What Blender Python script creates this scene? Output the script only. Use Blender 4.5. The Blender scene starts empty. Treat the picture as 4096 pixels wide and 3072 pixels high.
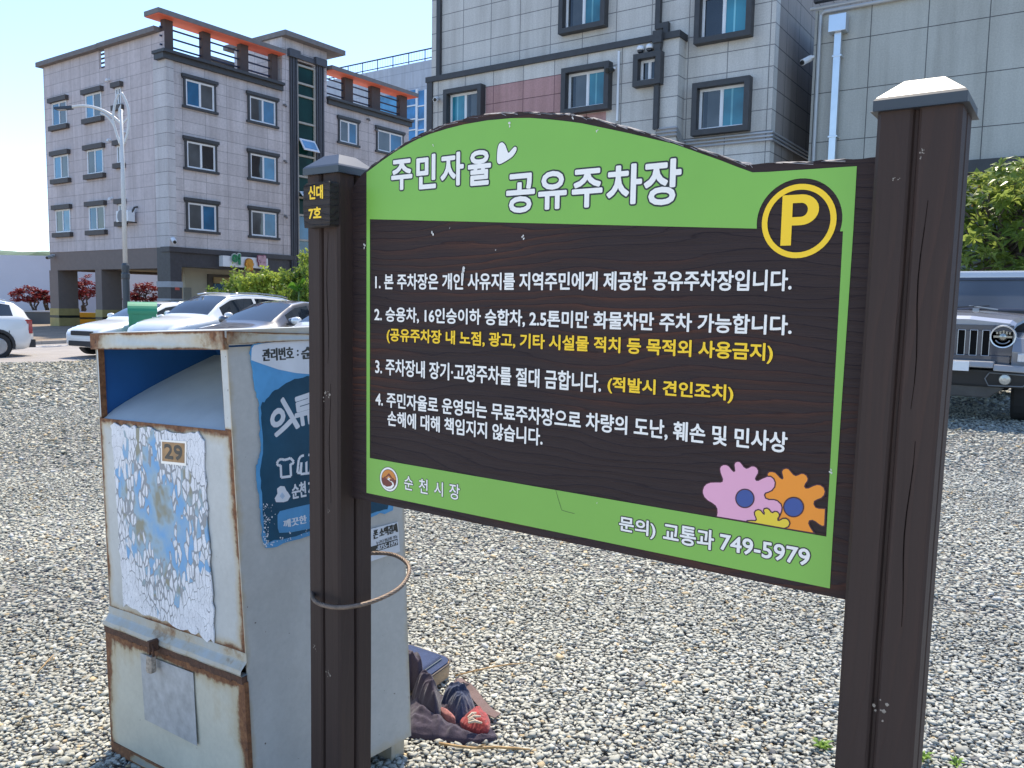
import bpy, bmesh, math, random
import numpy as np
from mathutils import Vector, Matrix
random.seed(7); rng = np.random.default_rng(7)
S = bpy.context.scene
COL = S.collection
R = math.radians

# ------------------------------------------------------------------ camera
CF = 3279.02                                   # focal length in pixels of a 4096 px wide picture
RR = np.array([0.8214168, 0.57007467, 0.01700852])
UU = np.array([-0.06822068, 0.06860309, 0.99530877])
FF = np.array([-0.56623349, 0.81872369, -0.09524262])
EYE = np.array([0.0, 0.0, 1.45])
cam = bpy.data.cameras.new('camera'); camo = bpy.data.objects.new('camera', cam); COL.objects.link(camo)
cam.sensor_width = 36; cam.lens = CF / 4096 * 36; cam.clip_start = .02; cam.clip_end = 3000
camo.matrix_world = Matrix(((RR[0], UU[0], -FF[0], 0), (RR[1], UU[1], -FF[1], 0), (RR[2], UU[2], -FF[2], 1.45), (0, 0, 0, 1)))
S.camera = camo

# ------------------------------------------------------------------ sky, sun, exposure
SUN_EL = R(60); SUN_AZ = math.atan2(-.50, .866)           # angle from +Y towards +X
w = bpy.data.worlds.new('World'); S.world = w; w.use_nodes = True
nt = w.node_tree; bg = nt.nodes['Background']
sky = nt.nodes.new('ShaderNodeTexSky'); sky.sky_type = 'NISHITA'; sky.sun_disc = False
sky.sun_elevation = SUN_EL; sky.sun_rotation = SUN_AZ; sky.air_density = 1.0; sky.dust_density = .5; sky.ozone_density = 5.2
nt.links.new(sky.outputs[0], bg.inputs[0]); bg.inputs[1].default_value = .138
sun = bpy.data.lights.new('sun', 'SUN'); suno = bpy.data.objects.new('sun', sun); COL.objects.link(suno)
sun.energy = 3.1; sun.angle = R(.53); sun.color = (1, .90, .74)
SV = Vector((math.sin(SUN_AZ) * math.cos(SUN_EL), math.cos(SUN_AZ) * math.cos(SUN_EL), math.sin(SUN_EL)))
suno.rotation_euler = SV.to_track_quat('Z', 'Y').to_euler(); suno.location = SV * 60
vs = S.view_settings; vs.view_transform = 'Standard'; vs.look = 'None'; vs.gamma = 1; vs.exposure = 1.17
S.cycles.max_bounces = 8; S.cycles.use_denoising = True

# ------------------------------------------------------------------ helpers
def at(x, y, X=None, Y=None, Z=None, d=None):
    r = FF + RR * (x - 2048) / CF - UU * (y - 1536) / CF
    t = X / r[0] if X is not None else Y / r[1] if Y is not None else (Z - 1.45) / r[2] if Z is not None else d
    return EYE + r * t
def ground(x, y): return -.04 + .0165 * y + .012 * x
def onground(px, py, h=0.0):
    r = FF + RR * (px - 2048) / CF - UU * (py - 1536) / CF
    t = (-.04 + h - 1.45) / (r[2] - .0165 * r[1] - .012 * r[0])
    return EYE + r * t

def tag(o, label=None, cat=None, group=None, kind=None):
    if label: o['label'] = label
    if cat: o['category'] = cat
    if group: o['group'] = group
    if kind: o['kind'] = kind
    return o
def thing(name, loc, label, cat, group=None, rz=0.0):
    o = bpy.data.objects.new(name, None); COL.objects.link(o); o.location = loc; o.rotation_euler = (0, 0, rz)
    o.empty_display_size = .2
    return tag(o, label, cat, group)

class MB:
    def __init__(s): s.v = []; s.f = []; s.m = []; s.uv = {}
    def add(s, verts, faces, m=0):
        b = len(s.v); s.v += [tuple(map(float, p)) for p in verts]
        for f in faces: s.f.append(tuple(b + i for i in f)); s.m.append(m)
    def quad(s, a, b, c, d, m=0): s.add([a, b, c, d], [(0, 1, 2, 3)], m)
    def box(s, x0, x1, y0, y1, z0, z1, m=0):
        s.hexa([(x0, y0, z0), (x1, y0, z0), (x1, y1, z0), (x0, y1, z0), (x0, y0, z1), (x1, y0, z1), (x1, y1, z1), (x0, y1, z1)], m)
    def hexa(s, p, m=0):
        s.add(p, [(0, 3, 2, 1), (4, 5, 6, 7), (0, 1, 5, 4), (1, 2, 6, 5), (2, 3, 7, 6), (3, 0, 4, 7)], m)
    def prism(s, poly, f0, f1, m=0):
        """poly: list of 2D points; f0/f1 map a 2D point to 3D for the two ends"""
        n = len(poly); a = [f0(*p) for p in poly]; b = [f1(*p) for p in poly]
        s.add(a + b, [tuple(range(n)), tuple(range(2 * n - 1, n - 1, -1))] + [(i, i + n, (i + 1) % n + n, (i + 1) % n) for i in range(n)], m)
    def tube(s, path, r, seg=8, m=0, cap=True, rfun=None):
        path = [Vector(p) for p in path]; n = len(path); rings = []
        up = Vector((0, 0, 1)); prev = None
        for i, p in enumerate(path):
            t = (path[min(i + 1, n - 1)] - path[max(i - 1, 0)]).normalized()
            if prev is None:
                a = t.cross(up)
                if a.length < 1e-3: a = t.cross(Vector((1, 0, 0)))
            else: a = prev - t * prev.dot(t)
            a.normalize(); prev = a; b = t.cross(a)
            rad = rfun(i / (n - 1)) if rfun else (r[i] if hasattr(r, '__len__') else r)
            rings.append([p + (a * math.cos(2 * math.pi * k / seg) + b * math.sin(2 * math.pi * k / seg)) * rad for k in range(seg)])
        vs = [q for ring in rings for q in ring]; fs = []
        for i in range(n - 1):
            for k in range(seg): fs.append((i * seg + k, i * seg + (k + 1) % seg, (i + 1) * seg + (k + 1) % seg, (i + 1) * seg + k))
        if cap: fs += [tuple(range(seg - 1, -1, -1)), tuple((n - 1) * seg + k for k in range(seg))]
        s.add(vs, fs, m)
    def lathe(s, prof, c, seg=16, m=0, axis='z', cap=True):
        vs = []; fs = []
        for (r, h) in prof:
            for k in range(seg):
                a = 2 * math.pi * k / seg; x, y = r * math.cos(a), r * math.sin(a)
                vs.append((c[0] + x, c[1] + y, c[2] + h) if axis == 'z' else (c[0] + x, c[1] + h, c[2] + y) if axis == 'y' else (c[0] + h, c[1] + x, c[2] + y))
        n = len(prof)
        for i in range(n - 1):
            for k in range(seg): fs.append((i * seg + k, i * seg + (k + 1) % seg, (i + 1) * seg + (k + 1) % seg, (i + 1) * seg + k))
        if cap: fs += [tuple(range(seg - 1, -1, -1)), tuple((n - 1) * seg + k for k in range(seg))]
        s.add(vs, fs, m)
    def build_each(s, name, mats, parent=None, **k):
        """one part object for every separate piece"""
        par = list(range(len(s.v)))
        def find(i):
            while par[i] != i: par[i] = par[par[i]]; i = par[i]
            return i
        for f in s.f:
            for i in f[1:]: par[find(i)] = find(f[0])
        grp = {}
        for f, m in zip(s.f, s.m): grp.setdefault(find(f[0]), []).append((f, m))
        out = []
        for fs in grp.values():
            mb = MB(); ids = {}
            for f, m in fs:
                for i in f:
                    if i not in ids: ids[i] = len(mb.v); mb.v.append(s.v[i])
                mb.f.append(tuple(ids[i] for i in f)); mb.m.append(m)
            out.append(mb.build(name, mats, parent, **k))
        return out
    def build(s, name, mats, parent=None, smooth=False, world=True, bevel=0, fix=True, loc=None):
        me = bpy.data.meshes.new(name)
        off = Vector((0, 0, 0))
        if parent is not None and world:
            off = Vector(parent.location)
            p = parent.parent
            while p is not None: off += Vector(p.location); p = p.parent
        if loc is not None: off = Vector(loc)
        me.from_pydata([Vector(v) - off for v in s.v], [], s.f)
        mats = mats if isinstance(mats, (list, tuple)) else [mats]
        for m in mats: me.materials.append(m)
        if len(mats) > 1: me.polygons.foreach_set('material_index', s.m)
        if fix:
            bm = bmesh.new(); bm.from_mesh(me); bmesh.ops.recalc_face_normals(bm, faces=bm.faces)
            if bevel: bmesh.ops.bevel(bm, geom=[e for e in bm.edges if len(e.link_faces) == 2 and e.calc_face_angle(0) > .5], offset=bevel, segments=2, affect='EDGES', profile=.6, clamp_overlap=True)
            bm.to_mesh(me); bm.free()
        if smooth: me.polygons.foreach_set('use_smooth', [True] * len(me.polygons))
        me.update()
        o = bpy.data.objects.new(name, me); COL.objects.link(o)
        if parent is not None: o.parent = parent
        if loc is not None: o.location = loc
        return o

# ------------------------------------------------------------------ materials
def nodes(name):
    m = bpy.data.materials.new(name); m.use_nodes = True; t = m.node_tree
    return m, t, t.nodes['Principled BSDF'], t.links
def N(t, ty, **k):
    n = t.nodes.new(ty)
    for a, b in k.items():
        if hasattr(n, a): setattr(n, a, b)
        else: n.inputs[a].default_value = b
    return n
def coords(t): return t.nodes.new('ShaderNodeTexCoord').outputs['Object']
def ramp(t, stops, fac, interp='LINEAR'):
    r = t.nodes.new('ShaderNodeValToRGB'); r.color_ramp.interpolation = interp
    while len(r.color_ramp.elements) < len(stops): r.color_ramp.elements.new(.5)
    for e, (p, c) in zip(r.color_ramp.elements, stops):
        e.position = p; e.color = (*c, 1) if len(c) == 3 else c
    t.links.new(fac, r.inputs[0]); return r.outputs[0]
def math_(t, op, a, b=None, clamp=False):
    n = t.nodes.new('ShaderNodeMath'); n.operation = op; n.use_clamp = clamp
    for i, q in enumerate((a, b)):
        if q is None: continue
        if isinstance(q, (int, float)): n.inputs[i].default_value = q
        else: t.links.new(q, n.inputs[i])
    return n.outputs[0]
def mix(t, fac, a, b, mode='MIX'):
    n = t.nodes.new('ShaderNodeMix'); n.data_type = 'RGBA'; n.blend_type = mode
    for i, q in ((0, fac), (6, a), (7, b)):
        if isinstance(q, (int, float)): n.inputs[i].default_value = q
        elif isinstance(q, tuple): n.inputs[i].default_value = (*q, 1) if len(q) == 3 else q
        else: t.links.new(q, n.inputs[i])
    return n.outputs[2]
def noise(t, scale, detail=4, rough=.55, vec=None, dist=0.0, dims='3D'):
    n = t.nodes.new('ShaderNodeTexNoise'); n.inputs['Scale'].default_value = scale; n.inputs['Detail'].default_value = detail
    n.inputs['Roughness'].default_value = rough; n.inputs['Distortion'].default_value = dist
    t.links.new(vec if vec is not None else coords(t), n.inputs['Vector']); return n.outputs[0]
def mapping(t, vec, scale=(1, 1, 1), loc=(0, 0, 0), rot=(0, 0, 0)):
    n = t.nodes.new('ShaderNodeMapping'); n.inputs['Scale'].default_value = scale; n.inputs['Location'].default_value = loc; n.inputs['Rotation'].default_value = rot
    t.links.new(vec, n.inputs[0]); return n.outputs[0]
def bump(t, b, h, strength=.3, dist=.01):
    n = t.nodes.new('ShaderNodeBump'); n.inputs['Strength'].default_value = strength; n.inputs['Distance'].default_value = dist
    t.links.new(h, n.inputs['Height']); t.links.new(n.outputs[0], b.inputs['Normal'])
def mat(name, col, rough=.6, var=.15, scale=6.0, metal=0.0, bmp=0.0, bscale=40.0, spec=.5, coat=0.0, emit=None):
    m, t, b, L = nodes(name)
    b.inputs['Roughness'].default_value = rough; b.inputs['Metallic'].default_value = metal
    b.inputs['Specular IOR Level'].default_value = spec; b.inputs['Coat Weight'].default_value = coat
    if var > 0:
        c = coords(t); f = noise(t, scale, 5, .6, c)
        lo = tuple(x * (1 - var) for x in col); hi = tuple(min(1, x * (1 + var)) for x in col)
        L.new(ramp(t, [(.25, lo), (.75, hi)], f), b.inputs['Base Color'])
        if bmp: bump(t, b, noise(t, bscale, 4, .6, c), bmp, .01)
    else: b.inputs['Base Color'].default_value = (*col, 1)
    return m
def mat_tile(name, col, w_, h_, joint=.010, var=.08, jcol=None, origin=(0, 0), tilevar=.08, grit=.25, gs=14):
    """cladding panels: bricks without offset, laid in (x+y, z) so both wall directions share it"""
    m, t, b, L = nodes(name); c = coords(t)
    sp = t.nodes.new('ShaderNodeSeparateXYZ'); L.new(c, sp.inputs[0])
    u = math_(t, 'ADD', math_(t, 'ADD', sp.outputs[0], sp.outputs[1]), origin[0]); v = math_(t, 'ADD', sp.outputs[2], origin[1])
    cb = t.nodes.new('ShaderNodeCombineXYZ'); L.new(u, cb.inputs[0]); L.new(v, cb.inputs[1])
    br = N(t, 'ShaderNodeTexBrick', offset=0.0, squash=1.0); br.offset_frequency = 1
    L.new(cb.outputs[0], br.inputs['Vector']); br.inputs['Scale'].default_value = 1; br.inputs['Mortar Size'].default_value = joint
    br.inputs['Mortar Smooth'].default_value = .1; br.inputs['Brick Width'].default_value = w_; br.inputs['Row Height'].default_value = h_; br.inputs['Bias'].default_value = 0
    br.inputs['Color1'].default_value = (*[x * (1 - tilevar) for x in col], 1); br.inputs['Color2'].default_value = (*[x * (1 + tilevar) for x in col], 1)
    jc = jcol or tuple(x * .35 for x in col); br.inputs['Mortar'].default_value = (*jc, 1)
    f = noise(t, .7, 6, .65, c); g = noise(t, gs, 6, .75, c)
    st = noise(t, 1.0, 4, .6, mapping(t, c, (2.5, 2.5, .18)))
    k = ramp(t, [(.25, (1 - var * 1.6,) * 3), (.75, (1 + var,) * 3)], f)
    k2 = ramp(t, [(.3, (1 - grit,) * 3), (.7, (1 + grit,) * 3)], g)
    k3 = ramp(t, [(.3, (.84, .83, .82)), (.6, (1.03,) * 3)], st)
    L.new(mix(t, 1, mix(t, 1, mix(t, 1, br.outputs[0], k, 'MULTIPLY'), k2, 'MULTIPLY'), k3, 'MULTIPLY'), b.inputs['Base Color'])
    b.inputs['Roughness'].default_value = .75; b.inputs['Specular IOR Level'].default_value = .25
    bump(t, b, math_(t, 'SUBTRACT', math_(t, 'MULTIPLY', g, .15), br.outputs[1]), .35, .012)
    return m
def mat_leaf(name, c1, c2, c3, scale=2.0, trans=.35, rough=.45):
    m, t, b, L = nodes(name); c = coords(t)
    f = noise(t, scale, 3, .6, c); f2 = noise(t, 23.0, 2, .5, c)
    col = mix(t, math_(t, 'MULTIPLY', f2, .6), ramp(t, [(.3, c1), (.5, c2), (.72, c3)], f), c2)
    L.new(col, b.inputs['Base Color']); b.inputs['Roughness'].default_value = rough; b.inputs['Specular IOR Level'].default_value = .4
    tr = t.nodes.new('ShaderNodeBsdfTranslucent'); L.new(mix(t, .5, col, c3), tr.inputs[0])
    ms = t.nodes.new('ShaderNodeMixShader'); ms.inputs[0].default_value = trans
    out = t.nodes['Material Output']; L.new(b.outputs[0], ms.inputs[1]); L.new(tr.outputs[0], ms.inputs[2]); L.new(ms.outputs[0], out.inputs[0])
    return m
def mat_glass(name, col, rough=.03, spec=.8, wavy=.03):
    m, t, b, L = nodes(name); c = coords(t)
    b.inputs['Roughness'].default_value = rough; b.inputs['Specular IOR Level'].default_value = spec
    f = noise(t, .9, 2, .5, c)
    L.new(ramp(t, [(.3, tuple(x * .6 for x in col)), (.7, tuple(x * 1.35 for x in col))], f), b.inputs['Base Color'])
    bump(t, b, noise(t, 1.3, 1, .5, c), wavy, .05)
    return m

# ------------------------------------------------------------------ lettering
_gl = {}
def glyph(text):
    if text in _gl: return _gl[text]
    c = bpy.data.curves.new('lettering', 'FONT'); c.body = text; c.resolution_u = 3
    o = bpy.data.objects.new('lettering', c); COL.objects.link(o); bpy.context.view_layer.update()
    e = o.evaluated_get(bpy.context.evaluated_depsgraph_get()); me = e.to_mesh()
    v = np.array([(p.co.x, p.co.y) for p in me.vertices]); f = [tuple(p.vertices) for p in me.polygons]
    cnt = {}
    for q in f:
        for i in range(len(q)):
            k = (min(q[i], q[(i + 1) % len(q)]), max(q[i], q[(i + 1) % len(q)])); cnt[k] = cnt.get(k, 0) + 1
    # vertices may be split between neighbouring faces: weld by position
    key = {}; idx = []
    for p in v: idx.append(key.setdefault((round(p[0], 5), round(p[1], 5)), len(key)))
    cnt = {}
    for q in f:
        for i in range(len(q)):
            a, b = idx[q[i]], idx[q[(i + 1) % len(q)]]
            k = (min(a, b), max(a, b)); cnt[k] = cnt.get(k, 0) + 1
    pts = np.zeros((len(key), 2))
    for p, i in zip(v, idx): pts[i] = p
    ed = [k for k, n in cnt.items() if n == 1]
    e.to_mesh_clear(); bpy.data.objects.remove(o); bpy.data.curves.remove(c)
    lo = pts.min(0); hi = pts.max(0)
    _gl[text] = ((v - lo), f, (pts - lo), ed, hi - lo)
    return _gl[text]
def letters(mb, text, fmap, a0, b0, wid, hei, bold=0.0, h0=.0, m=0, shear=None, eps=1.2e-5):
    """fmap(a, b, h) -> 3D; text box corner (a0, b0) size wid x hei; bold = half stroke width added round the outline"""
    v, f, pts, ed, ext = glyph(text)
    sa, sb = (wid - 2 * bold) / ext[0], (hei - 2 * bold) / ext[1]
    def P(p):
        a = a0 + bold + p[0] * sa; b = b0 + bold + p[1] * sb
        return shear(a, b) if shear else (a, b)
    mb.add([fmap(*P(p), h0) for p in v], f, m)
    if bold > 0:
        k = 0
        for i, j in ed:
            p, q = np.array(P(pts[i])), np.array(P(pts[j])); d = q - p; L = np.linalg.norm(d)
            if L < 1e-7: continue
            n = np.array([-d[1], d[0]]) / L * bold; k = (k + 1) % 7
            h = h0 + eps * (k + 1)
            mb.add([fmap(*(p - n), h), fmap(*(q - n), h), fmap(*(q + n), h), fmap(*(p + n), h)], [(0, 1, 2, 3)], m)
        for i in set([x for e in ed for x in e]):
            p = np.array(P(pts[i])); k = (k + 1) % 7; h = h0 + eps * (k + 9)
            mb.add([fmap(*(p + bold * np.array([math.cos(a), math.sin(a)])), h) for a in np.arange(8) * math.pi / 4], [tuple(range(8))], m)

# ================================================================== ground
def sheet(name, xs, ys, dz, m, zf=None):
    mb = MB(); nx, ny = len(xs), len(ys)
    vs = [(x, y, (zf or ground)(min(max(x, -70), 60), min(max(y, -30), 70)) + dz) for y in ys for x in xs]
    mb.add(vs, [(j * nx + i, j * nx + i + 1, (j + 1) * nx + i + 1, (j + 1) * nx + i) for j in range(ny - 1) for i in range(nx - 1)])
    return tag(mb.build(name, m, None), kind='structure')
m, t, b, L = nodes('packed_earth'); c = coords(t)
f = noise(t, .25, 6, .6, c); vg = N(t, 'ShaderNodeTexVoronoi', feature='F1'); L.new(c, vg.inputs['Vector']); vg.inputs['Scale'].default_value = 24
sv = t.nodes.new('ShaderNodeSeparateColor'); L.new(vg.outputs['Color'], sv.inputs[0]); g = math_(t, 'SUBTRACT', math_(t, 'ADD', math_(t, 'MULTIPLY', sv.outputs[0], .6), .45), math_(t, 'MULTIPLY', vg.outputs['Distance'], .5))
L.new(mix(t, .6, ramp(t, [(.3, (.24, .235, .22)), (.7, (.32, .31, .29))], f), ramp(t, [(.3, (.10, .10, .095)), (.7, (.30, .295, .275))], g)), b.inputs['Base Color'])
b.inputs['Roughness'].default_value = .95; bump(t, b, g, .8, .02); M_earth = m
sheet('ground', [-1500, -400, -120, -70, -50, -30, -21, -10, 0, 10, 30, 60, 200, 1500], [-1500, -300, -30, -8, 0, 8, 16, 30, 50, 70, 200, 600, 1500], 0, M_earth)

M_asph = mat('pale_asphalt', (.30, .275, .255), .9, .14, 1.2, bmp=.5, bscale=90)
sheet('road', [-29.3, -25, -20.6], [-60, -20, 0, 10, 20, 30, 45, 70], .006, M_asph)
m, t, b, L = nodes('brick_paving'); c = coords(t)
br = N(t, 'ShaderNodeTexBrick', offset=.5); L.new(c, br.inputs['Vector']); br.inputs['Scale'].default_value = 1
br.inputs['Brick Width'].default_value = .22; br.inputs['Row Height'].default_value = .11; br.inputs['Mortar Size'].default_value = .008
br.inputs['Color1'].default_value = (.27, .20, .135, 1); br.inputs['Color2'].default_value = (.22, .165, .11, 1); br.inputs['Mortar'].default_value = (.10, .085, .07, 1)
L.new(mix(t, 1, br.outputs[0], ramp(t, [(.3, (.75,) * 3), (.7, (1.2,) * 3)], noise(t, .6, 5, .6, c)), 'MULTIPLY'), b.inputs['Base Color']); b.inputs['Roughness'].default_value = .9
sheet('pavement', [-70, -60, -48, -36, -29.55], [-30, -10, 5, 15, 22, 30, 50, 70], .10, m)
mb = MB()
for y in np.arange(-30, 70, 1.0):
    z = ground(-29.4, y); z2 = ground(-29.4, y + .985)
    mb.hexa([(-29.56, y, z - .1), (-29.4, y, z - .1), (-29.4, y + .985, z2 - .1), (-29.56, y + .985, z2 - .1), (-29.56, y, z + .12), (-29.4, y, z + .12), (-29.4, y + .985, z2 + .12), (-29.56, y + .985, z2 + .12)])
tag(mb.build('kerb', mat('kerb_granite', (.42, .38, .33), .85, .12, 3)), kind='structure')
mb = MB()
for x, y0, y1 in ((-27.9, 8.5, 14.8), (-21.4, -20, 5), (-27.9, 17.5, 23)):
    zz = lambda x, y: ground(x, y) + .012
    mb.quad((x - .07, y0, zz(x, y0)), (x + .07, y0, zz(x, y0)), (x + .07, y1, zz(x, y1)), (x - .07, y1, zz(x, y1)))
tag(mb.build('road_marking', mat('road_paint', (.7, .7, .68), .8, .15, 4)), kind='structure')

m = mat_tile('bounce_concrete', (.62, .60, .55), 3.0, 3.0, .02, .06)
sheet('bounce_apron', [-16, -8, 0, 8, 16], [-24, -12, -5, 0, .35], .012, m)  # unseen pale ground added behind the camera to bounce light onto shaded fronts

# ------------------------------------------------------------------ crushed stone over the parking lot
def stones():
    # density falls with distance; stones lie only on the lot and around what the picture shows
    protos = []
    for k in range(10):
        n = 11 if k < 6 else 8
        bm = bmesh.new()
        for i in range(n):
            v = Vector(rng.normal(size=3)); v.normalize(); v *= rng.uniform(.75, 1.12)
            bm.verts.new((v.x * 1.0, v.y * rng.uniform(.62, .95), v.z * rng.uniform(.24, .46)))
        r = bmesh.ops.convex_hull(bm, input=bm.verts)
        bmesh.ops.delete(bm, geom=[v for v in bm.verts if not v.link_faces], context='VERTS')
        bmesh.ops.triangulate(bm, faces=bm.faces); bm.verts.ensure_lookup_table(); bm.verts.index_update()
        protos.append((np.array([v.co[:] for v in bm.verts]), np.array([[q.index for q in f_.verts] for f_ in bm.faces]))); bm.free()
    VV = []; FL = []; CC = []; base = 0
    def ring(r0, r1, sp, rad, near, layers):
        nonlocal base
        P = []
        for la in range(layers):
            xs = np.arange(-23, 9, sp); ys = np.arange(-1, 18, sp)
            X, Y = np.meshgrid(xs, ys); X = X + rng.uniform(-.5, .5, X.shape) * sp; Y = Y + rng.uniform(-.5, .5, Y.shape) * sp
            X = X.ravel(); Y = Y.ravel(); d = np.hypot(X, Y); dep = FF[0] * X + FF[1] * Y + FF[2] * -1.45
            u = (RR[0] * X + RR[1] * Y + RR[2] * -1.45) / np.maximum(dep, .05) * CF; vv = -(UU[0] * X + UU[1] * Y + UU[2] * -1.45) / np.maximum(dep, .05) * CF
            ok = (d >= r0) & (d < r1) & (dep > .3) & (np.abs(u) < 2048 + 1000) & (vv < 1536 + 600) & (Y > .36) & (X > -20.9 + .5 * np.sin(Y * 1.3))
            # behind the sign and the parked cars nothing of the far lot shows
            if r0 >= 12: ok &= ~((u > -1150) & (u < 1350))
            P.append(np.stack([X[ok], Y[ok], np.full(ok.sum(), la)], 1))
        P = np.concatenate(P); n = len(P)
        a = rng.uniform(0, 2 * math.pi, n); s = rad * np.exp(rng.normal(0, .27, n)); tx = rng.normal(0, .18, n); ty = rng.normal(0, .18, n)
        z = ground(P[:, 0], P[:, 1]) + s * rng.uniform(.1, .38, n) + P[:, 2] * rad * .42
        z += .008 * (1 + np.sin(P[:, 0] * 2.1 + 1) * np.sin(P[:, 1] * 1.7))
        pk = rng.integers(0, 6, n) if near else rng.integers(6, 10, n)
        # colours: grey green-grey stones, some ochre, some white, some dark; ochre more common in patches
        patch = .5 + .5 * np.sin(P[:, 0] * .9 + 1.2 * np.sin(P[:, 1] * .7)) * np.sin(P[:, 1] * .8 + .5)
        warm = np.clip((-P[:, 0] - .2) / 2.2, 0, 1) * .6 + .4 * patch
        q = rng.uniform(0, 1, n); br_ = np.exp(rng.normal(0, .15, n)) * (1 + .13 * np.sin(P[:, 0] * 1.7 + 2 * np.sin(P[:, 1] * .9)) * np.sin(P[:, 1] * 2.1 + np.sin(P[:, 0] * 1.3)))
        col = np.array([.41, .412, .372]) * br_[:, None]
        col = col * (1 + warm[:, None] * np.array([.06, .0, -.12]))
        oc = q < .008 + .04 * warm; col[oc] = np.array([.46, .36, .22]) * br_[oc][:, None]
        wh = (q > .965); col[wh] = np.array([.47, .47, .44]); dk = (q > .80) & (q < .84); col[dk] = np.array([.17, .17, .165]) * br_[dk][:, None]
        for k in range(10):
            I = np.where(pk == k)[0]
            if not len(I): continue
            pv, pf = protos[k]; nv = len(pv)
            ca, sa, cx, sx, cy, sy = np.cos(a[I]), np.sin(a[I]), np.cos(tx[I]), np.sin(tx[I]), np.cos(ty[I]), np.sin(ty[I])
            x = pv[None, :, 0]; y = pv[None, :, 1]; zz = pv[None, :, 2]
            y2 = cx[:, None] * y - sx[:, None] * zz; z2 = sx[:, None] * y + cx[:, None] * zz
            x3 = cy[:, None] * x + sy[:, None] * z2; z3 = -sy[:, None] * x + cy[:, None] * z2
            xx = ca[:, None] * x3 - sa[:, None] * y2; yy = sa[:, None] * x3 + ca[:, None] * y2
            V = np.stack([xx * s[I, None] + P[I, 0, None], yy * s[I, None] + P[I, 1, None], z3 * s[I, None] + z[I, None]], 2).reshape(-1, 3)
            Fc = (pf[None] + (np.arange(len(I)) * nv)[:, None, None]).reshape(-1, 3) + base
            VV.append(V); FL.append(Fc); CC.append(np.repeat(col[I], nv, 0)); base += len(V)
    ring(0.3, 4.3, .0185, .0128, True, 2)
    ring(4.3, 8, .0235, .0155, True, 1)
    ring(8, 13, .040, .024, False, 1)
    ring(13, 23.5, .075, .044, False, 1)
    V = np.concatenate(VV).astype(np.float32); Fa = np.concatenate(FL).astype(np.int32); Cc = np.concatenate(CC).astype(np.float32)
    me = bpy.data.meshes.new('gravel'); me.vertices.add(len(V)); me.vertices.foreach_set('co', V.ravel())
    me.loops.add(len(Fa) * 3); me.loops.foreach_set('vertex_index', Fa.ravel()); me.polygons.add(len(Fa))
    me.polygons.foreach_set('loop_start', np.arange(0, len(Fa) * 3, 3, dtype=np.int32))
    me.update(calc_edges=True)
    at_ = me.color_attributes.new('stone_colour', 'FLOAT_COLOR', 'POINT')
    at_.data.foreach_set('color', np.concatenate([np.clip(Cc, 0, .8), np.ones((len(Cc), 1), np.float32)], 1).astype(np.float32).ravel())
    m, t, b, L = nodes('crushed_stone'); c = coords(t)
    an = t.nodes.new('ShaderNodeAttribute'); an.attribute_name = 'stone_colour'
    f = noise(t, 90, 4, .7, c)
    L.new(mix(t, 1, an.outputs['Color'], ramp(t, [(.3, (.78,) * 3), (.7, (1.2,) * 3)], f), 'MULTIPLY'), b.inputs['Base Color'])
    b.inputs['Roughness'].default_value = .9; b.inputs['Specular IOR Level'].default_value = .15; bump(t, b, f, .35, .004)
    me.materials.append(m)
    o = bpy.data.objects.new('gravel', me); COL.objects.link(o); tag(o, kind='stuff')
    print('stones', len(V), len(Fa))
stones()

# ================================================================== the parking sign
def mat_wood(name, base, dark, red, axis, sc=1.0, bmp=.5, redness=.5):
    """axis: which object axis the grain follows"""
    m, t, b, L = nodes(name); c = coords(t)
    lo, hi = .9, 26.0
    scl = tuple((lo if i == axis else hi) * sc for i in range(3))
    warp = noise(t, 1.0, 3, .5, mapping(t, c, tuple((1.1 if i == axis else 3.6) * sc for i in range(3))))
    fine = noise(t, 1.0, 6, .65, mapping(t, c, tuple((5.0 if i == axis else 190.0) * sc for i in range(3))))
    sp = t.nodes.new('ShaderNodeSeparateXYZ'); L.new(c, sp.inputs[0])
    cross = sp.outputs[2] if axis != 2 else math_(t, 'ADD', sp.outputs[0], math_(t, 'MULTIPLY', sp.outputs[1], .8))
    ph = math_(t, 'ADD', math_(t, 'ADD', math_(t, 'MULTIPLY', cross, 52 * sc), math_(t, 'MULTIPLY', warp, 12)), math_(t, 'MULTIPLY', fine, .55))
    band = math_(t, 'FRACT', ph)
    saw = ramp(t, [(0, (0,) * 3), (.55, (.25,) * 3), (.93, (1,) * 3), (1, (0,) * 3)], band)
    patch = ramp(t, [(.47, (0,) * 3), (.66, (1,) * 3)], noise(t, 1.0, 2, .5, mapping(t, c, tuple((1.3 if i == axis else 3.0) * sc for i in range(3)), (3, 1, 7))))
    col = mix(t, fine, dark, base)
    col = mix(t, math_(t, 'MULTIPLY', math_(t, 'MULTIPLY', saw, patch), redness), col, red)
    spk = ramp(t, [(.72, (0,) * 3), (.8, (1,) * 3)], noise(t, 60.0, 2, .5, c))
    L.new(col, b.inputs['Base Color']); b.inputs['Roughness'].default_value = .6; b.inputs['Specular IOR Level'].default_value = .22
    bump(t, b, math_(t, 'ADD', saw, math_(t, 'MULTIPLY', fine, .7)), bmp, .004)
    return m
M_board = mat_wood('charred_board', (.046, .030, .029), (.024, .0155, .0155), (.125, .046, .025), 0, 1.0, .55, .75)
M_post = mat_wood('stained_post', (.054, .035, .029), (.036, .024, .0205), (.080, .043, .032), 2, .6, .22, .4)
M_plaque = mat_wood('charred_plaque', (.060, .050, .045), (.028, .022, .021), (.11, .09, .08), 0, 1.6, 1.0, .8)
M_green = mat('green_vinyl', (.20, .445, .062), .38, .10, 1.3, spec=.5)
M_white = mat('white_vinyl', (.87, .83, .76), .4, .03, 5)
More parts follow.
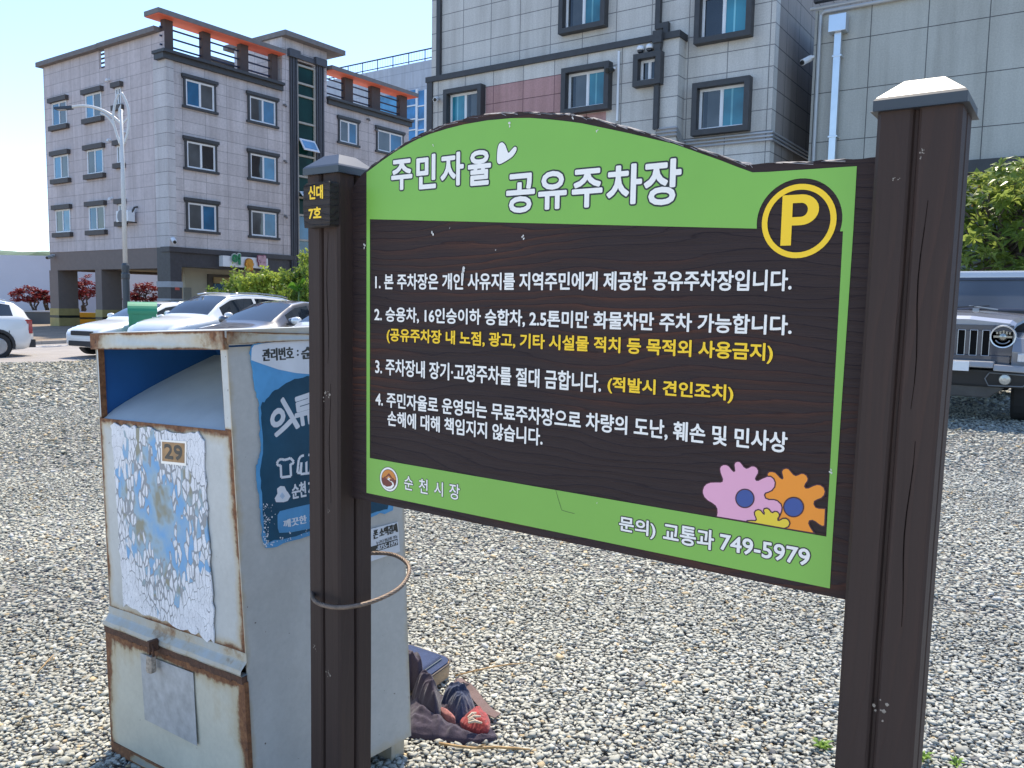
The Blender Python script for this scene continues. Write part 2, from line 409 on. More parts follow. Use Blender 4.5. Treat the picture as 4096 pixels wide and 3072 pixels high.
M_ink = mat('black_vinyl', (.018, .02, .018), .4, 0)
M_yel = mat('yellow_vinyl', (.98, .61, .01), .4, .04, 5)
M_cap = mat('slate_cap', (.026, .030, .036), .38, .1, 20, spec=.75)
M_chip = mat('pale_resin', (.26, .22, .18), .6, .25, 200)

M_crk = mat('crack_brown', (.012, .008, .007), 1.0, 0, spec=0)
SIGN = thing('parking_sign', (-.9, 1.458, ground(-.9, 1.458)), 'dark wooden community parking sign with green arched header and white rules', 'sign')
def post(x0a, x0b, w_, y0, dep, ztop, knots, chips):
    """x0a / x0b: left face x at z=0 and at the top"""
    s = w_; gw, gd, ch = .0045, .011, .006
    def sec(xl):
        g = .5
        xm = xl + s * .47; ym = y0 + dep * .5; xr = xl + s; y1 = y0 + dep
        return [(xl + ch, y0), (xm - gw - .004, y0), (xm - gw, y0 + .004), (xm - gw * .5, y0 + gd), (xm + gw * .5, y0 + gd), (xm + gw, y0 + .004), (xm + gw + .004, y0), (xr - ch, y0), (xr, y0 + ch),
                (xr, ym - gw - .004), (xr - .004, ym - gw), (xr - gd, ym - gw * .5), (xr - gd, ym + gw * .5), (xr - .004, ym + gw), (xr, ym + gw + .004), (xr, y1 - ch), (xr - ch, y1),
                (xl + ch, y1), (xl, y1 - ch), (xl, ym + gw), (xl + gd, ym), (xl, ym - gw), (xl, y0 + ch)]
    mb = MB(); zs = np.linspace(-.12, ztop, 12); n = len(sec(0)); vs = []
    for z in zs:
        xl = x0a + (x0b - x0a) * z / ztop + .0008 * math.sin(z * 7 + x0a * 9)
        vs += [(x, y, z) for x, y in sec(xl)]
    fs = [(i * n + k, i * n + (k + 1) % n, (i + 1) * n + (k + 1) % n, (i + 1) * n + k) for i in range(len(zs) - 1) for k in range(n)]
    mb.add(vs, fs + [tuple(range(n)), tuple((len(zs) - 1) * n + k for k in range(n))])
    o = mb.build('post', M_post, SIGN)
    # cap: skirt with a hipped top
    ov = .006; xl = x0b; cx0, cx1, cy0, cy1 = xl - ov, xl + s + ov, y0 - ov, y0 + dep + ov
    mb = MB(); r = .004
    def rect(i, z): return [(cx0 + i, cy0 + i, z), (cx1 - i, cy0 + i, z), (cx1 - i, cy1 - i, z), (cx0 + i, cy1 - i, z)]
    L_ = [rect(-.003, ztop - .003), rect(0, ztop - .002), rect(0, ztop + .014), rect(.0035, ztop + .0185), rect(.037, ztop + .047), rect(.043, ztop + .048)]
    vs = [p for q in L_ for p in q]
    fs = [(i * 4 + k, i * 4 + (k + 1) % 4, (i + 1) * 4 + (k + 1) % 4, (i + 1) * 4 + k) for i in range(len(L_) - 1) for k in range(4)] + [(20, 21, 22, 23), (3, 2, 1, 0)]
    mb.add(vs, fs); c = mb.build('post_cap', M_cap, None); c.parent = o
    c.data.transform(Matrix.Translation(-Vector(SIGN.location)))
    for kx, kz, kr in knots:      # resin knots: small ragged pale flecks on the front face
        mb = MB(); xf = x0a + (x0b - x0a) * kz / ztop
        for i in range(8):
            a = rng.uniform(0, 6.28); rr = kr * rng.uniform(.2, 1); q = kr * rng.uniform(.08, .22); px, pz = xf + kx * s + math.cos(a) * rr * .7, kz + math.sin(a) * rr
            mb.add([(px + q * math.cos(u) * rng.uniform(.5, 1), y0 - .0008 - i * 1e-5, pz + q * math.sin(u) * rng.uniform(.5, 1.2)) for u in np.arange(5) * 1.257], [tuple(range(5))])
        k_ = mb.build('knot', M_chip, None); k_.parent = o; k_.data.transform(Matrix.Translation(-Vector(SIGN.location)))
    # drying cracks
    for kx, z0, z1 in ((.72, .95, 1.25), (.66, 1.3, 1.62)):
        mb = MB(); pts = [(x0a + (x0b - x0a) * z / ztop + s * kx + .003 * math.sin(z * 23 + kx * 50), z) for z in np.linspace(z0, z1, 9)]
        for i in range(8):
            wv = .0003 + .0006 * math.sin(math.pi * (i + .5) / 8)
            (xa, za), (xb, zb) = pts[i], pts[i + 1]
            mb.quad((xa - wv, y0 - .0006, za), (xa + wv, y0 - .0006, za), (xb + wv, y0 - .0006, zb), (xb - wv, y0 - .0006, zb))
        k_ = mb.build('crack', M_crk, None); k_.parent = o; k_.data.transform(Matrix.Translation(-Vector(SIGN.location)))

    return o
post(-1.598, -1.595, .113, 1.40, .118, 1.762, [(.62, .505, .016), (.2, .56, .012), (.66, .93, .008), (.6, 1.22, .02)], [])
post(-.300, -.2845, .118, 1.40, .122, 1.762, [(.55, 1.69, .010), (.28, 1.655, .009), (.57, .80, .022), (.35, .42, .003)], [])

YB = 1.446
def SB(px, py): p = at(px, py, Y=YB); return (p[0], p[2])
def smap(a, b, h): return (a, YB - .0012 - h, b)
arch = [(1441, 704), (1487, 662), (1570, 602), (1635, 563), (1700, 528), (1811, 486), (1913, 463), (1980, 455), (2048, 450), (2141, 448), (2210, 452), (2279, 458), (2372, 474), (2465, 498), (2604, 537), (2789, 593), (2928, 637), (2985, 655), (3011, 658), (3072, 655), (3482, 630)]
pl = [SB(*p) for p in arch]
zb0 = SB(1424, 1994)[1]; zb1 = SB(3373, 2397)[1]
def ragged(pl):      # small splinters along the sawn top edge
    out = []
    for (xa, za), (xb, zb) in zip(pl[:-1], pl[1:]):
        n = max(2, int(abs(xb - xa) / .012))
        for i in range(n): q = i / n; out.append((xa + (xb - xa) * q, za + (zb - za) * q + rng.normal(0, .0012)))
    return out + [pl[-1]]
outl = [(-1.488, zb0), (-1.488, pl[0][1] - .03)] + ragged(pl) + [(-.285, pl[-1][1]), (-.285, zb1)]
mb = MB(); mb.prism(outl, lambda a, b: (a, YB, b), lambda a, b: (a, YB + .042, b))
# weathered, bleached splinters on the top edge
tp = ragged(pl)
for i in range(0, len(tp) - 3):
    if rng.uniform() < .55:
        x0, z0 = tp[i]; x1, z1 = tp[i + 2]; y0 = YB + rng.uniform(.002, .03); ww = rng.uniform(.003, .012)
        mb.hexa([(x0, y0, z0 - .002), (x1, y0, z1 - .002), (x1, y0 + ww, z1 - .002), (x0, y0 + ww, z0 - .002), (x0, y0, z0 + .0015), (x1, y0, z1 + .0015), (x1, y0 + ww, z1 + .0015), (x0, y0 + ww, z0 + .0015)], 1)
for i in range(0, len(tp) - 4):      # pale splinters where the saw cut meets the face
    if rng.uniform() < .62:
        k = rng.integers(1, 4); (x0, z0), (x1, z1) = tp[i], tp[i + k]; h = rng.uniform(.0012, .0055)
        mb.add([(x0, YB - .0008 - i * 2e-6, z0 - h * .4), (x1, YB - .0008 - i * 2e-6, z1 - h), (x1, YB + .003, z1 + .0012), (x0, YB + .003, z0 + .0012)], [(0, 1, 2, 3)], 1)
BOARD = mb.build('board', [M_board, mat('bleached_wood', (.36, .31, .28), .8, .35, 90)], SIGN)

# green frame
garch = [(1467, 690), (1530, 643), (1580, 609), (1626, 581), (1672, 557), (1719, 537), (1790, 515), (1857, 498), (1950, 482), (2048, 473), (2120, 472), (2187, 477), (2256, 484), (2326, 493), (2511, 532), (2696, 576), (2881, 641), (2950, 668), (3011, 690), (3072, 688), (3428, 665)]
cc = SB(3194, 885); cr = abs(SB(3344, 872)[0] - SB(3046, 872)[0]) / 2
c2 = cr * 1.145
stepR = SB(3354, 921); inL = SB(1480, 877); zin = inL[1]
aR = math.atan2(stepR[1] - cc[1], stepR[0] - cc[0]); aL = math.pi - math.atan2(SB(3022, 915)[1] - cc[1], c2)
arc = [(cc[0] + c2 * math.cos(a), cc[1] + c2 * math.sin(a)) for a in np.linspace(aR, aL, 30)]
ox0 = (SB(1467, 690)[0] + SB(1468, 1971)[0]) / 2; ix0 = (inL[0] + SB(1482, 1832)[0]) / 2
ox1 = SB(3428, 665)[0]; ix1 = (SB(3378, 925)[0] + SB(3301, 2145)[0]) / 2; oxb = SB(3320, 2353)[0]
zi1 = SB(3378, 925)[1]; zib = SB(1482, 1832)[1]; zib1 = SB(3301, 2145)[1]; zob0 = SB(1468, 1971)[1]; zob1 = SB(3320, 2353)[1]
mb = MB()
G = lambda pts: mb.add([smap(a, b, 0) for a, b in pts], [tuple(range(len(pts)))])
top = [SB(*p) for p in garch]
G([(ox0, zin)] + [(ox0, top[0][1])] + top[1:] + [(ox1, zi1), (ix1, zi1), (arc[0][0], zi1)] + arc + [(arc[-1][0], zin + (SB(3022, 915)[1] - zin)), (ix0, zin)])
G([(ox0, zib), (ox0, zin), (ix0, zin), (ix0, zib)])
G([(ix1, zi1), (ox1, zi1), (oxb, zib1), (ix1, zib1)])
G([(ox0, zob0), (ox0, zib), (ix0, zib), (ix1, zib1), (oxb, zib1), (oxb, zob1)])
FRAME = mb.build('green_frame', M_green, SIGN)

# yellow P in a ring
mb = MB(); n = 48
ri, ro = cr * .845, cr
vs = [smap(cc[0] + r_ * math.cos(a), cc[1] + r_ * math.sin(a), .0002) for a in np.arange(n) * 2 * math.pi / n for r_ in (ri, ro)]
mb.add(vs, [(2 * i, 2 * i + 1, (2 * i + 3) % (2 * n), (2 * i + 2) % (2 * n)) for i in range(n)])
a0 = SB(3136, 983); a1 = SB(3271, 780)
px0, pz0, px1, pz1 = SB(3122, 983)[0], SB(3122, 983)[1], SB(3275, 880)[0], SB(3140, 782)[1]
sw = (px1 - px0) * .29; hb = (pz1 - pz0); bz0 = pz0 + hb * .395
def bowl(x_, z0_, z1_, r0, k=14):
    c_ = (z0_ + z1_) / 2; h_ = (z1_ - z0_) / 2
    return [(x_ + r0 * math.cos(a), c_ + h_ * math.sin(a)) for a in np.linspace(-math.pi / 2, math.pi / 2, k)]
xs = px0 + sw; xb_ = px0 + (px1 - px0) * .52
outer = bowl(xb_, bz0, pz1, px1 - xb_); inner = bowl(xb_, bz0 + sw * .78, pz1 - sw * .78, px1 - xb_ - sw * 1.02)
mb.add([smap(*p, .0002) for p in [(px0, pz0), (xs, pz0), (xs, pz1), (px0, pz1)]], [(0, 1, 2, 3)])
o_ = [(xs, bz0)] + outer + [(xs, pz1)]; i_ = [(xs, bz0 + sw * .78)] + inner + [(xs, pz1 - sw * .78)]
mb.add([smap(*p, .0002) for p in o_ + i_], [(k, k + 1, len(o_) + k + 1, len(o_) + k) for k in range(len(o_) - 1)])
mb.build('parking_emblem', M_yel, SIGN)

# lettering on the sign: (text, left px, top px, right px, bottom px)
def words_(name, groups, m, bold, outline=0.0, par=None, om=None):
    par = par or SIGN
    for items in groups:
        o = outline; bx = []
        for tx, l, tpx, r_, bpx in items:
            A = SB(l, (tpx[0] + bpx[0]) / 2); B = SB(r_, (tpx[1] + bpx[1]) / 2); zt = (SB(l, tpx[0])[1] + SB(r_, tpx[1])[1]) / 2; zb = (SB(l, bpx[0])[1] + SB(r_, bpx[1])[1]) / 2
            bx.append((tx, A[0], zb, B[0] - A[0], zt - zb))
        mb = MB()
        for tx, a_, b_, w_, h_ in bx: letters(mb, tx, smap, a_ + o, b_ + o, w_ - 2 * o, h_ - 2 * o, bold, .0007)
        t_ = mb.build(name, m, par)
        if o > 0:
            mb = MB()
            for tx, a_, b_, w_, h_ in bx: letters(mb, tx, smap, a_, b_, w_, h_, bold + o, .00025)
            k_ = mb.build('lettering_outline', om or M_ink, par); k_.parent = t_
same = lambda a: (a, a)
title = [('주', 1563, same(632), 1656, same(766)), ('민', 1663, same(613), 1751, same(762)), ('자', 1760, same(604), 1862, same(750)), ('율', 1869, same(595), 1971, same(748)),
         ('공', 2022, same(688), 2147, same(858)), ('유', 2150, same(678), 2275, same(844)), ('주', 2284, same(669), 2418, same(837)), ('차', 2423, same(651), 2576, same(826)), ('장', 2571, same(631), 2733, same(828))]
words_('title_lettering', [title[:4], title[4:]], M_white, .0023, .0033)
white = [('1. 본 주차장은 개인 사유지를 지역주민에게 제공한 공유주차장입니다.', 1503, (1090, 1086), 3169, (1159, 1164)),
         ('2. 승용차, 16인승이하 승합차, 2.5톤미만 화물차만 주차 가능합니다.', 1500, (1222, 1266), 3169, (1290, 1342)),
         ('3. 주차장내 장기·고정주차를 절대 금합니다.', 1503, (1434, 1487), 2407, (1505, 1563)),
         ('4. 주민자율로 운영되는 무료주차장으로 차량의 도난, 훼손 및 민사상', 1504, (1562, 1730), 3151, (1632, 1809)),
         ('손해에 대해 책임지지 않습니다.', 1552, (1645, 1710), 2173, (1706, 1780))]
words_('rule_lettering', [[q_] for q_ in white], M_white, .0009)
yel = [('(공유주차장 내 노점, 광고, 기타 시설물 적치 등 목적외 사용금지)', 1549, (1308, 1378), 3093, (1372, 1457)),
       ('(적발시 견인조치)', 2432, (1504, 1540), 2935, (1572, 1615))]
words_('warning_lettering', [[q_] for q_ in yel], M_yel, .0009)
words_('contact_lettering', [[('문의)', 2474, (2062, 2078), 2628, (2140, 2158)), ('교통과', 2650, (2088, 2110), 2862, (2178, 2196)), ('749-5979', 2876, (2132, 2188), 3246, (2206, 2266))]], M_white, .0009, .0021)
words_('mayor_lettering', [[('순', 1617, same(1902), 1656, same(1962)), ('천', 1676, same(1913), 1715, same(1976)), ('시', 1737, same(1924), 1776, same(1986)), ('장', 1797, same(1932), 1843, same(2000))]], M_white, .0005, .0014)

def ngon(mb, pts, h, m=0): mb.add([smap(a, b, h) for a, b in pts], [tuple(range(len(pts)))], m)
def stroke(mb, pts, w_, h, m=0, closed=True):
    n = len(pts)
    for i in range(n if closed else n - 1):
        p, q = np.array(pts[i]), np.array(pts[(i + 1) % n]); d = q - p; L = np.linalg.norm(d)
        if L < 1e-6: continue
        d = d / L; nn = np.array([-d[1], d[0]]) * w_; e = d * w_ * .6; hh = h + (i % 5) * 1.5e-5
        mb.add([smap(*(p - nn - e), hh), smap(*(q - nn + e), hh), smap(*(q + nn + e), hh), smap(*(p + nn - e), hh)], [(0, 1, 2, 3)], m)
def dense(pts, k=3):      # closed Catmull-Rom
    P = np.array(pts); n = len(P); out = []
    for i in range(n):
        p0, p1, p2, p3 = P[i - 1], P[i], P[(i + 1) % n], P[(i + 2) % n]
        for u in np.arange(k) / k: out.append(tuple(.5 * (2 * p1 + (p2 - p0) * u + (2 * p0 - 5 * p1 + 4 * p2 - p3) * u * u + (3 * p1 - p0 - 3 * p2 + p3) * u ** 3)))
    return out
# heart by the title
ht = [(1990, 640), (1992, 600), (1998, 578), (2010, 570), (2022, 580), (2030, 600), (2036, 612), (2048, 600), (2060, 588), (2068, 592), (2066, 606), (2052, 626), (2030, 642), (2004, 656), (1994, 654)]
hp = dense([SB(*p) for p in ht])
mb = MB(); stroke(mb, hp, .0022, .0003); mb.build('heart_outline', M_ink, SIGN)
mb = MB(); ngon(mb, hp, .0007); mb.build('heart', M_white, SIGN)

M_pink = mat('pink_vinyl', (.78, .37, .50), .4, .03, 4); M_orange = mat('orange_vinyl', (.88, .28, .012), .4, .04, 4); M_blue = mat('blue_vinyl', (.025, .07, .27), .4, .04, 4); M_maroon = mat('maroon_line', (.05, .008, .02), .5, 0)
M_yel2 = mat('yellow_petal_vinyl', (.80, .58, .03), .4, .03, 4)
zz = lambda pts: [SB(2750 + .3013 * x, 1800 + .3013 * y) for x, y in pts]
pink = zz([(388, 884), (397, 830), (395, 780), (375, 740), (330, 705), (270, 670), (225, 625), (203, 570), (203, 530), (220, 480), (255, 445), (310, 425), (380, 422), (440, 423), (465, 415), (470, 385), (455, 345), (437, 295), (430, 245), (445, 210), (480, 192), (520, 192), (555, 210), (590, 255), (618, 282), (632, 275), (628, 240), (622, 195), (635, 162), (665, 148), (700, 152), (725, 180), (755, 220), (785, 240), (815, 232), (850, 210), (890, 210), (925, 230), (948, 270), (945, 310), (920, 350), (907, 380), (918, 400), (945, 400), (1000, 372), (1060, 347), (1110, 348), (1150, 380), (1170, 430), (1162, 490), (1125, 535), (1080, 558), (1040, 570), (1027, 595), (1040, 635), (1085, 655), (1150, 655), (1200, 672), (1245, 715), (1260, 760), (1255, 810), (1235, 860), (1205, 920), (1180, 985), (780, 948)])
orange = zz([(1060, 330), (1064, 308), (1085, 287), (1130, 283), (1170, 295), (1205, 330), (1235, 365), (1260, 380), (1270, 370), (1258, 320), (1252, 285), (1270, 252), (1310, 238), (1345, 245), (1375, 280), (1410, 322), (1440, 337), (1475, 325), (1510, 308), (1550, 310), (1585, 335), (1605, 375), (1600, 410), (1570, 450), (1558, 480), (1575, 503), (1610, 500), (1660, 475), (1720, 455), (1770, 460), (1815, 495), (1832, 550), (1820, 600), (1780, 640), (1730, 658), (1690, 680), (1683, 715), (1705, 755), (1745, 770), (1835, 772), (1825, 1005), (1790, 1012), (1750, 990), (1700, 950), (1660, 932), (1625, 938), (1613, 970), (1630, 1010), (1660, 1060), (1695, 1106), (1280, 1038), (1200, 920), (1200, 760), (1100, 680), (1018, 640), (1018, 560), (1080, 480), (1080, 380)])
yellow = zz([(785, 948), (800, 935), (850, 932), (905, 935), (920, 920), (912, 890), (897, 860), (893, 825), (910, 800), (945, 788), (980, 800), (1005, 835), (1022, 850), (1025, 830), (1012, 800), (1025, 775), (1060, 768), (1090, 785), (1115, 820), (1135, 828), (1160, 812), (1195, 815), (1222, 840), (1225, 875), (1205, 905), (1205, 930), (1225, 930), (1270, 905), (1315, 905), (1350, 930), (1365, 970), (1345, 1015), (1300, 1035), (1280, 1036)])
circ = lambda cx, cy, rx, ry: zz([(cx + rx * math.cos(a), cy + ry * math.sin(a)) for a in np.arange(32) * math.pi / 16])
fl = {}
for nm, pts, m_, h, pk in (('orange_flower', orange, M_orange, .0002, None), ('pink_flower', pink, M_pink, .0006, None), ('yellow_flower', yellow, M_yel2, .0010, None), ('blue_centre', circ(767, 640, 121, 122), M_blue, .0009, 'pink_flower'), ('blue_centre', circ(1413, 755, 131, 128), M_blue, .0009, 'orange_flower')):
    mb = MB(); ngon(mb, pts, h, 0); stroke(mb, pts, .0011, h + .0001, 1)
    fl[nm] = o = mb.build(nm, [m_, M_maroon], SIGN)
    if pk: o.parent = fl[pk]
# round city emblem beside the mayor's line
ce = SB(1557, 1917); cw = (SB(1594, 1917)[0] - SB(1519, 1917)[0]) / 2
cpt = lambda r_, a: (ce[0] + cw * r_ * math.cos(a), ce[1] + cw * r_ * math.sin(a))
ring_ = lambda r_, a0=0, a1=2 * math.pi, k=32: [cpt(r_, a) for a in np.linspace(a0, a1, k, endpoint=(a1 - a0) < 6.28)]
U = lambda pts: [(ce[0] + cw * x, ce[1] + cw * y) for x, y in pts]
M_rust_red = mat('maroon_vinyl', (.16, .025, .018), .4, .05, 5); M_amber = mat('amber_vinyl', (.62, .22, .03), .4, .05, 5)
mb = MB()
ngon(mb, ring_(1.0), .0002, 0); ngon(mb, ring_(.95), .0003, 1); ngon(mb, ring_(.80), .0004, 0); ngon(mb, ring_(.76), .0005, 2)
ngon(mb, ring_(.76, R(176), R(364), 24), .0006, 3)
ngon(mb, U([(-.55, .12), (-.3, .2), (-.02, .48), (.06, .48), (.34, .2), (.58, .12), (.52, .04), (.3, .1), (0, .3), (-.28, .1), (-.5, .04)]), .0007, 3)
ngon(mb, U([(-.1, .2), (.2, .05), (.05, .0), (.2, -.15), (-.2, .02), (.0, .06)]), .0008, 1)
ngon(mb, U([(.08, -.12), (.34, -.2), (.4, -.36), (.2, -.52), (-.2, -.62), (-.6, -.5), (-.42, -.66), (-.1, -.76), (.3, -.70), (.58, -.42), (.5, -.2), (.3, -.1)]), .0008, 1)
mb.build('city_emblem', [M_ink, M_white, M_amber, M_rust_red], SIGN)
# chipped paint: small pale flecks, where the photograph shows them
mb = MB()
for px, py, r_ in ((2039, 500, 7), (1735, 583, 4), (2391, 525, 4), (1733, 933, 7), (1853, 1076, 10), (1460, 984, 7), (2095, 950, 6), (2295, 470, 5), (1801, 912, 2), (3325, 1885, 5), (2390, 2010, 2), (1985, 1000, 2)):
    c0 = SB(px, py); k = r_ * .00052
    for i in range(3):
        a = rng.uniform(0, 6.28); d_ = (c0[0] + k * .7 * math.cos(a), c0[1] + k * 1.1 * math.sin(a))
        mb.add([smap(d_[0] + k * rng.uniform(.3, .8) * math.cos(u), d_[1] + k * rng.uniform(.4, 1.2) * math.sin(u), .0011 + i * 2e-5) for u in np.arange(6) * 1.047], [tuple(range(6))])
mb.add([smap(*SB(*p), .0011) for p in ((1849, 1098), (1853, 1066), (1858, 1098), (1855, 1128))], [(0, 1, 2, 3)])
mb.build('paint_chip', mat('chipped_white', (.66, .63, .58), .7, .1, 90), SIGN)
mb = MB(); cr_ = [(2224, 1958), (2236, 2000), (2248, 2040), (2275, 2048), (2300, 2054)]
stroke(mb, [SB(*p) for p in cr_], .0004, .0004, 0, False); mb.build('vinyl_crack', M_ink, SIGN)

# number plaque on the left post
YP = 1.37
QB = lambda px, py: (at(px, py, Y=YP)[0], at(px, py, Y=YP)[2])
x0, x1 = QB(1213, 820)[0], QB(1319, 820)[0]; z0, z1 = QB(1265, 909)[1], QB(1265, 728)[1]
mb = MB()
poly = [(x0 + .004, z0), (x1 - .003, z0 + .002), (x1, z0 + .006), (x1, z1 - .004), (x1 - .004, z1), (x0 + .012, z1 - .001), (x0 + .001, z1 - .008), (x0 + .002, z0 + .10), (x0 - .001, z0 + .05)]
mb.prism(poly, lambda a, b: (a, YP, b), lambda a, b: (a, 1.3995, b))
PLQ = mb.build('number_plaque', M_plaque, SIGN)
mb = MB()
pm_ = lambda a, b, h: (a, YP - .001 - h, b)
for tx, l, tp_, r_, bt in (('신대', 1235, 738, 1293, 800), ('7호', 1236, 826, 1286, 877)):
    A, B = QB(l, bt), QB(r_, tp_); letters(mb, tx, pm_, A[0], A[1], B[0] - A[0], B[1] - A[1], .0011, 0)
o = mb.build('plaque_lettering', M_yel, SIGN); o.parent = PLQ

# ================================================================== old clothes collection bin (leans a little to the left)
V_ = lambda *a: np.array(a, float)
BC = dict(FRb=V_(-1.7497, 1.3442, .0486), FLb=V_(-2.5208, 1.3895, -.0238), BRb=V_(-1.7083, 1.926, .0457), BLb=V_(-2.4701, 1.9838, .0043),
          FRt=V_(-1.8154, 1.3221, 1.3746), FLt=V_(-2.5686, 1.3845, 1.3417), BRt=V_(-1.7621, 1.9138, 1.3864), BLt=V_(-2.5339, 1.9631, 1.3509))
def BP(u, v, w_):      # u: 0 left .. 1 right, v: 0 front .. 1 back, w: 0 bottom .. 1 top
    a = (BC['FLb'] * (1 - u) + BC['FRb'] * u) * (1 - v) + (BC['BLb'] * (1 - u) + BC['BRb'] * u) * v
    b = (BC['FLt'] * (1 - u) + BC['FRt'] * u) * (1 - v) + (BC['BLt'] * (1 - u) + BC['BRt'] * u) * v
    return a * (1 - w_) + b * w_
NF = np.cross(BC['FRb'] - BC['FLb'], BC['FLt'] - BC['FLb']); NF /= np.linalg.norm(NF)        # out of the front
NR = np.cross(BC['BRb'] - BC['FRb'], BC['FRt'] - BC['FRb']); NR /= np.linalg.norm(NR)        # out of the right side
def proj(p):
    q = p - EYE; z = q @ FF; return np.array([2048 + CF * (q @ RR) / z, 1536 - CF * (q @ UU) / z])
def inv(face, px, py):
    f_ = (lambda a, b: BP(a, 0, b)) if face == 'F' else (lambda a, b: BP(1, a, b))
    p = np.array([.5, .5])
    for _ in range(30):
        r0 = proj(f_(*p)) - (px, py); J = np.stack([(proj(f_(p[0] + 1e-4, p[1])) - (px, py) - r0) / 1e-4, (proj(f_(p[0], p[1] + 1e-4)) - (px, py) - r0) / 1e-4], 1)
        p = p - np.linalg.solve(J, r0)
    return p
def FRT(u, w_, h=0): return BP(u, 0, w_) + NF * h
def RGT(v, w_, h=0): return BP(1, v, w_) + NR * h
fp = lambda px, py: inv('F', px, py); rp = lambda px, py: inv('R', px, py)

def mat_paint(name, base, rust_amt=.5, edge=.06, streak=.5):
    """old painted steel: blue-grey paint, rust along the panel edges (UV = panel), runs below"""
    m, t, b, L = nodes(name); c = coords(t)
    uv = t.nodes.new('ShaderNodeTexCoord').outputs['UV']; sp = t.nodes.new('ShaderNodeSeparateXYZ'); L.new(uv, sp.inputs[0])
    u, v = sp.outputs[0], sp.outputs[1]
    ed = math_(t, 'MINIMUM', math_(t, 'MINIMUM', u, math_(t, 'SUBTRACT', 1, u)), math_(t, 'MINIMUM', v, math_(t, 'SUBTRACT', 1, v)))
    n1 = noise(t, 9, 6, .68, c); n2 = noise(t, 1, 5, .6, mapping(t, c, (26, 26, 2.2))); n3 = noise(t, 55, 5, .7, c); n4 = noise(t, 2.2, 4, .6, c)
    edge_m = ramp(t, [(0, (1,) * 3), (edge, (.35,) * 3), (edge * 2.2, (0,) * 3)], ed)
    top = ramp(t, [(.35, (0,) * 3), (1, (1,) * 3)], v)
    r1 = math_(t, 'ADD', math_(t, 'MULTIPLY', edge_m, .42 * rust_amt + .1), math_(t, 'MULTIPLY', math_(t, 'MULTIPLY', top, n2), .32 * streak))
    r1 = math_(t, 'ADD', math_(t, 'MULTIPLY', n1, .55), r1)
    rust = ramp(t, [(.60, (0,) * 3), (.70, (1,) * 3)], r1)
    halo = ramp(t, [(.43, (0,) * 3), (.64, (.8,) * 3)], r1)
    pits = ramp(t, [(.715, (0,) * 3), (.74, (1,) * 3)], noise(t, 34, 3, .7, c))
    paint = mix(t, 1, ramp(t, [(.3, tuple(x * .86 for x in base)), (.7, tuple(x * 1.12 for x in base))], n4), ramp(t, [(.3, (.93,) * 3), (.7, (1.05,) * 3)], n3), 'MULTIPLY')
    col = mix(t, halo, paint, (.40, .31, .17)); col = mix(t, pits, col, (.10, .07, .05))
    col = mix(t, rust, col, ramp(t, [(.3, (.07, .028, .014)), (.55, (.20, .085, .035)), (.8, (.33, .17, .07))], n3))
    L.new(col, b.inputs['Base Color'])
    L.new(math_(t, 'ADD', .42, math_(t, 'MULTIPLY', rust, .45)), b.inputs['Roughness'])
    bump(t, b, math_(t, 'ADD', math_(t, 'MULTIPLY', rust, .5), math_(t, 'ADD', math_(t, 'MULTIPLY', n4, 2.0), math_(t, 'MULTIPLY', n3, .1))), .35, .006)
    return m
M_bin = mat_paint('bin_paint', (.44, .43, .40), .42, .03, .22)
M_binf = mat_paint('bin_front_paint', (.465, .475, .455), .85, .045, .30)
M_lid = mat_paint('lid_paint', (.52, .53, .50), .36, .02, .35); M_lip = mat_paint('lip_paint', (.47, .48, .45), .85, .26, .30)
M_door = mat_paint('door_paint', (.52, .50, .41), .90, .06, 1.5)
M_blueint = mat('blue_paint', (.012, .085, .26), .5, .18, 5, spec=.4)
M_chute = mat('chute_paint', (.42, .47, .50), .45, .15, 4)
M_rust = mat('rust', (.09, .042, .024), .85, .45, 60, bmp=.6, bscale=150)
M_dark = mat('dark_gap', (.012, .011, .011), .9, 0)

def panel(name, fm, poly, mt, parent, h0, h1, n=10, warp=0.0):
    """a sheet over the quad poly=[(a,b)x4: bl, br, tr, tl] with UV 0..1, rims back to h0"""
    mb = MB(); P = [np.array(p, float) for p in poly]; vs = []; uvs = []
    for j in range(n + 1):
        for i in range(n + 1):
            s_, t_ = i / n, j / n
            q = (P[0] * (1 - s_) + P[1] * s_) * (1 - t_) + (P[3] * (1 - s_) + P[2] * s_) * t_
            k = warp * math.sin(math.pi * s_) * math.sin(math.pi * t_) * math.sin(s_ * 5 + t_ * 4)
            vs.append(fm(q[0], q[1], h1 + k)); uvs.append((s_, t_))
    fs = [(j * (n + 1) + i, j * (n + 1) + i + 1, (j + 1) * (n + 1) + i + 1, (j + 1) * (n + 1) + i) for j in range(n) for i in range(n)]
    rim = [i for i in range(n + 1)] + [(j) * (n + 1) + n for j in range(1, n + 1)] + [n * (n + 1) + i for i in range(n - 1, -1, -1)] + [j * (n + 1) for j in range(n - 1, 0, -1)]
    b0 = len(vs)
    for r_ in rim:
        s_, t_ = uvs[r_]; q = (P[0] * (1 - s_) + P[1] * s_) * (1 - t_) + (P[3] * (1 - s_) + P[2] * s_) * t_
        vs.append(fm(q[0], q[1], h0)); uvs.append((s_, t_))
    fs += [(rim[i], b0 + i, b0 + (i + 1) % len(rim), rim[(i + 1) % len(rim)]) for i in range(len(rim))]
    mb.add(vs, fs); o = mb.build(name, mt, parent, fix=True)
    ul = o.data.uv_layers.new(name='panel')
    for lp in o.data.loops: ul.data[lp.index].uv = uvs[lp.vertex_index]
    return o
BIN = thing('clothes_bin', tuple(BP(.5, .5, 0)), 'rusty pale blue steel clothes collection bin leaning beside the sign post with the number plaque', 'clothes bin')
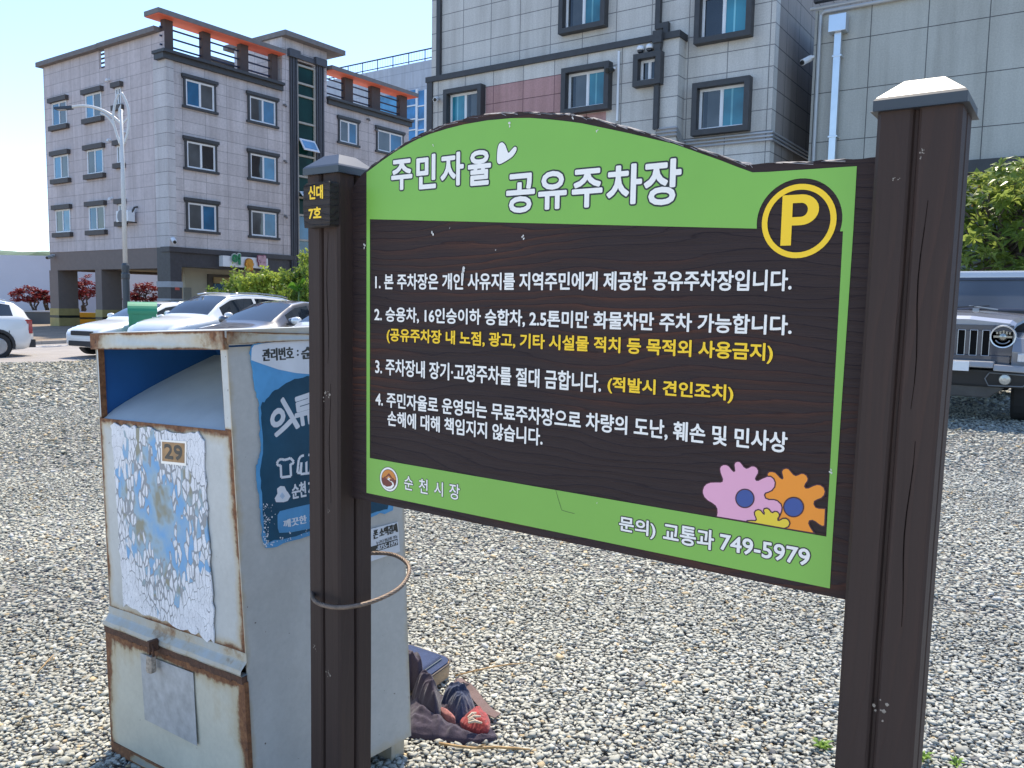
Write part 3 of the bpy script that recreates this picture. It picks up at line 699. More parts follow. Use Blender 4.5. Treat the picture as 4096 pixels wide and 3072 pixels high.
wo = (fp(400, 1670)[1] + fp(930, 1728)[1]) / 2; ws = (fp(440, 2413)[1] + fp(977, 2630)[1]) / 2
wl = .966
# side, back and floor sheets
panel('side_panel', RGT, [(0, 0), (1, 0), (1, wl), (0, wl)], M_bin, BIN, -.004, 0, 12, .006)
lf = lambda a, b, h: BP(0, a, b) + (BC['FLb'] - BC['FRb']) / .77 * h
panel('side_panel', lf, [(0, 0), (1, 0), (1, wl), (0, wl)], M_bin, BIN, -.004, 0, 6, .004)
bf = lambda a, b, h: BP(a, 1, b) + V_(.05, 1, 0) * h
panel('back_panel', bf, [(0.006, 0), (.994, 0), (.994, wl), (0.006, wl)], M_bin, BIN, -.003, -.0015, 6, .004)
panel('floor_panel', lambda a, b, h: BP(a, b, .012) + V_(0, 0, 1) * h, [(.01, .01), (.99, .01), (.99, .98), (.01, .98)], M_bin, BIN, -.003, 0, 2)
panel('front_panel', FRT, [(.004, ws), (.996, ws), (.996, wo), (.004, wo)], M_binf, BIN, -.003, 0, 12, .005)
# jambs at both sides of the mouth, with blue inner faces
for u0, u1 in ((.955, .996), (.004, .018)):
    panel('mouth_jamb', FRT, [(u0, wo + .0005), (u1, wo + .0005), (u1, wl), (u0, wl)], M_binf, BIN, -.02, -.0008, 6)
mb = MB()
for u_ in (.011, .962):
    mb.quad(BP(u_, .012, wo - .03), BP(u_, .985, wo - .03), BP(u_, .985, wl - .002), BP(u_, .012, wl - .002))
mb.quad(BP(.011, .72, wo - .03), BP(.962, .72, wo - .03), BP(.962, .72, wl - .002), BP(.011, .72, wl - .002))
mb.build('mouth_lining', M_blueint, BIN)
mb = MB(); n = 10; vs = []
for j in range(n + 1):
    for i in range(2):
        t_ = j / n; vs.append(BP(.014 + .944 * i, .004 + .70 * t_, wo - .004 + .135 * t_ ** .8))
mb.add(vs, [(2 * j, 2 * j + 1, 2 * j + 3, 2 * j + 2) for j in range(n)]); mb.build('chute', M_chute, BIN, smooth=True)
# lid: slab with folded rim
LT = lambda u, v, h: BP(u, v, 1) + V_(.02, 0, 1) * h
lid_ = [(-.008, -.012), (1.008, -.012), (1.008, 1.012), (-.008, 1.012)]
panel('lid', LT, lid_, M_lid, BIN, -.040, 0, 14, .004)
panel('lid_lip', FRT, [(-.010, wl - .004), (1.006, wl - .004), (1.006, .9985), (-.010, .9985)], M_lip, BIN, -.002, .0125, 14, .003)
panel('lid_rim', RGT, [(-.004, wl + .006), (1.004, wl + .006), (1.004, .9705), (-.004, .9975)], M_lip, BIN, -.002, .0105, 10, .002)
# ledge between front and door: a bent flange catching the sky, dark gap below, door standing proud
ld = .014
wl0 = ws; wd = (fp(425, 2500)[1] + fp(990, 2690)[1]) / 2 + .004
mb = MB(); n = 12; vs = []; uvs = []
prof = [(wl0 + .002, .0015), (wl0 - .016, .002), (wl0 - .019, .005), (wd + .010, ld + .006), (wd + .002, ld + .009), (wd - .003, ld + .005), (wd - .001, 0)]
for i in range(n + 1):
    for k, (w_, h) in enumerate(prof): vs.append(FRT(-.004 + 1.010 * i / n, w_, h + .0012 * math.sin(i * 2.1))); uvs.append((.2 + .6 * i / n, 1 - k / 6))
K = len(prof)
mb.add(vs, [(i * K + k, (i + 1) * K + k, (i + 1) * K + k + 1, i * K + k + 1) for i in range(n) for k in range(K - 1)])
mb.build('ledge', mat_paint('ledge_paint', (.42, .48, .51), .45, .02, .15), BIN)
mb = MB()
for i in range(30):
    u0, u1 = -.004 + 1.01 * i / 30, -.004 + 1.01 * (i + 1) / 30; k = .004 + .004 * rng.uniform()
    mb.hexa([FRT(u0, wd - .012 - k, ld * .3), FRT(u1, wd - .012 - k, ld * .3), FRT(u1, wd - .012 - k, ld + .005), FRT(u0, wd - .012 - k, ld + .005), FRT(u0, wd - .0035, ld * .3), FRT(u1, wd - .0035, ld * .3), FRT(u1, wd - .0035, ld + .0055), FRT(u0, wd - .0035, ld + .0055)])
mb.build('rusty_lip', M_rust, BIN)
DOOR = panel('door', FRT, [(-.012, .0), (1.0, .0), (1.008, wd - .016), (-.010, wd - .016)], M_door, BIN, 0.001, ld, 12, .004)
panel('bottom_rim', FRT, [(.0, -.004), (.99, -.004), (.99, .022), (.0, .022)], mat_paint('rim_paint', (.30, .30, .27), 1.5, .2, 1.0), BIN, .001, ld + .004, 6)
for u_, v_ in ((.06, .08), (.94, .08), (.94, .92), (.06, .92)):
    mb = MB(); p = BP(u_, v_, 0); gz = ground(p[0], p[1]) - .03
    mb.box(p[0] - .03, p[0] + .03, p[1] - .03, p[1] + .03, gz, p[2] + .012); mb.build('leg', M_bin, BIN)

# stickers on the bin -------------------------------------------------
def decal(name, fm, pts, h, mt, parent, thick=.0012):
    mb = MB(); mb.prism(pts, lambda a, b: fm(a, b, h - thick), lambda a, b: fm(a, b, h)); return mb.build(name, mt, parent)
# torn notice on the front: cracked white film over blue and olive residue
m, t, b, L = nodes('cracked_notice'); c = coords(t)
sx = mapping(t, c, (58, 58, 25))
wv = t.nodes.new('ShaderNodeVectorMath'); wv.operation = 'ADD'; nz_ = t.nodes.new('ShaderNodeTexNoise'); nz_.inputs['Scale'].default_value = 11; nz_.inputs['Detail'].default_value = 3; L.new(c, nz_.inputs[0])
L.new(sx, wv.inputs[0]); wsl = t.nodes.new('ShaderNodeVectorMath'); wsl.operation = 'SCALE'; wsl.inputs['Scale'].default_value = 1.1; L.new(nz_.outputs['Color'], wsl.inputs[0]); L.new(wsl.outputs[0], wv.inputs[1])
vo = N(t, 'ShaderNodeTexVoronoi', feature='DISTANCE_TO_EDGE'); L.new(wv.outputs[0], vo.inputs['Vector']); vo.inputs['Scale'].default_value = 1.0
vc = N(t, 'ShaderNodeTexVoronoi', feature='F1'); L.new(wv.outputs[0], vc.inputs['Vector']); vc.inputs['Scale'].default_value = 1.0
vf = N(t, 'ShaderNodeTexVoronoi', feature='DISTANCE_TO_EDGE'); L.new(mapping(t, wv.outputs[0], (2.6, 2.6, 3.2)), vf.inputs['Vector']); vf.inputs['Scale'].default_value = 1.0
uvn = t.nodes.new('ShaderNodeTexCoord').outputs['UV']; sp = t.nodes.new('ShaderNodeSeparateXYZ'); L.new(uvn, sp.inputs[0])
du = math_(t, 'ABSOLUTE', math_(t, 'SUBTRACT', sp.outputs[0], .50)); dv = math_(t, 'ABSOLUTE', math_(t, 'SUBTRACT', sp.outputs[1], .55))
cen = math_(t, 'SUBTRACT', 1, math_(t, 'ADD', math_(t, 'MULTIPLY', du, 1.0), math_(t, 'MULTIPLY', dv, 1.35)))
lost = math_(t, 'ADD', cen, math_(t, 'MULTIPLY', math_(t, 'SUBTRACT', math_(t, 'ADD', math_(t, 'MULTIPLY', vc.outputs['Color'], .62), math_(t, 'MULTIPLY', noise(t, 9, 3, .6, mapping(t, c, (1, 1, .6))), .75)), .52), 1.5))
lostm = ramp(t, [(.83, (0,) * 3), (.85, (1,) * 3)], lost)
gapw = ramp(t, [(.15, (.012,) * 3), (.8, (.18,) * 3)], cen)
gap = math_(t, 'LESS_THAN', vo.outputs['Distance'], gapw)
fineg = math_(t, 'LESS_THAN', vf.outputs['Distance'], .035)
under = ramp(t, [(.40, (.16, .36, .60)), (.52, (.30, .42, .50)), (.60, (.26, .25, .18))], noise(t, 7, 3, .6, c))
filmc = mix(t, math_(t, 'MULTIPLY', fineg, .35), ramp(t, [(.3, (.66, .66, .68)), (.7, (.80, .80, .82))], noise(t, 20, 4, .6, c)), (.30, .31, .33))
und = math_(t, 'MAXIMUM', lostm, gap)
dirt = mix(t, math_(t, 'MULTIPLY', gap, math_(t, 'SUBTRACT', 1, lostm)), under, (.27, .28, .29))
L.new(mix(t, und, filmc, dirt), b.inputs['Base Color']); b.inputs['Roughness'].default_value = .55
bump(t, b, math_(t, 'SUBTRACT', math_(t, 'MULTIPLY', math_(t, 'SUBTRACT', 1, und), 1.0), math_(t, 'MULTIPLY', fineg, .3)), .6, .002)
M_notice = m
q = [fp(502, 2421), fp(865, 2560), fp(818, 1740), fp(452, 1697)]
nr = 26; pts = []
for i in range(4):
    a, b_ = q[i], q[(i + 1) % 4]
    for k in range(nr): pts.append(tuple(a + (b_ - a) * k / nr + rng.normal(0, .0035, 2)))
o = decal('torn_notice', FRT, pts, .0062, M_notice, BIN, .004)
ul = o.data.uv_layers.new(name='film'); lo = np.min(pts, 0); hi = np.max(pts, 0); npt = len(pts)
for lp in o.data.loops:
    p = pts[lp.vertex_index % npt]; ul.data[lp.index].uv = ((p[0] - lo[0]) / (hi[0] - lo[0]), (p[1] - lo[1]) / (hi[1] - lo[1]))
decal('number_sticker', FRT, [fp(655, 1852), fp(754, 1862), fp(756, 1764), fp(654, 1757)], .0080, M_white, BIN)
decal('number_field', FRT, [fp(660, 1842), fp(749, 1851), fp(750, 1772), fp(659, 1765)], .0086, mat('worn_bronze', (.34, .19, .075), .5, .45, 30), BIN, .0005)
mb = MB(); A = fp(671, 1833); B = fp(740, 1780)
letters(mb, '29', lambda a, b, h: FRT(a, b, .0090 + h), A[0], A[1], B[0] - A[0], B[1] - A[1], .0018, 0); mb.build('number_lettering', M_ink, BIN)
o = decal('grey_film', FRT, [fp(603, 2868), fp(812, 2972), fp(797, 2683), fp(585, 2604)], ld + .0052, mat('grey_film', (.37, .375, .375), .45, .28, 26), BIN, .001)

# big blue poster on the right side
M_navy = mat('poster_navy', (.014, .062, .105), .5, .35, 6, spec=.2); M_sky = mat('poster_sky', (.085, .28, .50), .5, .28, 7, spec=.25); M_pw = mat('poster_white', (.62, .63, .65), .5, .10, 14)
RX = lambda pts: [tuple(rp(*p)) for p in pts]
P0 = [(1002, 1390), (1010, 1378), (1040, 1372), (1090, 1366), (1150, 1360), (1250, 1352), (1400, 1345), (1540, 1345), (1566, 1400), (1572, 1700), (1568, 2040), (1500, 2060), (1400, 2095), (1300, 2125), (1240, 2140), (1150, 2166), (1059, 2191), (1048, 2160), (1040, 2080), (1036, 2000), (1026, 1950), (1022, 1880), (1035, 1830), (1042, 1780), (1036, 1700), (1035, 1620), (1016, 1560), (1003, 1460), (998, 1420)]
def jag(pts, s_=.0025, n=4):
    out = []
    for i in range(len(pts)):
        a, b_ = np.array(pts[i]), np.array(pts[(i + 1) % len(pts)])
        for k in range(n): out.append(tuple(a + (b_ - a) * k / n + (rng.normal(0, s_, 2) if k else 0)))
    return out
POS = decal('poster', RGT, jag(RX(P0)), .0050, M_sky, BIN, .003)
def pdec(name, pts, h, mt): 
    o = decal(name, RGT, pts, h, mt, BIN, .0004); o.parent = POS; return o
pdec('poster_header', RX([(1003, 1392), (1012, 1381), (1040, 1375), (1090, 1369), (1150, 1363), (1250, 1355), (1400, 1348), (1538, 1347), (1552, 1385), (1500, 1440), (1400, 1475), (1300, 1494), (1240, 1497), (1180, 1492), (1110, 1478), (1050, 1458), (1000, 1440)]), .0056, M_pw)
ell = [(1038, 1628), (1060, 1596), (1095, 1560), (1140, 1532), (1190, 1514), (1240, 1506), (1320, 1500), (1420, 1520), (1500, 1570), (1560, 1660), (1566, 1760), (1564, 1990), (1545, 2036), (1500, 2046), (1400, 2078), (1300, 2106), (1240, 2122), (1150, 2150), (1064, 2172), (1052, 2120), (1046, 2050), (1044, 1970), (1036, 1900), (1044, 1830), (1048, 1760), (1042, 1700)]
pdec('poster_field', jag(RX(ell), .002, 3), .0056, M_navy)
def plet(tx, quad, bold, mt, name='poster_lettering'):
    """quad: pixel corners bl, br, tr, tl of the word"""
    Q = [rp(*p) for p in quad]; mb = MB()
    v, f, pts, ed, ext = glyph(tx)
    k = np.linalg.norm(Q[3] - Q[0]); 
    def fm(a, b, h):
        q_ = (Q[0] * (1 - a) + Q[1] * a) * (1 - b) + (Q[3] * (1 - a) + Q[2] * a) * b; return RGT(q_[0], q_[1], .0060 + h)
    letters(mb, tx, fm, 0, 0, 1, 1, bold, 0); o = mb.build(name, mt, BIN); o.parent = POS; return o
plet('관리번호', [(1043, 1446), (1172, 1438), (1168, 1386), (1043, 1396)], .02, M_ink)
plet(':', [(1182, 1424), (1190, 1423), (1189, 1399), (1182, 1400)], .05, M_ink)
plet('순천', [(1199, 1438), (1300, 1430), (1298, 1380), (1199, 1388)], .03, M_ink)
plet('의', [(1108, 1772), (1196, 1706), (1128, 1586), (1058, 1668)], .042, M_pw)
plet('류', [(1180, 1710), (1262, 1690), (1248, 1564), (1164, 1592)], .045, M_pw)
plet('순천', [(1163, 1996), (1221, 1985), (1217, 1922), (1160, 1938)], .03, M_pw)
plet('재', [(1228, 1984), (1262, 1976), (1258, 1914), (1226, 1922)], .045, M_pw)
def line(name, pts, w_, mt, closed=True, par=None, h=.0060):
    mb = MB(); P = [np.array(rp(*p)) for p in pts]; n = len(P)
    for i in range(n if closed else n - 1):
        a, b_ = P[i], P[(i + 1) % n]; d = b_ - a; d = d * (1, 2.3); nn = np.array([-d[1], d[0]]) / max(1e-9, np.linalg.norm(d)) * w_ * (1, 1 / 2.3)
        k = h + (i % 4) * 2e-5; mb.add([RGT(*(a - nn), k), RGT(*(b_ - nn), k), RGT(*(b_ + nn), k), RGT(*(a + nn), k)], [(0, 1, 2, 3)])
    o = mb.build(name, mt, BIN); o.parent = POS
z7 = lambda pts: [(980 + x * .5546, 1330 + y * .5546) for x, y in pts]
line('shirt_symbol', z7([(255, 912), (275, 918), (300, 912), (318, 904), (342, 930), (332, 950), (318, 945), (322, 1035), (252, 1044), (248, 955), (232, 960), (220, 942), (235, 918)]), .006, M_pw)
line('jacket_symbol', z7([(415, 885), (432, 874), (448, 880), (480, 890), (490, 930), (490, 1005), (468, 1010), (466, 940), (460, 1012), (392, 1020), (398, 935), (388, 1012), (368, 1010), (378, 915), (392, 892)]), .006, M_pw)
line('jacket_symbol', z7([(432, 880), (434, 1014)]), .006, M_pw, False)
pdec('recycling_symbol', RX(z7([(215, 1222), (205, 1195), (225, 1160), (222, 1125), (245, 1106), (275, 1108), (290, 1140), (300, 1150), (318, 1180), (300, 1212), (270, 1222)])), .0060, M_pw)
pdec('recycling_core', RX(z7([(240, 1180), (258, 1150), (278, 1178), (262, 1200)])), .0064, mat('poster_faded', (.40, .50, .62), .5, .2, 40))
pdec('poster_banner', RX([(1112, 2130), (1106, 2110), (1105, 2060), (1114, 2044), (1160, 2032), (1240, 2014), (1290, 2004), (1290, 2100), (1240, 2112), (1160, 2128)]), .0060, M_sky)
o = plet('깨끗한 도', [(1128, 2112), (1262, 2082), (1258, 2048), (1126, 2080)], .012, M_pw)
for v in o.data.vertices: v.co += Vector(NR) * .0006
mb = MB()      # scuffed specks along the poster's lower left edge
for i in range(110):
    px = 1048 + abs(rng.normal(0, 18)); py = rng.uniform(2010, 2180)
    if rng.uniform() < .25: px = rng.uniform(1050, 1235); py = 2186 - (px - 1059) * .28 - abs(rng.normal(0, 12))
    c0 = rp(px, py); r_ = rng.uniform(.0008, .0028)
    mb.add([RGT(c0[0] + 2 * r_ * math.cos(a) * rng.uniform(.4, 1), c0[1] + r_ * math.sin(a) * rng.uniform(.4, 1), .0063 + i * 3e-6) for a in np.arange(5) * 1.257], [tuple(range(5))])
o = mb.build('scuff', M_pw, BIN); o.parent = POS
# small white advert sticker near the back edge
ADV = decal('advert_sticker', RGT, RX([(1430, 2262), (1596, 2205), (1588, 2087), (1430, 2128)]), .0045, M_pw, BIN, .002)
def alet(tx, quad, bold, mt):
    Q = [rp(*p) for p in quad]; mb = MB()
    def fm(a, b, h):
        q_ = (Q[0] * (1 - a) + Q[1] * a) * (1 - b) + (Q[3] * (1 - a) + Q[2] * a) * b; return RGT(q_[0], q_[1], .0052 + h)
    letters(mb, tx, fm, 0, 0, 1, 1, bold, 0); o = mb.build('advert_lettering', mt, BIN); o.parent = ADV
alet('폰 소액결제', [(1488, 2158), (1588, 2126), (1583, 2092), (1488, 2120)], .02, M_ink)
alet('누구나 현금화 가능', [(1500, 2180), (1586, 2150), (1585, 2138), (1500, 2165)], .006, M_ink)
bd = decal('advert_band', RGT, RX([(1480, 2212), (1588, 2178), (1586, 2154), (1480, 2186)]), .0050, M_ink, BIN, .0004); bd.parent = ADV
alet('-8755-1979', [(1500, 2203), (1586, 2176), (1585, 2158), (1500, 2184)], .012, M_pw)

# rusty padlock in the hasp
c0 = FRT(*fp(660, 2590), ld + .02); ex = (BC['FRb'] - BC['FLb']); ex /= np.linalg.norm(ex); ez = np.cross(NF, ex) * -1
ez = np.cross(ex, NF) * -1
if ez[2] < 0: ez = -ez
LK = thing('padlock', tuple(c0), 'small rusty padlock hanging from the ledge of the clothes bin', 'padlock')
LP = lambda a, b, h: c0 + ex * a + ez * b + NF * h
mb = MB(); mb.prism([(-.017, -.058), (-.010, -.064), (.010, -.064), (.017, -.058), (.015, -.012), (-.013, -.010)], lambda a, b: LP(a - .12 * b * -1 - .004, b, .000), lambda a, b: LP(a - .12 * b * -1 - .004, b, .016))
mb.build('lock_body', mat('flaked_lock', (.34, .28, .22), .8, .6, 110), LK, bevel=.002)
mb = MB(); mb.tube([LP(-.010, -.012, .008), LP(-.010, .014, .008), LP(-.004, .024, .006), LP(.004, .024, .006), LP(.010, .012, .008), LP(.010, -.012, .008)], .0035, 8); mb.build('shackle', M_rust, LK, smooth=True)
mb = MB(); mb.prism([(-.004, .002), (.006, .002), (.008, .034), (-.002, .036)], lambda a, b: LP(a, b, -.012), lambda a, b: LP(a, b, .018)); mb.build('hasp', M_rust, LK)

# wire rope loop round the left post
RP_LABEL = 'rusty twisted wire rope looped around the sign post with the number plaque'
ctrl = [V_(-1.648, 1.500, .722), V_(-1.612, 1.43, .708), V_(-1.545, 1.376, .698), V_(-1.470, 1.383, .696), V_(-1.425, 1.452, .700), V_(-1.412, 1.545, .715), V_(-1.452, 1.625, .738), V_(-1.53, 1.652, .752), V_(-1.608, 1.625, .748), V_(-1.648, 1.565, .735)]
pr = []
for i in range(len(ctrl)):
    p0, p1, p2, p3 = ctrl[i - 1], ctrl[i], ctrl[(i + 1) % 10], ctrl[(i + 2) % 10]
    for u in np.arange(16) / 16: pr.append(.5 * (2 * p1 + (p2 - p0) * u + (2 * p0 - 5 * p1 + 4 * p2 - p3) * u * u + (3 * p1 - p0 - 3 * p2 + p3) * u ** 3))
pr.append(pr[0]); mb = MB()
for s_ in range(6):
    pts = []
    for i, p in enumerate(pr):
        tt = pr[min(i + 1, len(pr) - 1)] - pr[max(i - 1, 0)]; tt /= np.linalg.norm(tt); a = np.cross(tt, V_(0, 0, 1)); a /= np.linalg.norm(a); b_ = np.cross(tt, a)
        an = s_ * math.pi / 3 + i * .52; pts.append(p + (a * math.cos(an) + b_ * math.sin(an)) * .0034)
    mb.tube(pts, .0026, 6)
tag(mb.build('wire_rope', mat('wire_rust', (.20, .15, .115), .5, .4, 40, metal=.45), None, smooth=True, loc=(-1.53, 1.55, .70)), RP_LABEL, 'rope')

# ------------------------------------------------------------------ cast-off things beside the bin
def fabric(name, col, var=.15, scale=14):
    m, t, b, L = nodes(name); c = coords(t)
    f = noise(t, scale, 5, .6, c); g = noise(t, 420, 2, .5, c)
    L.new(mix(t, 1, ramp(t, [(.3, tuple(x * (1 - var) for x in col)), (.7, tuple(x * (1 + var) for x in col))], f), ramp(t, [(.3, (.8,) * 3), (.7, (1.2,) * 3)], g), 'MULTIPLY'), b.inputs['Base Color'])
    b.inputs['Roughness'].default_value = .9; b.inputs['Specular IOR Level'].default_value = .2; b.inputs['Sheen Weight'].default_value = .25
    bump(t, b, math_(t, 'ADD', g, math_(t, 'MULTIPLY', noise(t, 34, 4, .6, c), 2.5)), .45, .003); return m
def heap(name, px_outline, hfun, mt, parent=None, n=34, zoff=.026, lab=None, cat=None, grp=None, lift=0.0, rf=.17):
    """cloth lying on the stones: outline given on the ground, height from hfun(s: 0 rim..1 inside, x, y)"""
    pts = np.array([onground(*p, h=lift)[:2] for p in px_outline]); 
    lo, hi = pts.min(0), pts.max(0); sp = max(hi - lo) / n
    bm = bmesh.new(); vs = [bm.verts.new((x, y, 0)) for x, y in dense(pts.tolist(), 4)]
    f_ = bm.faces.new(vs); bmesh.ops.triangulate(bm, faces=[f_])
    for _ in range(5): bmesh.ops.subdivide_edges(bm, edges=[e for e in bm.edges if e.calc_length() > sp * 1.5], cuts=1); bmesh.ops.triangulate(bm, faces=bm.faces)
    bmesh.ops.beautify_fill(bm, faces=bm.faces, edges=bm.edges)
    rim = np.array([v.co[:2] for v in bm.verts if v.is_boundary]); R_ = max(hi - lo) * rf
    c0 = Vector((*(lo + hi) / 2, 0)); c0.z = ground(c0.x, c0.y)
    for v in bm.verts:
        d = np.min(np.hypot(rim[:, 0] - v.co.x, rim[:, 1] - v.co.y)); s_ = min(1, d / R_); s_ = math.sin(s_ * math.pi / 2)
        v.co.z = ground(v.co.x, v.co.y) + zoff + hfun(s_, v.co.x - c0.x, v.co.y - c0.y)
    rimv = [e for e in bm.edges if e.is_boundary]
    r = bmesh.ops.extrude_edge_only(bm, edges=rimv)
    for v in [g_ for g_ in r['geom'] if isinstance(g_, bmesh.types.BMVert)]: v.co.z = ground(v.co.x, v.co.y) - .02
    bmesh.ops.recalc_face_normals(bm, faces=bm.faces)
    me = bpy.data.meshes.new(name)
    for v in bm.verts: v.co -= c0
    bm.to_mesh(me); bm.free(); me.materials.append(mt); me.polygons.foreach_set('use_smooth', [True] * len(me.polygons))
    o = bpy.data.objects.new(name, me); COL.objects.link(o); o.location = c0
    if parent: o.parent = parent; o.location = c0 - Vector(parent.location)
    if lab: tag(o, lab, cat, grp)
    sd = o.modifiers.new('smooth', 'SUBSURF'); sd.levels = sd.render_levels = 1
    return o
z6 = lambda pts: [(1600 + x * .3014, 2550 + y * .3014) for x, y in pts]
from mathutils import noise as mn
def fold(x, y, k, a):      # wrinkled ridges running across direction a
    u, v = x * math.cos(a) + y * math.sin(a), -x * math.sin(a) + y * math.cos(a)
    q = Vector((u * k * .42, v * k * .16, a * 7)); n1 = mn.noise(q); n2 = mn.noise(q * 2.3 + Vector((5, 1, 2)))
    return max(0, .75 * (1 - 2.2 * abs(n1)) + .45 * (1 - 2 * abs(n2)) - .1)
M_plum = fabric('plum_fleece', (.050, .038, .054)); M_nv = fabric('navy_cloth', (.035, .045, .085)); M_red = fabric('red_knit', (.30, .045, .04), .4, 60)
# case: low soft suitcase lying on the stones, its tan side to the viewer
cr0 = onground(*z6([(720, 560)])[0]); e1 = onground(*z6([(430, 790)])[0]) - cr0; e1[2] = 0; l1 = np.linalg.norm(e1); e1 /= l1
e2 = V_(-e1[1], e1[0], 0)
if e2 @ V_(-.4, 1, 0) < 0: e2 = -e2
CASE = thing('suitcase', tuple(cr0), 'small navy suitcase with tan sides lying behind the plum jacket', 'suitcase')
W1, W2, HH = .34, .24, .062
def rrect(i, r): 
    out = []
    for cx_, cy_, a0_ in ((W1 - r, r, -90), (W1 - r, W2 - r, 0), (r, W2 - r, 90), (r, r, 180)):
        for k in range(6): a = R(a0_ + 90 * k / 5); out.append((cx_ + (r - i) * math.cos(a), cy_ + (r - i) * math.sin(a)))
    return out
CP = lambda a, b, z: cr0 + e1 * a + e2 * b + V_(0, 0, z + .02 * b / W2 + .016)
def band(name, lev, mt):
    mb = MB(); n = 24; vs = [CP(x, y, z) for i, z, r_ in lev for x, y in rrect(i, r_)]
    mb.add(vs, [(j * n + k, j * n + (k + 1) % n, (j + 1) * n + (k + 1) % n, (j + 1) * n + k) for j in range(len(lev) - 1) for k in range(n)] + [tuple(range(n - 1, -1, -1)), tuple((len(lev) - 1) * n + k for k in range(n))])
    return mb.build(name, mt, CASE, smooth=False)
M_tan = fabric('tan_canvas', (.44, .29, .155), .12, 30); M_den = fabric('navy_canvas', (.028, .045, .105), .12, 30)
band('case_side', [(.012, 0, .05), (.002, .012, .05), (.0, HH * .5, .05), (.002, HH, .05)], M_tan)
band('case_top', [(.006, HH + .0005, .05), (.006, HH + .008, .05)], M_den)
band('case_flap', [(.038, HH + .0085, .04), (.036, HH + .018, .04), (.042, HH + .022, .04)], M_den)
for nm, i_, z_, mt in (('piping', .001, HH + .002, mat('piping', (.10, .075, .06), .6, .2)), ('piping', .037, HH + .012, mat('grey_piping', (.22, .24, .24), .6, .2))):
    mb = MB(); p = [CP(x, y, z_) for x, y in rrect(i_, .045)]; mb.tube(p + [p[0]], .004, 6); mb.build(nm, mt, CASE, smooth=True)
# strap with buckle, part of the case
sp_ = [onground(*p, h=h_) for p, h_ in zip(z6([(700, 620), (760, 590), (830, 570), (900, 650), (960, 720), (1040, 830), (1130, 940), (1220, 1010), (1300, 1045)]), (.07, .085, .08, .06, .05, .046, .044, .042, .04))]
mb = MB(); wv_ = .019; vs = []
for i, p in enumerate(sp_):
    tt = sp_[min(i + 1, 8)] - sp_[max(i - 1, 0)]; tt[2] = 0; tt /= np.linalg.norm(tt); s_ = V_(-tt[1], tt[0], 0) * wv_
    vs += [p - s_, p + s_, p + s_ + V_(0, 0, .003), p - s_ + V_(0, 0, .003)]
mb.add(vs, [(i * 4 + k, i * 4 + (k + 1) % 4, i * 4 + 4 + (k + 1) % 4, i * 4 + 4 + k) for i in range(8) for k in range(4)] + [(0, 1, 2, 3), (35, 34, 33, 32)])
mb.build('strap', fabric('strap_webbing', (.16, .105, .09), .1, 90), CASE)
bc = onground(*z6([(820, 580)])[0], h=.068); mb = MB(); aa = [bc + V_(x, y, z) for x, y, z in ((-.022, -.014, 0), (.022, -.018, -.004), (.024, .012, .01), (-.02, .014, .012))]
mb.tube(aa + [aa[0]], .003, 6); mb.build('buckle', mat('buckle_metal', (.18, .16, .14), .4, .1, metal=.7), CASE)
# plum jacket slumped against the bin
JK = heap('jacket', z6([(60, 1190), (170, 1235), (400, 1262), (700, 1300), (960, 1310), (1200, 1292), (1285, 1262), (1270, 1232), (1100, 1238), (900, 1190), (740, 1115), (600, 1030), (470, 950), (560, 800), (540, 700), (420, 600), (300, 520), (180, 470), (90, 420), (20, 600), (0, 900)]),
          lambda s_, x, y: .004 + .055 * s_ * max(.3, min(1, (.30 - x) * 2.4)) + .026 * s_ * fold(x, y, 42, .7) + .010 * min(1, 3 * s_) * fold(x, y, 100, 1.9), M_plum, None, 60, lift=.045, lab='crumpled plum fleece jacket with open zip slumped against the bin', cat='jacket')
jz = [onground(*p, h=h_) - np.array(JK.location) for p, h_ in zip(z6([(440, 940), (500, 985), (600, 1050), (740, 1122), (900, 1196), (1100, 1240), (1270, 1250)]), (.045, .042, .036, .032, .028, .024, .02))]
mb = MB(); k = 0
for a, b_ in zip(jz[:-1], jz[1:]):
    n_ = int(np.linalg.norm(b_ - a) / .0045)
    for i in range(n_):
        p = a + (b_ - a) * i / n_; mb.box(p[0] - .0017, p[0] + .0017, p[1] - .004, p[1] + .004, p[2] - .001, p[2] + .0025)
o = mb.build('zip', mat('zip_metal', (.14, .13, .15), .4, .2, 60, metal=.5), None); o.parent = JK
JS = heap('sleeve', z6([(130, 560), (160, 700), (260, 800), (420, 900), (520, 880), (560, 780), (520, 690), (400, 590), (330, 560), (220, 520)]),
     lambda s_, x, y: .03 + .085 * s_ + .026 * s_ * fold(x, y, 60, 2.4), M_plum, None, 40, lift=.10)
w0 = JS.location.copy(); JS.parent = JK; JS.location = w0 - JK.location
CO = heap('hood', z6([(60, 420), (140, 400), (240, 430), (320, 400), (300, 350), (270, 300), (215, 260), (120, 250), (60, 300)]),
     lambda s_, x, y: .10 + .07 * s_ + .03 * s_ * fold(x, y, 60, 1.1), M_plum, None, 34, lift=.17)
w0 = CO.location.copy(); CO.parent = JK; CO.location = w0 - JK.location
heap('cloth', z6([(520, 830), (560, 760), (650, 720), (760, 730), (850, 700), (920, 760), (1000, 850), (995, 940), (920, 1010), (850, 1060), (740, 1045), (650, 960), (600, 900)]),
     lambda s_, x, y: .005 + .060 * s_ + .030 * s_ * fold(x, y, 46, 2.2) + .008 * fold(x, y, 120, .6), M_nv, None, 40, lift=.06, rf=.26, lab='dark navy cloth bundled between the suitcase and the red mitten', cat='cloth')
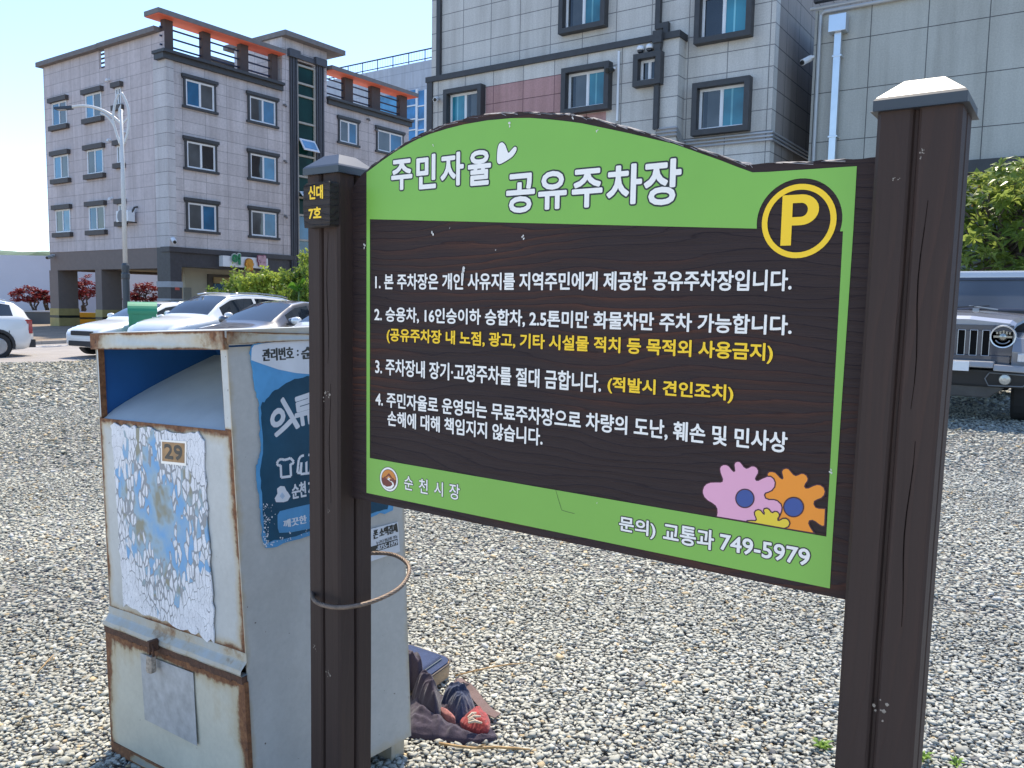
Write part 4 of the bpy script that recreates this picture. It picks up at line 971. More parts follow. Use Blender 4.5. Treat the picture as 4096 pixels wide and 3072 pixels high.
MT = heap('mitten', z6([(790, 1090), (880, 1030), (960, 960), (1060, 950), (1150, 990), (1195, 1080), (1200, 1170), (1150, 1215), (1000, 1220), (880, 1180)]),
     lambda s_, x, y: .012 + .036 * s_ + .010 * fold(x, y, 90, .4), M_red, None, 30, lift=.05, rf=.34, lab='red and white knitted mitten lying on the open jacket', cat='mitten')
mb = MB()
for a_, b_ in (((900, 1060), (1010, 1000)), ((905, 1085), (1070, 1048)), ((905, 1130), (1090, 1135)), ((910, 1105), (1000, 1100))):
    p, q_ = (onground(*z6([w_])[0], h=.085) - np.array(MT.location) for w_ in (a_, b_)); mb.tube([p, (p + q_) / 2 + V_(0, 0, .006), q_], [.003, .005, .003], 6)
o = mb.build('knit_stripe', fabric('cream_knit', (.55, .45, .33), .2, 90), None); o.parent = MT
heap('mitten', z6([(520, 960), (560, 940), (640, 970), (720, 1040), (740, 1090), (690, 1080), (590, 1030)]),
     lambda s_, x, y: .035 + .02 * s_, fabric('red_knit_faded', (.36, .14, .12), .5, 70), None, 20, lift=.06, rf=.34, lab='half hidden reddish mitten tucked under the jacket zip', cat='mitten')

# dry stalks and weeds on the stones
M_straw = mat('dry_straw', (.42, .27, .12), .8, .3, 30)
def stalk(pxs, r_, lab, grp='dry stalks on the gravel'):
    p = [onground(*q_, h=.03 + .008 * (i % 2)) for i, q_ in enumerate(pxs)]; mb = MB(); mb.tube(p, [r_] * (len(p) - 1) + [r_ * .5], 7)
    a = p[len(p) // 3]; mb.tube([a, a + V_(.02, .012, .012), a + V_(.034, .015, .014)], [r_ * .6, r_ * .5, r_ * .3], 5)
    tag(mb.build('stalk', M_straw, None, smooth=True, loc=p[0]), lab, 'stalk', grp)
stalk([(1757, 2972), (1830, 2985), (1900, 2993), (1980, 2988), (2060, 2993), (2120, 2998)], .0045, 'thick dry brown stalk on the gravel in front of the jacket')
stalk([(1822, 2703), (1880, 2688), (1950, 2672), (2030, 2658), (2105, 2652)], .003, 'long thin straw stalk on the gravel behind the suitcase')
stalk([(150, 2690), (185, 2650), (215, 2618)], .003, 'short straw stalk on the gravel behind the bin mouth')
M_weed = mat_leaf('weed_green', (.10, .20, .03), (.20, .33, .05), (.30, .42, .08), 30)
def weed(px, py, n_, s_, lab):
    c0 = onground(px, py, .02); mb = MB()
    for i in range(n_):
        a = rng.uniform(0, 6.28); l = s_ * rng.uniform(.5, 1); up = rng.uniform(.4, 1.4); d = V_(math.cos(a), math.sin(a), 0); s2 = V_(-d[1], d[0], 0) * l * .16
        p0 = c0 + d * .004; p1 = c0 + d * l * .5 + V_(0, 0, up * l * .5); p2 = c0 + d * l + V_(0, 0, up * l * .55)
        mb.add([p0, p1 - s2, p2, p1 + s2], [(0, 1, 2, 3)])
    tag(mb.build('weed', M_weed, None, loc=c0), lab, 'weed', 'weeds between the stones')
weed(3288, 2992, 26, .04, 'bright green weed in the gravel at the board side of the plain sign post')
weed(3690, 3040, 26, .045, 'bright green weed in the gravel on the outer side of the plain sign post')
weed(3826, 3062, 16, .035, 'smallest green weed, farthest out from the plain sign post')

# ================================================================== buildings
M_frame = mat('window_white', (.78, .79, .80), .4, .04, 4)
M_trimd = mat('trim_charcoal', (.050, .050, .052), .55, .18, 5)
M_gb = mat_glass('glass_blue', (.015, .12, .24)); M_gd = mat_glass('glass_dark', (.016, .02, .026)); M_gt = mat_glass('glass_teal', (.03, .20, .27)); M_gg = mat_glass('glass_grey', (.075, .085, .09)); M_gs = mat_glass('glass_sky', (.06, .24, .42))
GL = [M_gb, M_gd, M_gt, M_gg, M_gs]
M_trimb = mat('trim_brown', (.070, .058, .054), .6, .2, 5)
M_strip = mat_glass('strip_teal', (.16, .42, .48))
class Wall:
    """a wall plane: origin o, horizontal unit h, outward normal n (axis aligned)"""
    def __init__(s, X=None, Y=None): s.X, s.Y = X, Y
    def uz(s, px, py): p = at(px, py, X=s.X, Y=s.Y); return (p[1] if s.X is not None else p[0], p[2])
    def P(s, u, z, d):
        return (s.X + d, u, z) if s.X is not None else (u, s.Y - d, z)      # +X faces look to +X, Y faces look to -Y
    def box(s, mb, u0, u1, z0, z1, d0, d1, m=0):
        a = [s.P(u, z, d) for d, z in ((d0, z0), (d0, z1), (d1, z1), (d1, z0)) for u in (u0, u1)]
        mb.hexa([a[0], a[1], a[7], a[6], a[2], a[3], a[5], a[4]], m)
def window(W, par, u0, u1, z0, z1, style, panes=(0, 1), split=.5, flip=False):
    """style 'thick': deep charcoal surround; 'lintel': thin trim with longer head and sill; 'sill': only head and sill blocks"""
    mb = MB()
    if style == 'thick':
        t_, dp = .17, .30
        oc = [(u0, z0), (u1, z0), (u1, z1), (u0, z1)]; ic = [(u0 + t_, z0 + t_), (u1 - t_, z0 + t_), (u1 - t_, z1 - t_), (u0 + t_, z1 - t_)]
        mb.add([W.P(u, z, d) for d in (.0, dp) for c_ in (oc, ic) for u, z in c_], [q for k in range(4) for j in [(k + 1) % 4] for q in ((8 + k, 8 + j, 12 + j, 12 + k), (k, j, 8 + j, 8 + k), (4 + k, 12 + k, 12 + j, 4 + j), (k, 4 + k, 4 + j, j))])
        a0, a1, b0, b1 = u0 + t_, u1 - t_, z0 + t_, z1 - t_
    elif style == 'lintel':
        t_ = .11
        W.box(mb, u0 - .10, u1 + .10, z1 - .05, z1 + .10, .0, .14); W.box(mb, u0 - .06, u1 + .06, z1 - .12, z1 - .05, .0, .09)
        W.box(mb, u0 - .09, u1 + .09, z0 - .08, z0 + .04, .0, .12); W.box(mb, u0, u0 + t_, z0 + .04, z1 - .12, .0, .07); W.box(mb, u1 - t_, u1, z0 + .04, z1 - .12, .0, .07)
        a0, a1, b0, b1 = u0 + t_, u1 - t_, z0 + .04, z1 - .12
    else:
        a0, a1, b0, b1 = u0, u1, z0, z1
    w_ = mb.build('window', M_trimd, par) if style != 'sill' else None
    f = .055; mb = MB(); d0, d1 = .004, .05
    W.box(mb, a0, a1, b0, b0 + f, d0, d1); W.box(mb, a0, a1, b1 - f, b1, d0, d1); W.box(mb, a0, a0 + f, b0 + f, b1 - f, d0, d1 - .002); W.box(mb, a1 - f, a1, b0 + f, b1 - f, d0, d1 - .002)
    um = a0 + (a1 - a0) * split; W.box(mb, um - f * .5, um + f * .5, b0 + f, b1 - f, d0, d1 - .004)
    for lo, hi in ((a0 + f, um - f * .5), (um + f * .5, a1 - f)):      # sash rims
        g = .028
        W.box(mb, lo, lo + g, b0 + f, b1 - f, d0, d1 - .016); W.box(mb, hi - g, hi, b0 + f, b1 - f, d0, d1 - .016); W.box(mb, lo + g, hi - g, b0 + f, b0 + f + g, d0, d1 - .018); W.box(mb, lo + g, hi - g, b1 - f - g, b1 - f, d0, d1 - .018)
    if w_ is None:
        w_ = mb.build('window', M_frame, par)
        for nm, za, zb in (('lintel', z1, z1 + .24), ('sill', z0 - .24, z0)):
            mb = MB(); W.box(mb, u0 - .20, u1 + .20, za, zb, .0, .20); o = mb.build(nm, M_trimb, None); o.parent = w_; o.data.transform(Matrix.Translation(-Vector(par.location)))
    else:
        o = mb.build('frame', M_frame, None); o.parent = w_; o.data.transform(Matrix.Translation(-Vector(par.location)))
    for (lo, hi), k in zip(((a0 + f + .028, um - f * .5 - .028), (um + f * .5 + .028, a1 - f - .028)), panes):
        mb = MB(); W.box(mb, lo, hi, b0 + f + .028, b1 - f - .028, .006, .016)
        if style == 'thick' and k in (2, 3):
            fs = MB(); c_ = lo + (hi - lo) * (.38 if k == 2 else .10); W.box(fs, c_, c_ + (hi - lo) * (.09 if k == 2 else .20), b0 + f + .029, b1 - f - .029, .017, .020)  # upright strip of a second tone set on the pane face
            o = fs.build('pane_strip', M_strip if k == 2 else GL[1], None); o.parent = w_; o.data.transform(Matrix.Translation(-Vector(par.location)))
        o = mb.build('pane', GL[k], None); o.parent = w_; o.data.transform(Matrix.Translation(-Vector(par.location)))
    return w_
def part(name, mb, mt, par, **k): return mb.build(name, mt, par, **k)

# ---- flats on the left: tiled block on columns, terrace with orange soffit, stair tower
XL, YL = -36.104, 23.25
WL = Wall(Y=YL); WR = Wall(X=XL)
z_tile = WR.uz(680, 988)[1]; z_cor0 = WR.uz(664, 236)[1]; z_cor1 = WR.uz(664, 201)[1]
xl0 = WL.uz(185, 640)[0]; y_end = WR.uz(1635, 520)[0]; yt0 = WR.uz(1128, 400)[0]; yt1 = WR.uz(1306, 400)[0]
B1 = thing('apartment_building', (XL - 5, YL + 6, ground(XL, YL)), 'grey tiled four storey flats on columns with orange terrace soffits', 'building')
M_tileL = mat_tile('tile_lilac_grey', (.60, .53, .52), .93, .60, .012, .05, origin=(.3, .2), tilevar=.05, grit=.10, gs=5, jcol=(.36, .32, .31))
M_tileR = mat_tile('tile_grey', (.58, .525, .51), 1.25, .55, .013, .07, origin=(.2, .35), tilevar=.09, grit=.14, gs=9, jcol=(.33, .30, .29))
M_pilas = mat('pilaster_stone', (.36, .37, .385), .8, .12, 3)
M_browncol = mat('brown_render', (.21, .168, .148), .85, .08, 4); M_cap2 = mat('coping', (.19, .172, .165), .8, .15, 4)
M_darkst = mat('dark_stone', (.048, .045, .050), .5, .25, 7); M_cream = mat('cream_render', (.55, .52, .42), .85, .06, 2)
M_orange2 = mat('orange_soffit', (.90, .19, .10), .6, .05, 2); M_rail = mat('navy_rail', (.025, .04, .085), .45, .1, 5); M_pilbr = mat('terrace_pier', (.085, .062, .056), .8, .1, 5)
zpar_l = WL.uz(175, 270)[1]; ug0 = WL.uz(396, 240)[0]; ug1 = WL.uz(418, 240)[0]; zpar_r = WL.uz(640, 128)[1]
mb = MB(); wall_d = .12
# front (left) wall with parapet; the two lengths differ in height, with a barred gap between
zg = WL.uz(405, 275)[1]; zpm = WL.uz(380, 205)[1]
mb.box(xl0, ug0, YL, YL + wall_d, z_tile, zpar_l); mb.box(ug0, ug1, YL, YL + wall_d, z_tile, zg); mb.box(ug1, XL - wall_d, YL, YL + wall_d, z_tile, zpar_r)
mb.box(xl0, xl0 + wall_d, YL + wall_d, y_end, z_tile, z_cor0 - .35)
part('front_wall', mb, M_tileL, B1)
mb = MB(); mb.box(XL - wall_d, XL, YL + .002, yt0, z_tile, z_cor0); mb.box(XL - wall_d, XL, yt1, y_end, z_tile, z_cor0)
part('side_wall', mb, M_tileR, B1)
mb = MB(); mb.box(XL - 1.0, XL - .02, YL - .05, YL - .001, z_tile, z_cor0); mb.box(XL - .02, XL + .04, YL - .05, YL + .35, z_tile, z_cor0)
part('corner_pilaster', mb, mat_tile('pilaster_tile', (.60, .57, .56), 3, .60, .012, .05, origin=(.3, .2), grit=.1), B1)
mb = MB(); mb.box(xl0 - .25, ug0 + .25, YL - .28, YL + wall_d + .05, zpar_l, zpar_l + .24); mb.box(ug1 - .25, XL - .5, YL - .28, YL + wall_d + .05, zpar_r, zpar_r + .24)
mb.build_each('coping', M_cap2, B1)
mb = MB()
for i in range(4): z = zg + .12 + i * (zpar_l - zg) / 4.2; mb.tube([(ug0 - .1, YL + .15, z), (ug1 + .1, YL + .15, z)], .05, 8)
mb.build_each('gap_rail', M_rail, B1)
mb = MB(); mb.box(xl0 + wall_d, XL - wall_d, YL + wall_d, y_end, z_cor0 - .6, z_cor0 - .3); part('roof_slab', mb, mat('roof_concrete', (.42, .42, .40), .9, .12, 2), B1)
# cornice along the terrace side
zc0b = WR.uz(1133, 362)[1]
mb = MB()
for y0, y1 in ((YL - .25, yt0 - .02), (yt1 + .02, y_end + .15)):
    mb.box(XL - .6, XL + .16, y0, y1, z_cor0, z_cor1 - .14); mb.box(XL - .7, XL + .30, y0 - .05, y1 + .0, z_cor1 - .14, z_cor1)
part('cornice', mb, M_trimd, B1)
# terrace: piers, rails, roof slab with orange soffit
zs0 = WR.uz(680, 78)[1]; zs1 = zs0 + .24
def terrace(y0, y1, piers, ext0, ext1):
    mb = MB()
    for a, b_ in piers: mb.box(XL - .42, XL - .10, a, b_, z_cor1, zs0)
    mb.build_each('terrace_pier', M_pilbr, B1)
    mb = MB()
    for i in range(4):
        z = z_cor1 + .30 + i * .40; mb.tube([(XL - .30, y0, z), (XL - .30, y1, z)], .045, 8)
    mb.build_each('terrace_rail', M_rail, B1)
    mb = MB(); mb.box(XL - .75, XL + .42, y0 - ext0, y1 + ext1, zs0 + .02, zs1); part('terrace_roof', mb, M_cap2, B1)
    mb = MB(); mb.box(XL - .72, XL + .39, y0 - ext0 + .03, y1 + ext1 - .03, zs0 - .012, zs0 + .018); part('orange_soffit', mb, M_orange2, B1)
pr_ = lambda a, b_: (WR.uz(a, 180)[0], WR.uz(b_, 180)[0])
terrace(YL - .1, yt0 - .05, [(YL + .02, YL + .46), (pr_(817, 856)[0], pr_(817, 848)[1]), (pr_(968, 1007)[0], pr_(968, 998)[1]), pr_(1092, 1115)], .50, .05)
pr2 = lambda a, b_: (WR.uz(a, 360)[0], WR.uz(b_, 360)[0])
terrace(yt1 + .05, y_end, [pr2(1385, 1417), pr2(1492, 1526), (y_end - .70, y_end - .06)], .0, .45)
mb = MB(); mb.box(XL - 7, XL - 4.6, yt0 - 1.2, y_end - 5, z_cor0 - .3, z_cor0 + 2.0); part('penthouse', mb, mat('penthouse_render', (.55, .52, .46), .85, .08, 2), B1)
mb = MB(); mb.box(XL - 7.3, XL - 4.3, yt0 - 1.5, y_end - 4.5, z_cor0 + 2.0, z_cor0 + 2.2); part('penthouse_roof', mb, M_cap2, B1)
# stair tower
ztt = WR.uz(1140, 152)[1]
mb = MB(); yg0 = WR.uz(1188, 400)[0]; yg1 = WR.uz(1257, 400)[0]; zgt = WR.uz(1190, 250)[1]
mb.box(XL - 4, XL + .03, yt0, yg0, z_tile, ztt); mb.box(XL - 4, XL + .03, yg1, yt1, z_tile, ztt); mb.box(XL - 4, XL + .028, yg0, yg1, zgt + .1, ztt)
TW = part('stair_tower', mb, M_tileR, B1)
mb = MB(); mb.box(XL - 4.8, XL + .50, yt0 - .15, yt1 + 1.0, ztt, ztt + .26); o = part('tower_roof', mb, M_cap2, B1)
z_base = WR.uz(1195, 1095)[1]
mb = MB()
for a, b_ in ((WR.uz(1156, 400)[0], yg0 - .06), (yg1 + .06, WR.uz(1291, 400)[0])):
    wf = (b_ - a) / 4
    for i in range(4): mb.box(XL + .03, XL + .13 + .03 * (i % 2), a + i * wf + .03, a + (i + 1) * wf - .03, z_base - .4, zgt + .15)
    mb.box(XL + .03, XL + .085, a, b_, z_base - .4, zgt + .1); mb.box(XL + .03, XL + .26, a - .12, b_ + .12, zgt + .15, zgt + .55); mb.box(XL + .03, XL + .24, a - .1, b_ + .1, z_base - .85, z_base - .4)
mb.box(XL + .03, XL + .16, yg0 - .05, yg1 + .05, zgt + .17, zgt + .42)
part('fluted_pilaster', mb, mat('fluted_stone', (.075, .078, .09), .6, .15, 5), B1)
zr = [WR.uz(1200, y)[1] for y in (262, 333, 383, 490, 560, 622, 705, 790, 860, 960, 1060)]
M_gdk = mat_glass('stair_glass', (.006, .035, .030), .12, .12, .10)  # dark green base colour stands in for reflected trees
mb = MB(); yy = (yg0, yg1)
for z in zr: WR.box(mb, yg0, yg1, z - .05, z + .05, -.1, .06)
for y in yy: WR.box(mb, y - .05, y + .05, zr[-1], zr[0], -.1, .058)
part('stair_mullion', mb, mat('beige_mullion', (.42, .39, .33), .6, .08, 5), B1)
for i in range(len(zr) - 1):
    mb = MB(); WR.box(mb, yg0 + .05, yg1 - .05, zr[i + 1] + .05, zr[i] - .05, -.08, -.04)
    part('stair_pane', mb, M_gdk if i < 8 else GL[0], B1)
for py0, py1 in ((560, 608), (770, 800)):      # top-hung sashes standing open
    zt_, zb_ = WR.uz(1220, py0)[1], WR.uz(1220, py1)[1]
    q = lambda y, t_: (XL + .06 + .42 * t_, y, zt_ + (zb_ - zt_) * t_)
    mb = MB(); a, b_ = yg0 + .06, yg1 - .06
    mb.hexa([q(a, 0), q(b_, 0), q(b_, 1), q(a, 1), tuple(np.add(q(a, 0), (.04, 0, .02))), tuple(np.add(q(b_, 0), (.04, 0, .02))), tuple(np.add(q(b_, 1), (.04, 0, .02))), tuple(np.add(q(a, 1), (.04, 0, .02)))])
    o = part('open_sash', mb, M_frame, B1)
    mb = MB(); q2 = lambda y, t_: tuple(np.add(q(y, t_), (.045, 0, .023))); mb.quad(q2(a + .1, .16), q2(b_ - .1, .16), q2(b_ - .1, .84), q2(a + .1, .84)); o2 = part('pane', mb, M_gs, B1); o2.parent = o
# windows: three floors
rows = [(WR.uz(741, t_)[1], WR.uz(741, b_)[1]) for t_, b_ in ((305, 425), (552, 672), (798, 920))]
cols = [(WR.uz(733, 400)[0], WR.uz(862, 400)[0]), (WR.uz(990, 450)[0], WR.uz(1106, 450)[0]), (WR.uz(1352, 530)[0], WR.uz(1432, 530)[0]), (WR.uz(1504, 560)[0], WR.uz(1612, 560)[0])]
pk = [[(0, 3), (3, 1), (3, 0)], [(3, 0), (1, 4), (3, 0)], [(3, 0), (1, 0), (3, 1)], [(3, 0), (0, 3), (1, 3)]]
for ci, (a, b_) in enumerate(cols):
    for ri_, (zt_, zb_) in enumerate(rows): window(WR, B1, a, b_, zb_, zt_, 'lintel', pk[ci][ri_])
k_ = lambda x: x * 1024 / 2212
rowsL = [(WL.uz(240, y0)[1], WL.uz(240, y1)[1]) for y0, y1 in ((k_(880), k_(1085)), (k_(1345), k_(1550)), (768 + k_(155), 768 + k_(355)))]
colsL = [(WL.uz(k_(468), 600)[0], WL.uz(k_(592), 600)[0]), (WL.uz(k_(758), 600)[0], WL.uz(k_(893), 600)[0])]
for ci, (a, b_) in enumerate(colsL):
    for ri_, (zt_, zb_) in enumerate(rowsL): window(WL, B1, a, b_, zb_, zt_, 'sill', [(0, 3), (4, 3), (3, 4)][(ri_ + ci) % 3])
a, b_ = WL.uz(k_(1005), 400)[0], WL.uz(k_(1050), 400)[0]
for ri_, (zt_, zb_) in enumerate(rowsL): window(WL, B1, a, b_, zb_ + .35, zt_ - .02, 'sill', (1, 1), .5)
# ground floor: beam, columns, pier, ceiling, core, entrance
zbm = WL.uz(300, 1080)[1]; gz = ground(XL, YL)
mb = MB(); mb.box(xl0, XL - .62, YL + .02, YL + .62, zbm, z_tile - .002); mb.box(xl0, xl0 + .6, YL + .62, y_end, zbm, z_tile - .002); part('ground_beam', mb, M_browncol, B1)
for (p0, p1, dp) in ((197, 231, .95), (380, 405, .95)):
    a, b_ = WL.uz(p0, 1150)[0], WL.uz(p1, 1150)[0]; mb = MB(); mb.box(a, b_, YL + .03, YL + .03 + dp * 1.15, gz - .3 + .55, zbm + .01); part('column', mb, M_browncol, B1)
    z0 = gz - .5; mb = MB()
    mb.box(a - .03, b_ + .03, YL, YL + dp * 1.15 + .06, z0, gz + .43, 0); mb.box(a - .035, b_ + .035, YL - .005, YL + dp * 1.15 + .065, gz + .43, gz + .57, 1); mb.box(a - .03, b_ + .03, YL, YL + dp * 1.15 + .06, gz + .57, gz + .95, 0)
    o = part('column_base', mb, [mat('faded_yellow', (.42, .33, .13), .8, .15, 3), M_ink], B1)
a = WL.uz(634, 1100)[0]; b_ = WR.uz(724, 1100)[0]
mb = MB(); mb.box(a, XL + .06, YL - .06, b_, gz - .4, z_tile - .005, 0); part('corner_pier', mb, M_darkst, B1)
mb = MB()
for z in (WR.uz(680, 1137)[1], WR.uz(680, 1206)[1]): mb.box(a - .03, XL + .10, YL - .10, b_ + .03, z - .14, z + .14)
mb.build_each('stone_band', M_pilas, B1)
zf0 = WR.uz(1000, 1075)[1] if False else zbm + .12
mb = MB(); mb.box(XL - .55, XL + .02, b_, y_end, zbm + .1, z_tile - .05); mb.box(XL - .6, XL + .14, YL - .14, y_end, z_tile - .22, z_tile + .02); part('fascia', mb, M_darkst, B1)
mb = MB(); mb.box(xl0 + .6, XL - .55, YL + .62, y_end, zbm + .15, zbm + .35); part('ceiling', mb, M_cream, B1)
mb = MB(); mb.box(XL - 2.6, XL - 2.4, 25.6, y_end, gz - .5, zbm + .15); mb.box(xl0 + .7, XL - 2.6, 30.8, 31.0, gz - .5, zbm + .15); part('inner_wall', mb, M_cream, B1)
WE = Wall(X=XL - 2.4)
y0, z0 = WE.uz(830, 1220); y1, z1 = WE.uz(950, 1120)
mb = MB(); WE.box(mb, y0, y1, gz - .2, z1 + .25, 0, .12); o = part('entrance', mb, mat('entrance_trim', (.10, .085, .075), .6, .2, 4), B1)
mb = MB(); WE.box(mb, y0 + .3, y0 + (y1 - y0) * .52, gz - .1, z1 - .25, .12, .16); WE.box(mb, y0 + (y1 - y0) * .56, y1 - .3, gz - .1, z1 - .25, .12, .16); o2 = part('glass_door', mb, M_gb, B1); o2.parent = o
mb = MB(); WE.box(mb, y0 + .3, y1 - .3, z1 - .22, z1 + .1, .12, .2); o2 = part('door_header', mb, mat('gold_header', (.42, .30, .14), .6, .2, 3), B1); o2.parent = o
mb = MB(); y2, z2 = WE.uz(735, 1240); y3, _ = WE.uz(765, 1240); WE.box(mb, y2, y3, gz - .2, WE.uz(750, 1150)[1], 0, .05); part('side_door', mb, mat('grey_door', (.30, .30, .27), .6, .1, 4), B1)
y2, _ = WE.uz(700, 1150) if False else (0, 0)
mb = MB(); ya, za = WR.uz(697, 1160); yb, zb_2 = WR.uz(714, 1146); mb.box(XL + .062, XL + .075, ya, yb, za, zb_2); part('fire_notice', mb, mat('notice_red', (.55, .10, .07), .5, .5, 4), B1)
# shop lettering over the entrance
WS = Wall(X=XL + .02); a, zt_ = WS.uz(876, 1030); b_, zb_ = WS.uz(1056, 1062)
SG = thing('sign_box', (0, 0, 0), None, None) if False else None
mb = MB(); zc = (WS.uz(880, 1030)[1] + WS.uz(880, 1058)[1]) / 2; WS.box(mb, a, b_, zc - .27, zc + .27, 0, .32); SGN = part('sign_box', mb, mat('sign_white', (.80, .80, .80), .5, .04, 4), B1)
def shop(tx, p0, p1, q0, q1, mt, rim):
    ya, yb = WS.uz(p0, 1040)[0], WS.uz(p1, 1040)[0]; za, zb = WS.uz(p0, q1)[1], WS.uz(p0, q0)[1]
    for m_, d, bd, nm in ((rim, .36, .10, 'letter_rim'), (mt, .40, .055, 'letter')):
        mb = MB(); ex_ = .05 if nm == 'letter_rim' else 0
        letters(mb, tx, lambda u, z, h: WS.P(u, z, d + h), ya - ex_, za - ex_, yb - ya + 2 * ex_, zb - za + 2 * ex_, bd, 0, eps=.0015); o = part(nm, mb, m_, B1); o.parent = SGN
M_rimw = mat('letter_rim', (.55, .60, .56), .5, .05)
shop('어', 908, 943, 1014, 1058, mat('letter_green', (.02, .22, .09), .45, .05), M_rimw)
shop('울', 962, 994, 1036, 1080, mat('letter_orange', (.75, .33, .03), .45, .05), mat('letter_rim_orange', (.45, .18, .02), .5, .05))
shop('림', 1012, 1044, 1022, 1064, mat('letter_rose', (.60, .36, .40), .45, .05), mat('letter_rim_rose', (.33, .12, .16), .5, .05))
# air conditioner, cameras and vents on the walls
def camera_thing(p, d, lab, mt=None, s=1.0, grp='security cameras on the walls'):
    t_ = thing('security_camera', tuple(p), lab, 'camera', grp); p = np.array(p, float); d = np.array(d, float); d /= np.linalg.norm(d)
    mb = MB(); mb.tube([p, p + d * .10 * s + V_(0, 0, -.02) * s], .03 * s, 8); mb.build('bracket', M_frame, t_)
    mb = MB(); e = p + d * .12 * s + V_(0, 0, -.05 * s); f_ = d * .6 + V_(.3, -.4, -.35); f_ /= np.linalg.norm(f_); mb.tube([e - f_ * .12 * s, e - f_ * .11 * s, e + f_ * .17 * s], [.03 * s, .06 * s, .06 * s], 10); mb.tube([e + f_ * .171 * s, e + f_ * .20 * s], [.045 * s, .04 * s], 10, 1)
    mb.build('camera_body', [mt or M_frame, M_ink], t_, smooth=False)
p = at(218, 768 + 253, Y=YL - .02); camera_thing(p, (0, -1, 0), 'grey security camera on the brown beam above the first column', mat('camera_grey', (.4, .4, .4), .5, .05), 1.6)
p = at(684, 768 + 186, X=XL + .02); camera_thing(p, (1, 0, 0), 'white security camera at the corner above the dark stone fascia', None, 1.8)
a = at(k_(1100), 768 + k_(215), Y=YL); AC = thing('air_conditioner', tuple(a), 'white outdoor air conditioner on the lilac tiled wall behind the lamp post', 'air conditioner')
u0, z0 = WL.uz(k_(1090), 768 + k_(268)); u1, z1 = WL.uz(k_(1190), 768 + k_(165))
mb = MB(); WL.box(mb, u0, u1, z0, z1, .15, .52); mb.build('casing', M_frame, AC, bevel=.02)
mb = MB(); cx_ = (u0 * .6 + u1 * .4); cz_ = (z0 + z1) / 2; mb.lathe([(.02, -.535), (.30, -.53), (.30, -.515)], (cx_, YL, cz_), 20, 0, 'y'); mb.build('fan_grille', mat('grille_grey', (.25, .25, .26), .6, .1), AC)
mb = MB(); WL.box(mb, u0 + .1, u0 + .16, z0 - .05, z0 - .001, .0, .5); WL.box(mb, u1 - .16, u1 - .1, z0 - .05, z0 - .001, .0, .5); mb.tube([(u1 - .05, YL - .3, z1 - .1), (u1 + .05, YL - .2, z1 + .15), (u1 + .02, YL - .03, z1 + .2)], .05, 8); mb.build('bracket', M_trimd, AC)
mb = MB()
for px, py in ((k_(945), k_(690)), (k_(955), k_(1210)), (k_(970), 768 + k_(55)), (k_(1082), k_(1140))):
    p = at(px, py, Y=YL); mb.tube([p, p + V_(0, -.14, -.02), p + V_(0, -.18, -.12)], .07, 8)
mb.build_each('wall_vent', M_frame, B1)
mb = MB()
for px, py in ((1024 + k_(237), k_(907)), (1024 + k_(240), k_(1390)), (1024 + k_(960), k_(1030)), (1024 + k_(1030), k_(1122)), (1024 + k_(245), 768 + k_(208))):
    p = at(px, py, X=XL); mb.tube([p, p + V_(.16, 0, -.02), p + V_(.2, 0, -.12)], .065, 8)
mb.build_each('wall_vent', M_cap2, B1)

# ---- building in the middle: pale panels, charcoal surrounds and trim
YM = 25.717; WM = Wall(Y=YM); xm1 = WM.uz(3100, 150)[0]; xm0 = WM.uz(1727, 150)[0]
PR = .55; WMl = Wall(Y=YM - PR)                       # lower storeys stand proud of the wall
B2 = thing('apartment_building', (xm1 - 6, YM + 5, ground(-14, YM)), 'pale grey panelled block with thick charcoal window surrounds behind the sign', 'building')
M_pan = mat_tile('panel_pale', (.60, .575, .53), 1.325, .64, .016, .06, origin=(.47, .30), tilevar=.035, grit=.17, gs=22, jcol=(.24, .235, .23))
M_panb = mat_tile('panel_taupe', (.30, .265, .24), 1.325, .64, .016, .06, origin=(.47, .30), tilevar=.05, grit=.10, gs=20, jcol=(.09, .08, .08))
M_pink2 = mat_tile('panel_pink', (.46, .27, .255), 1.325, .64, .014, .06, origin=(.47, .30), tilevar=.04, grit=.15, gs=22, jcol=(.18, .10, .10))
zt1 = WMl.uz(2000, 280)[1]; xb1 = WMl.uz(2713, 300)[0]; xb0 = WMl.uz(1712, 420)[0]
g2 = ground(-14, YM) - .4
mb = MB(); mb.box(xm0, xm1, YM, YM + .4, g2, 17.5); part('front_wall', mb, M_pan, B2)
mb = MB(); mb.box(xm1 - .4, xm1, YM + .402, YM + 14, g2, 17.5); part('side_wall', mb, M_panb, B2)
mb = MB(); mb.box(xm0, xm1 - .4, YM + .402, YM + 14, 17.0, 17.3); mb.box(xm0, xm0 + .4, YM + .402, YM + 14, g2, 17.0); part('roof_slab', mb, M_cap2, B2)
mb = MB(); mb.box(xb0, xb1, YM - PR, YM - .002, g2, zt1); part('lower_wall', mb, M_pan, B2)
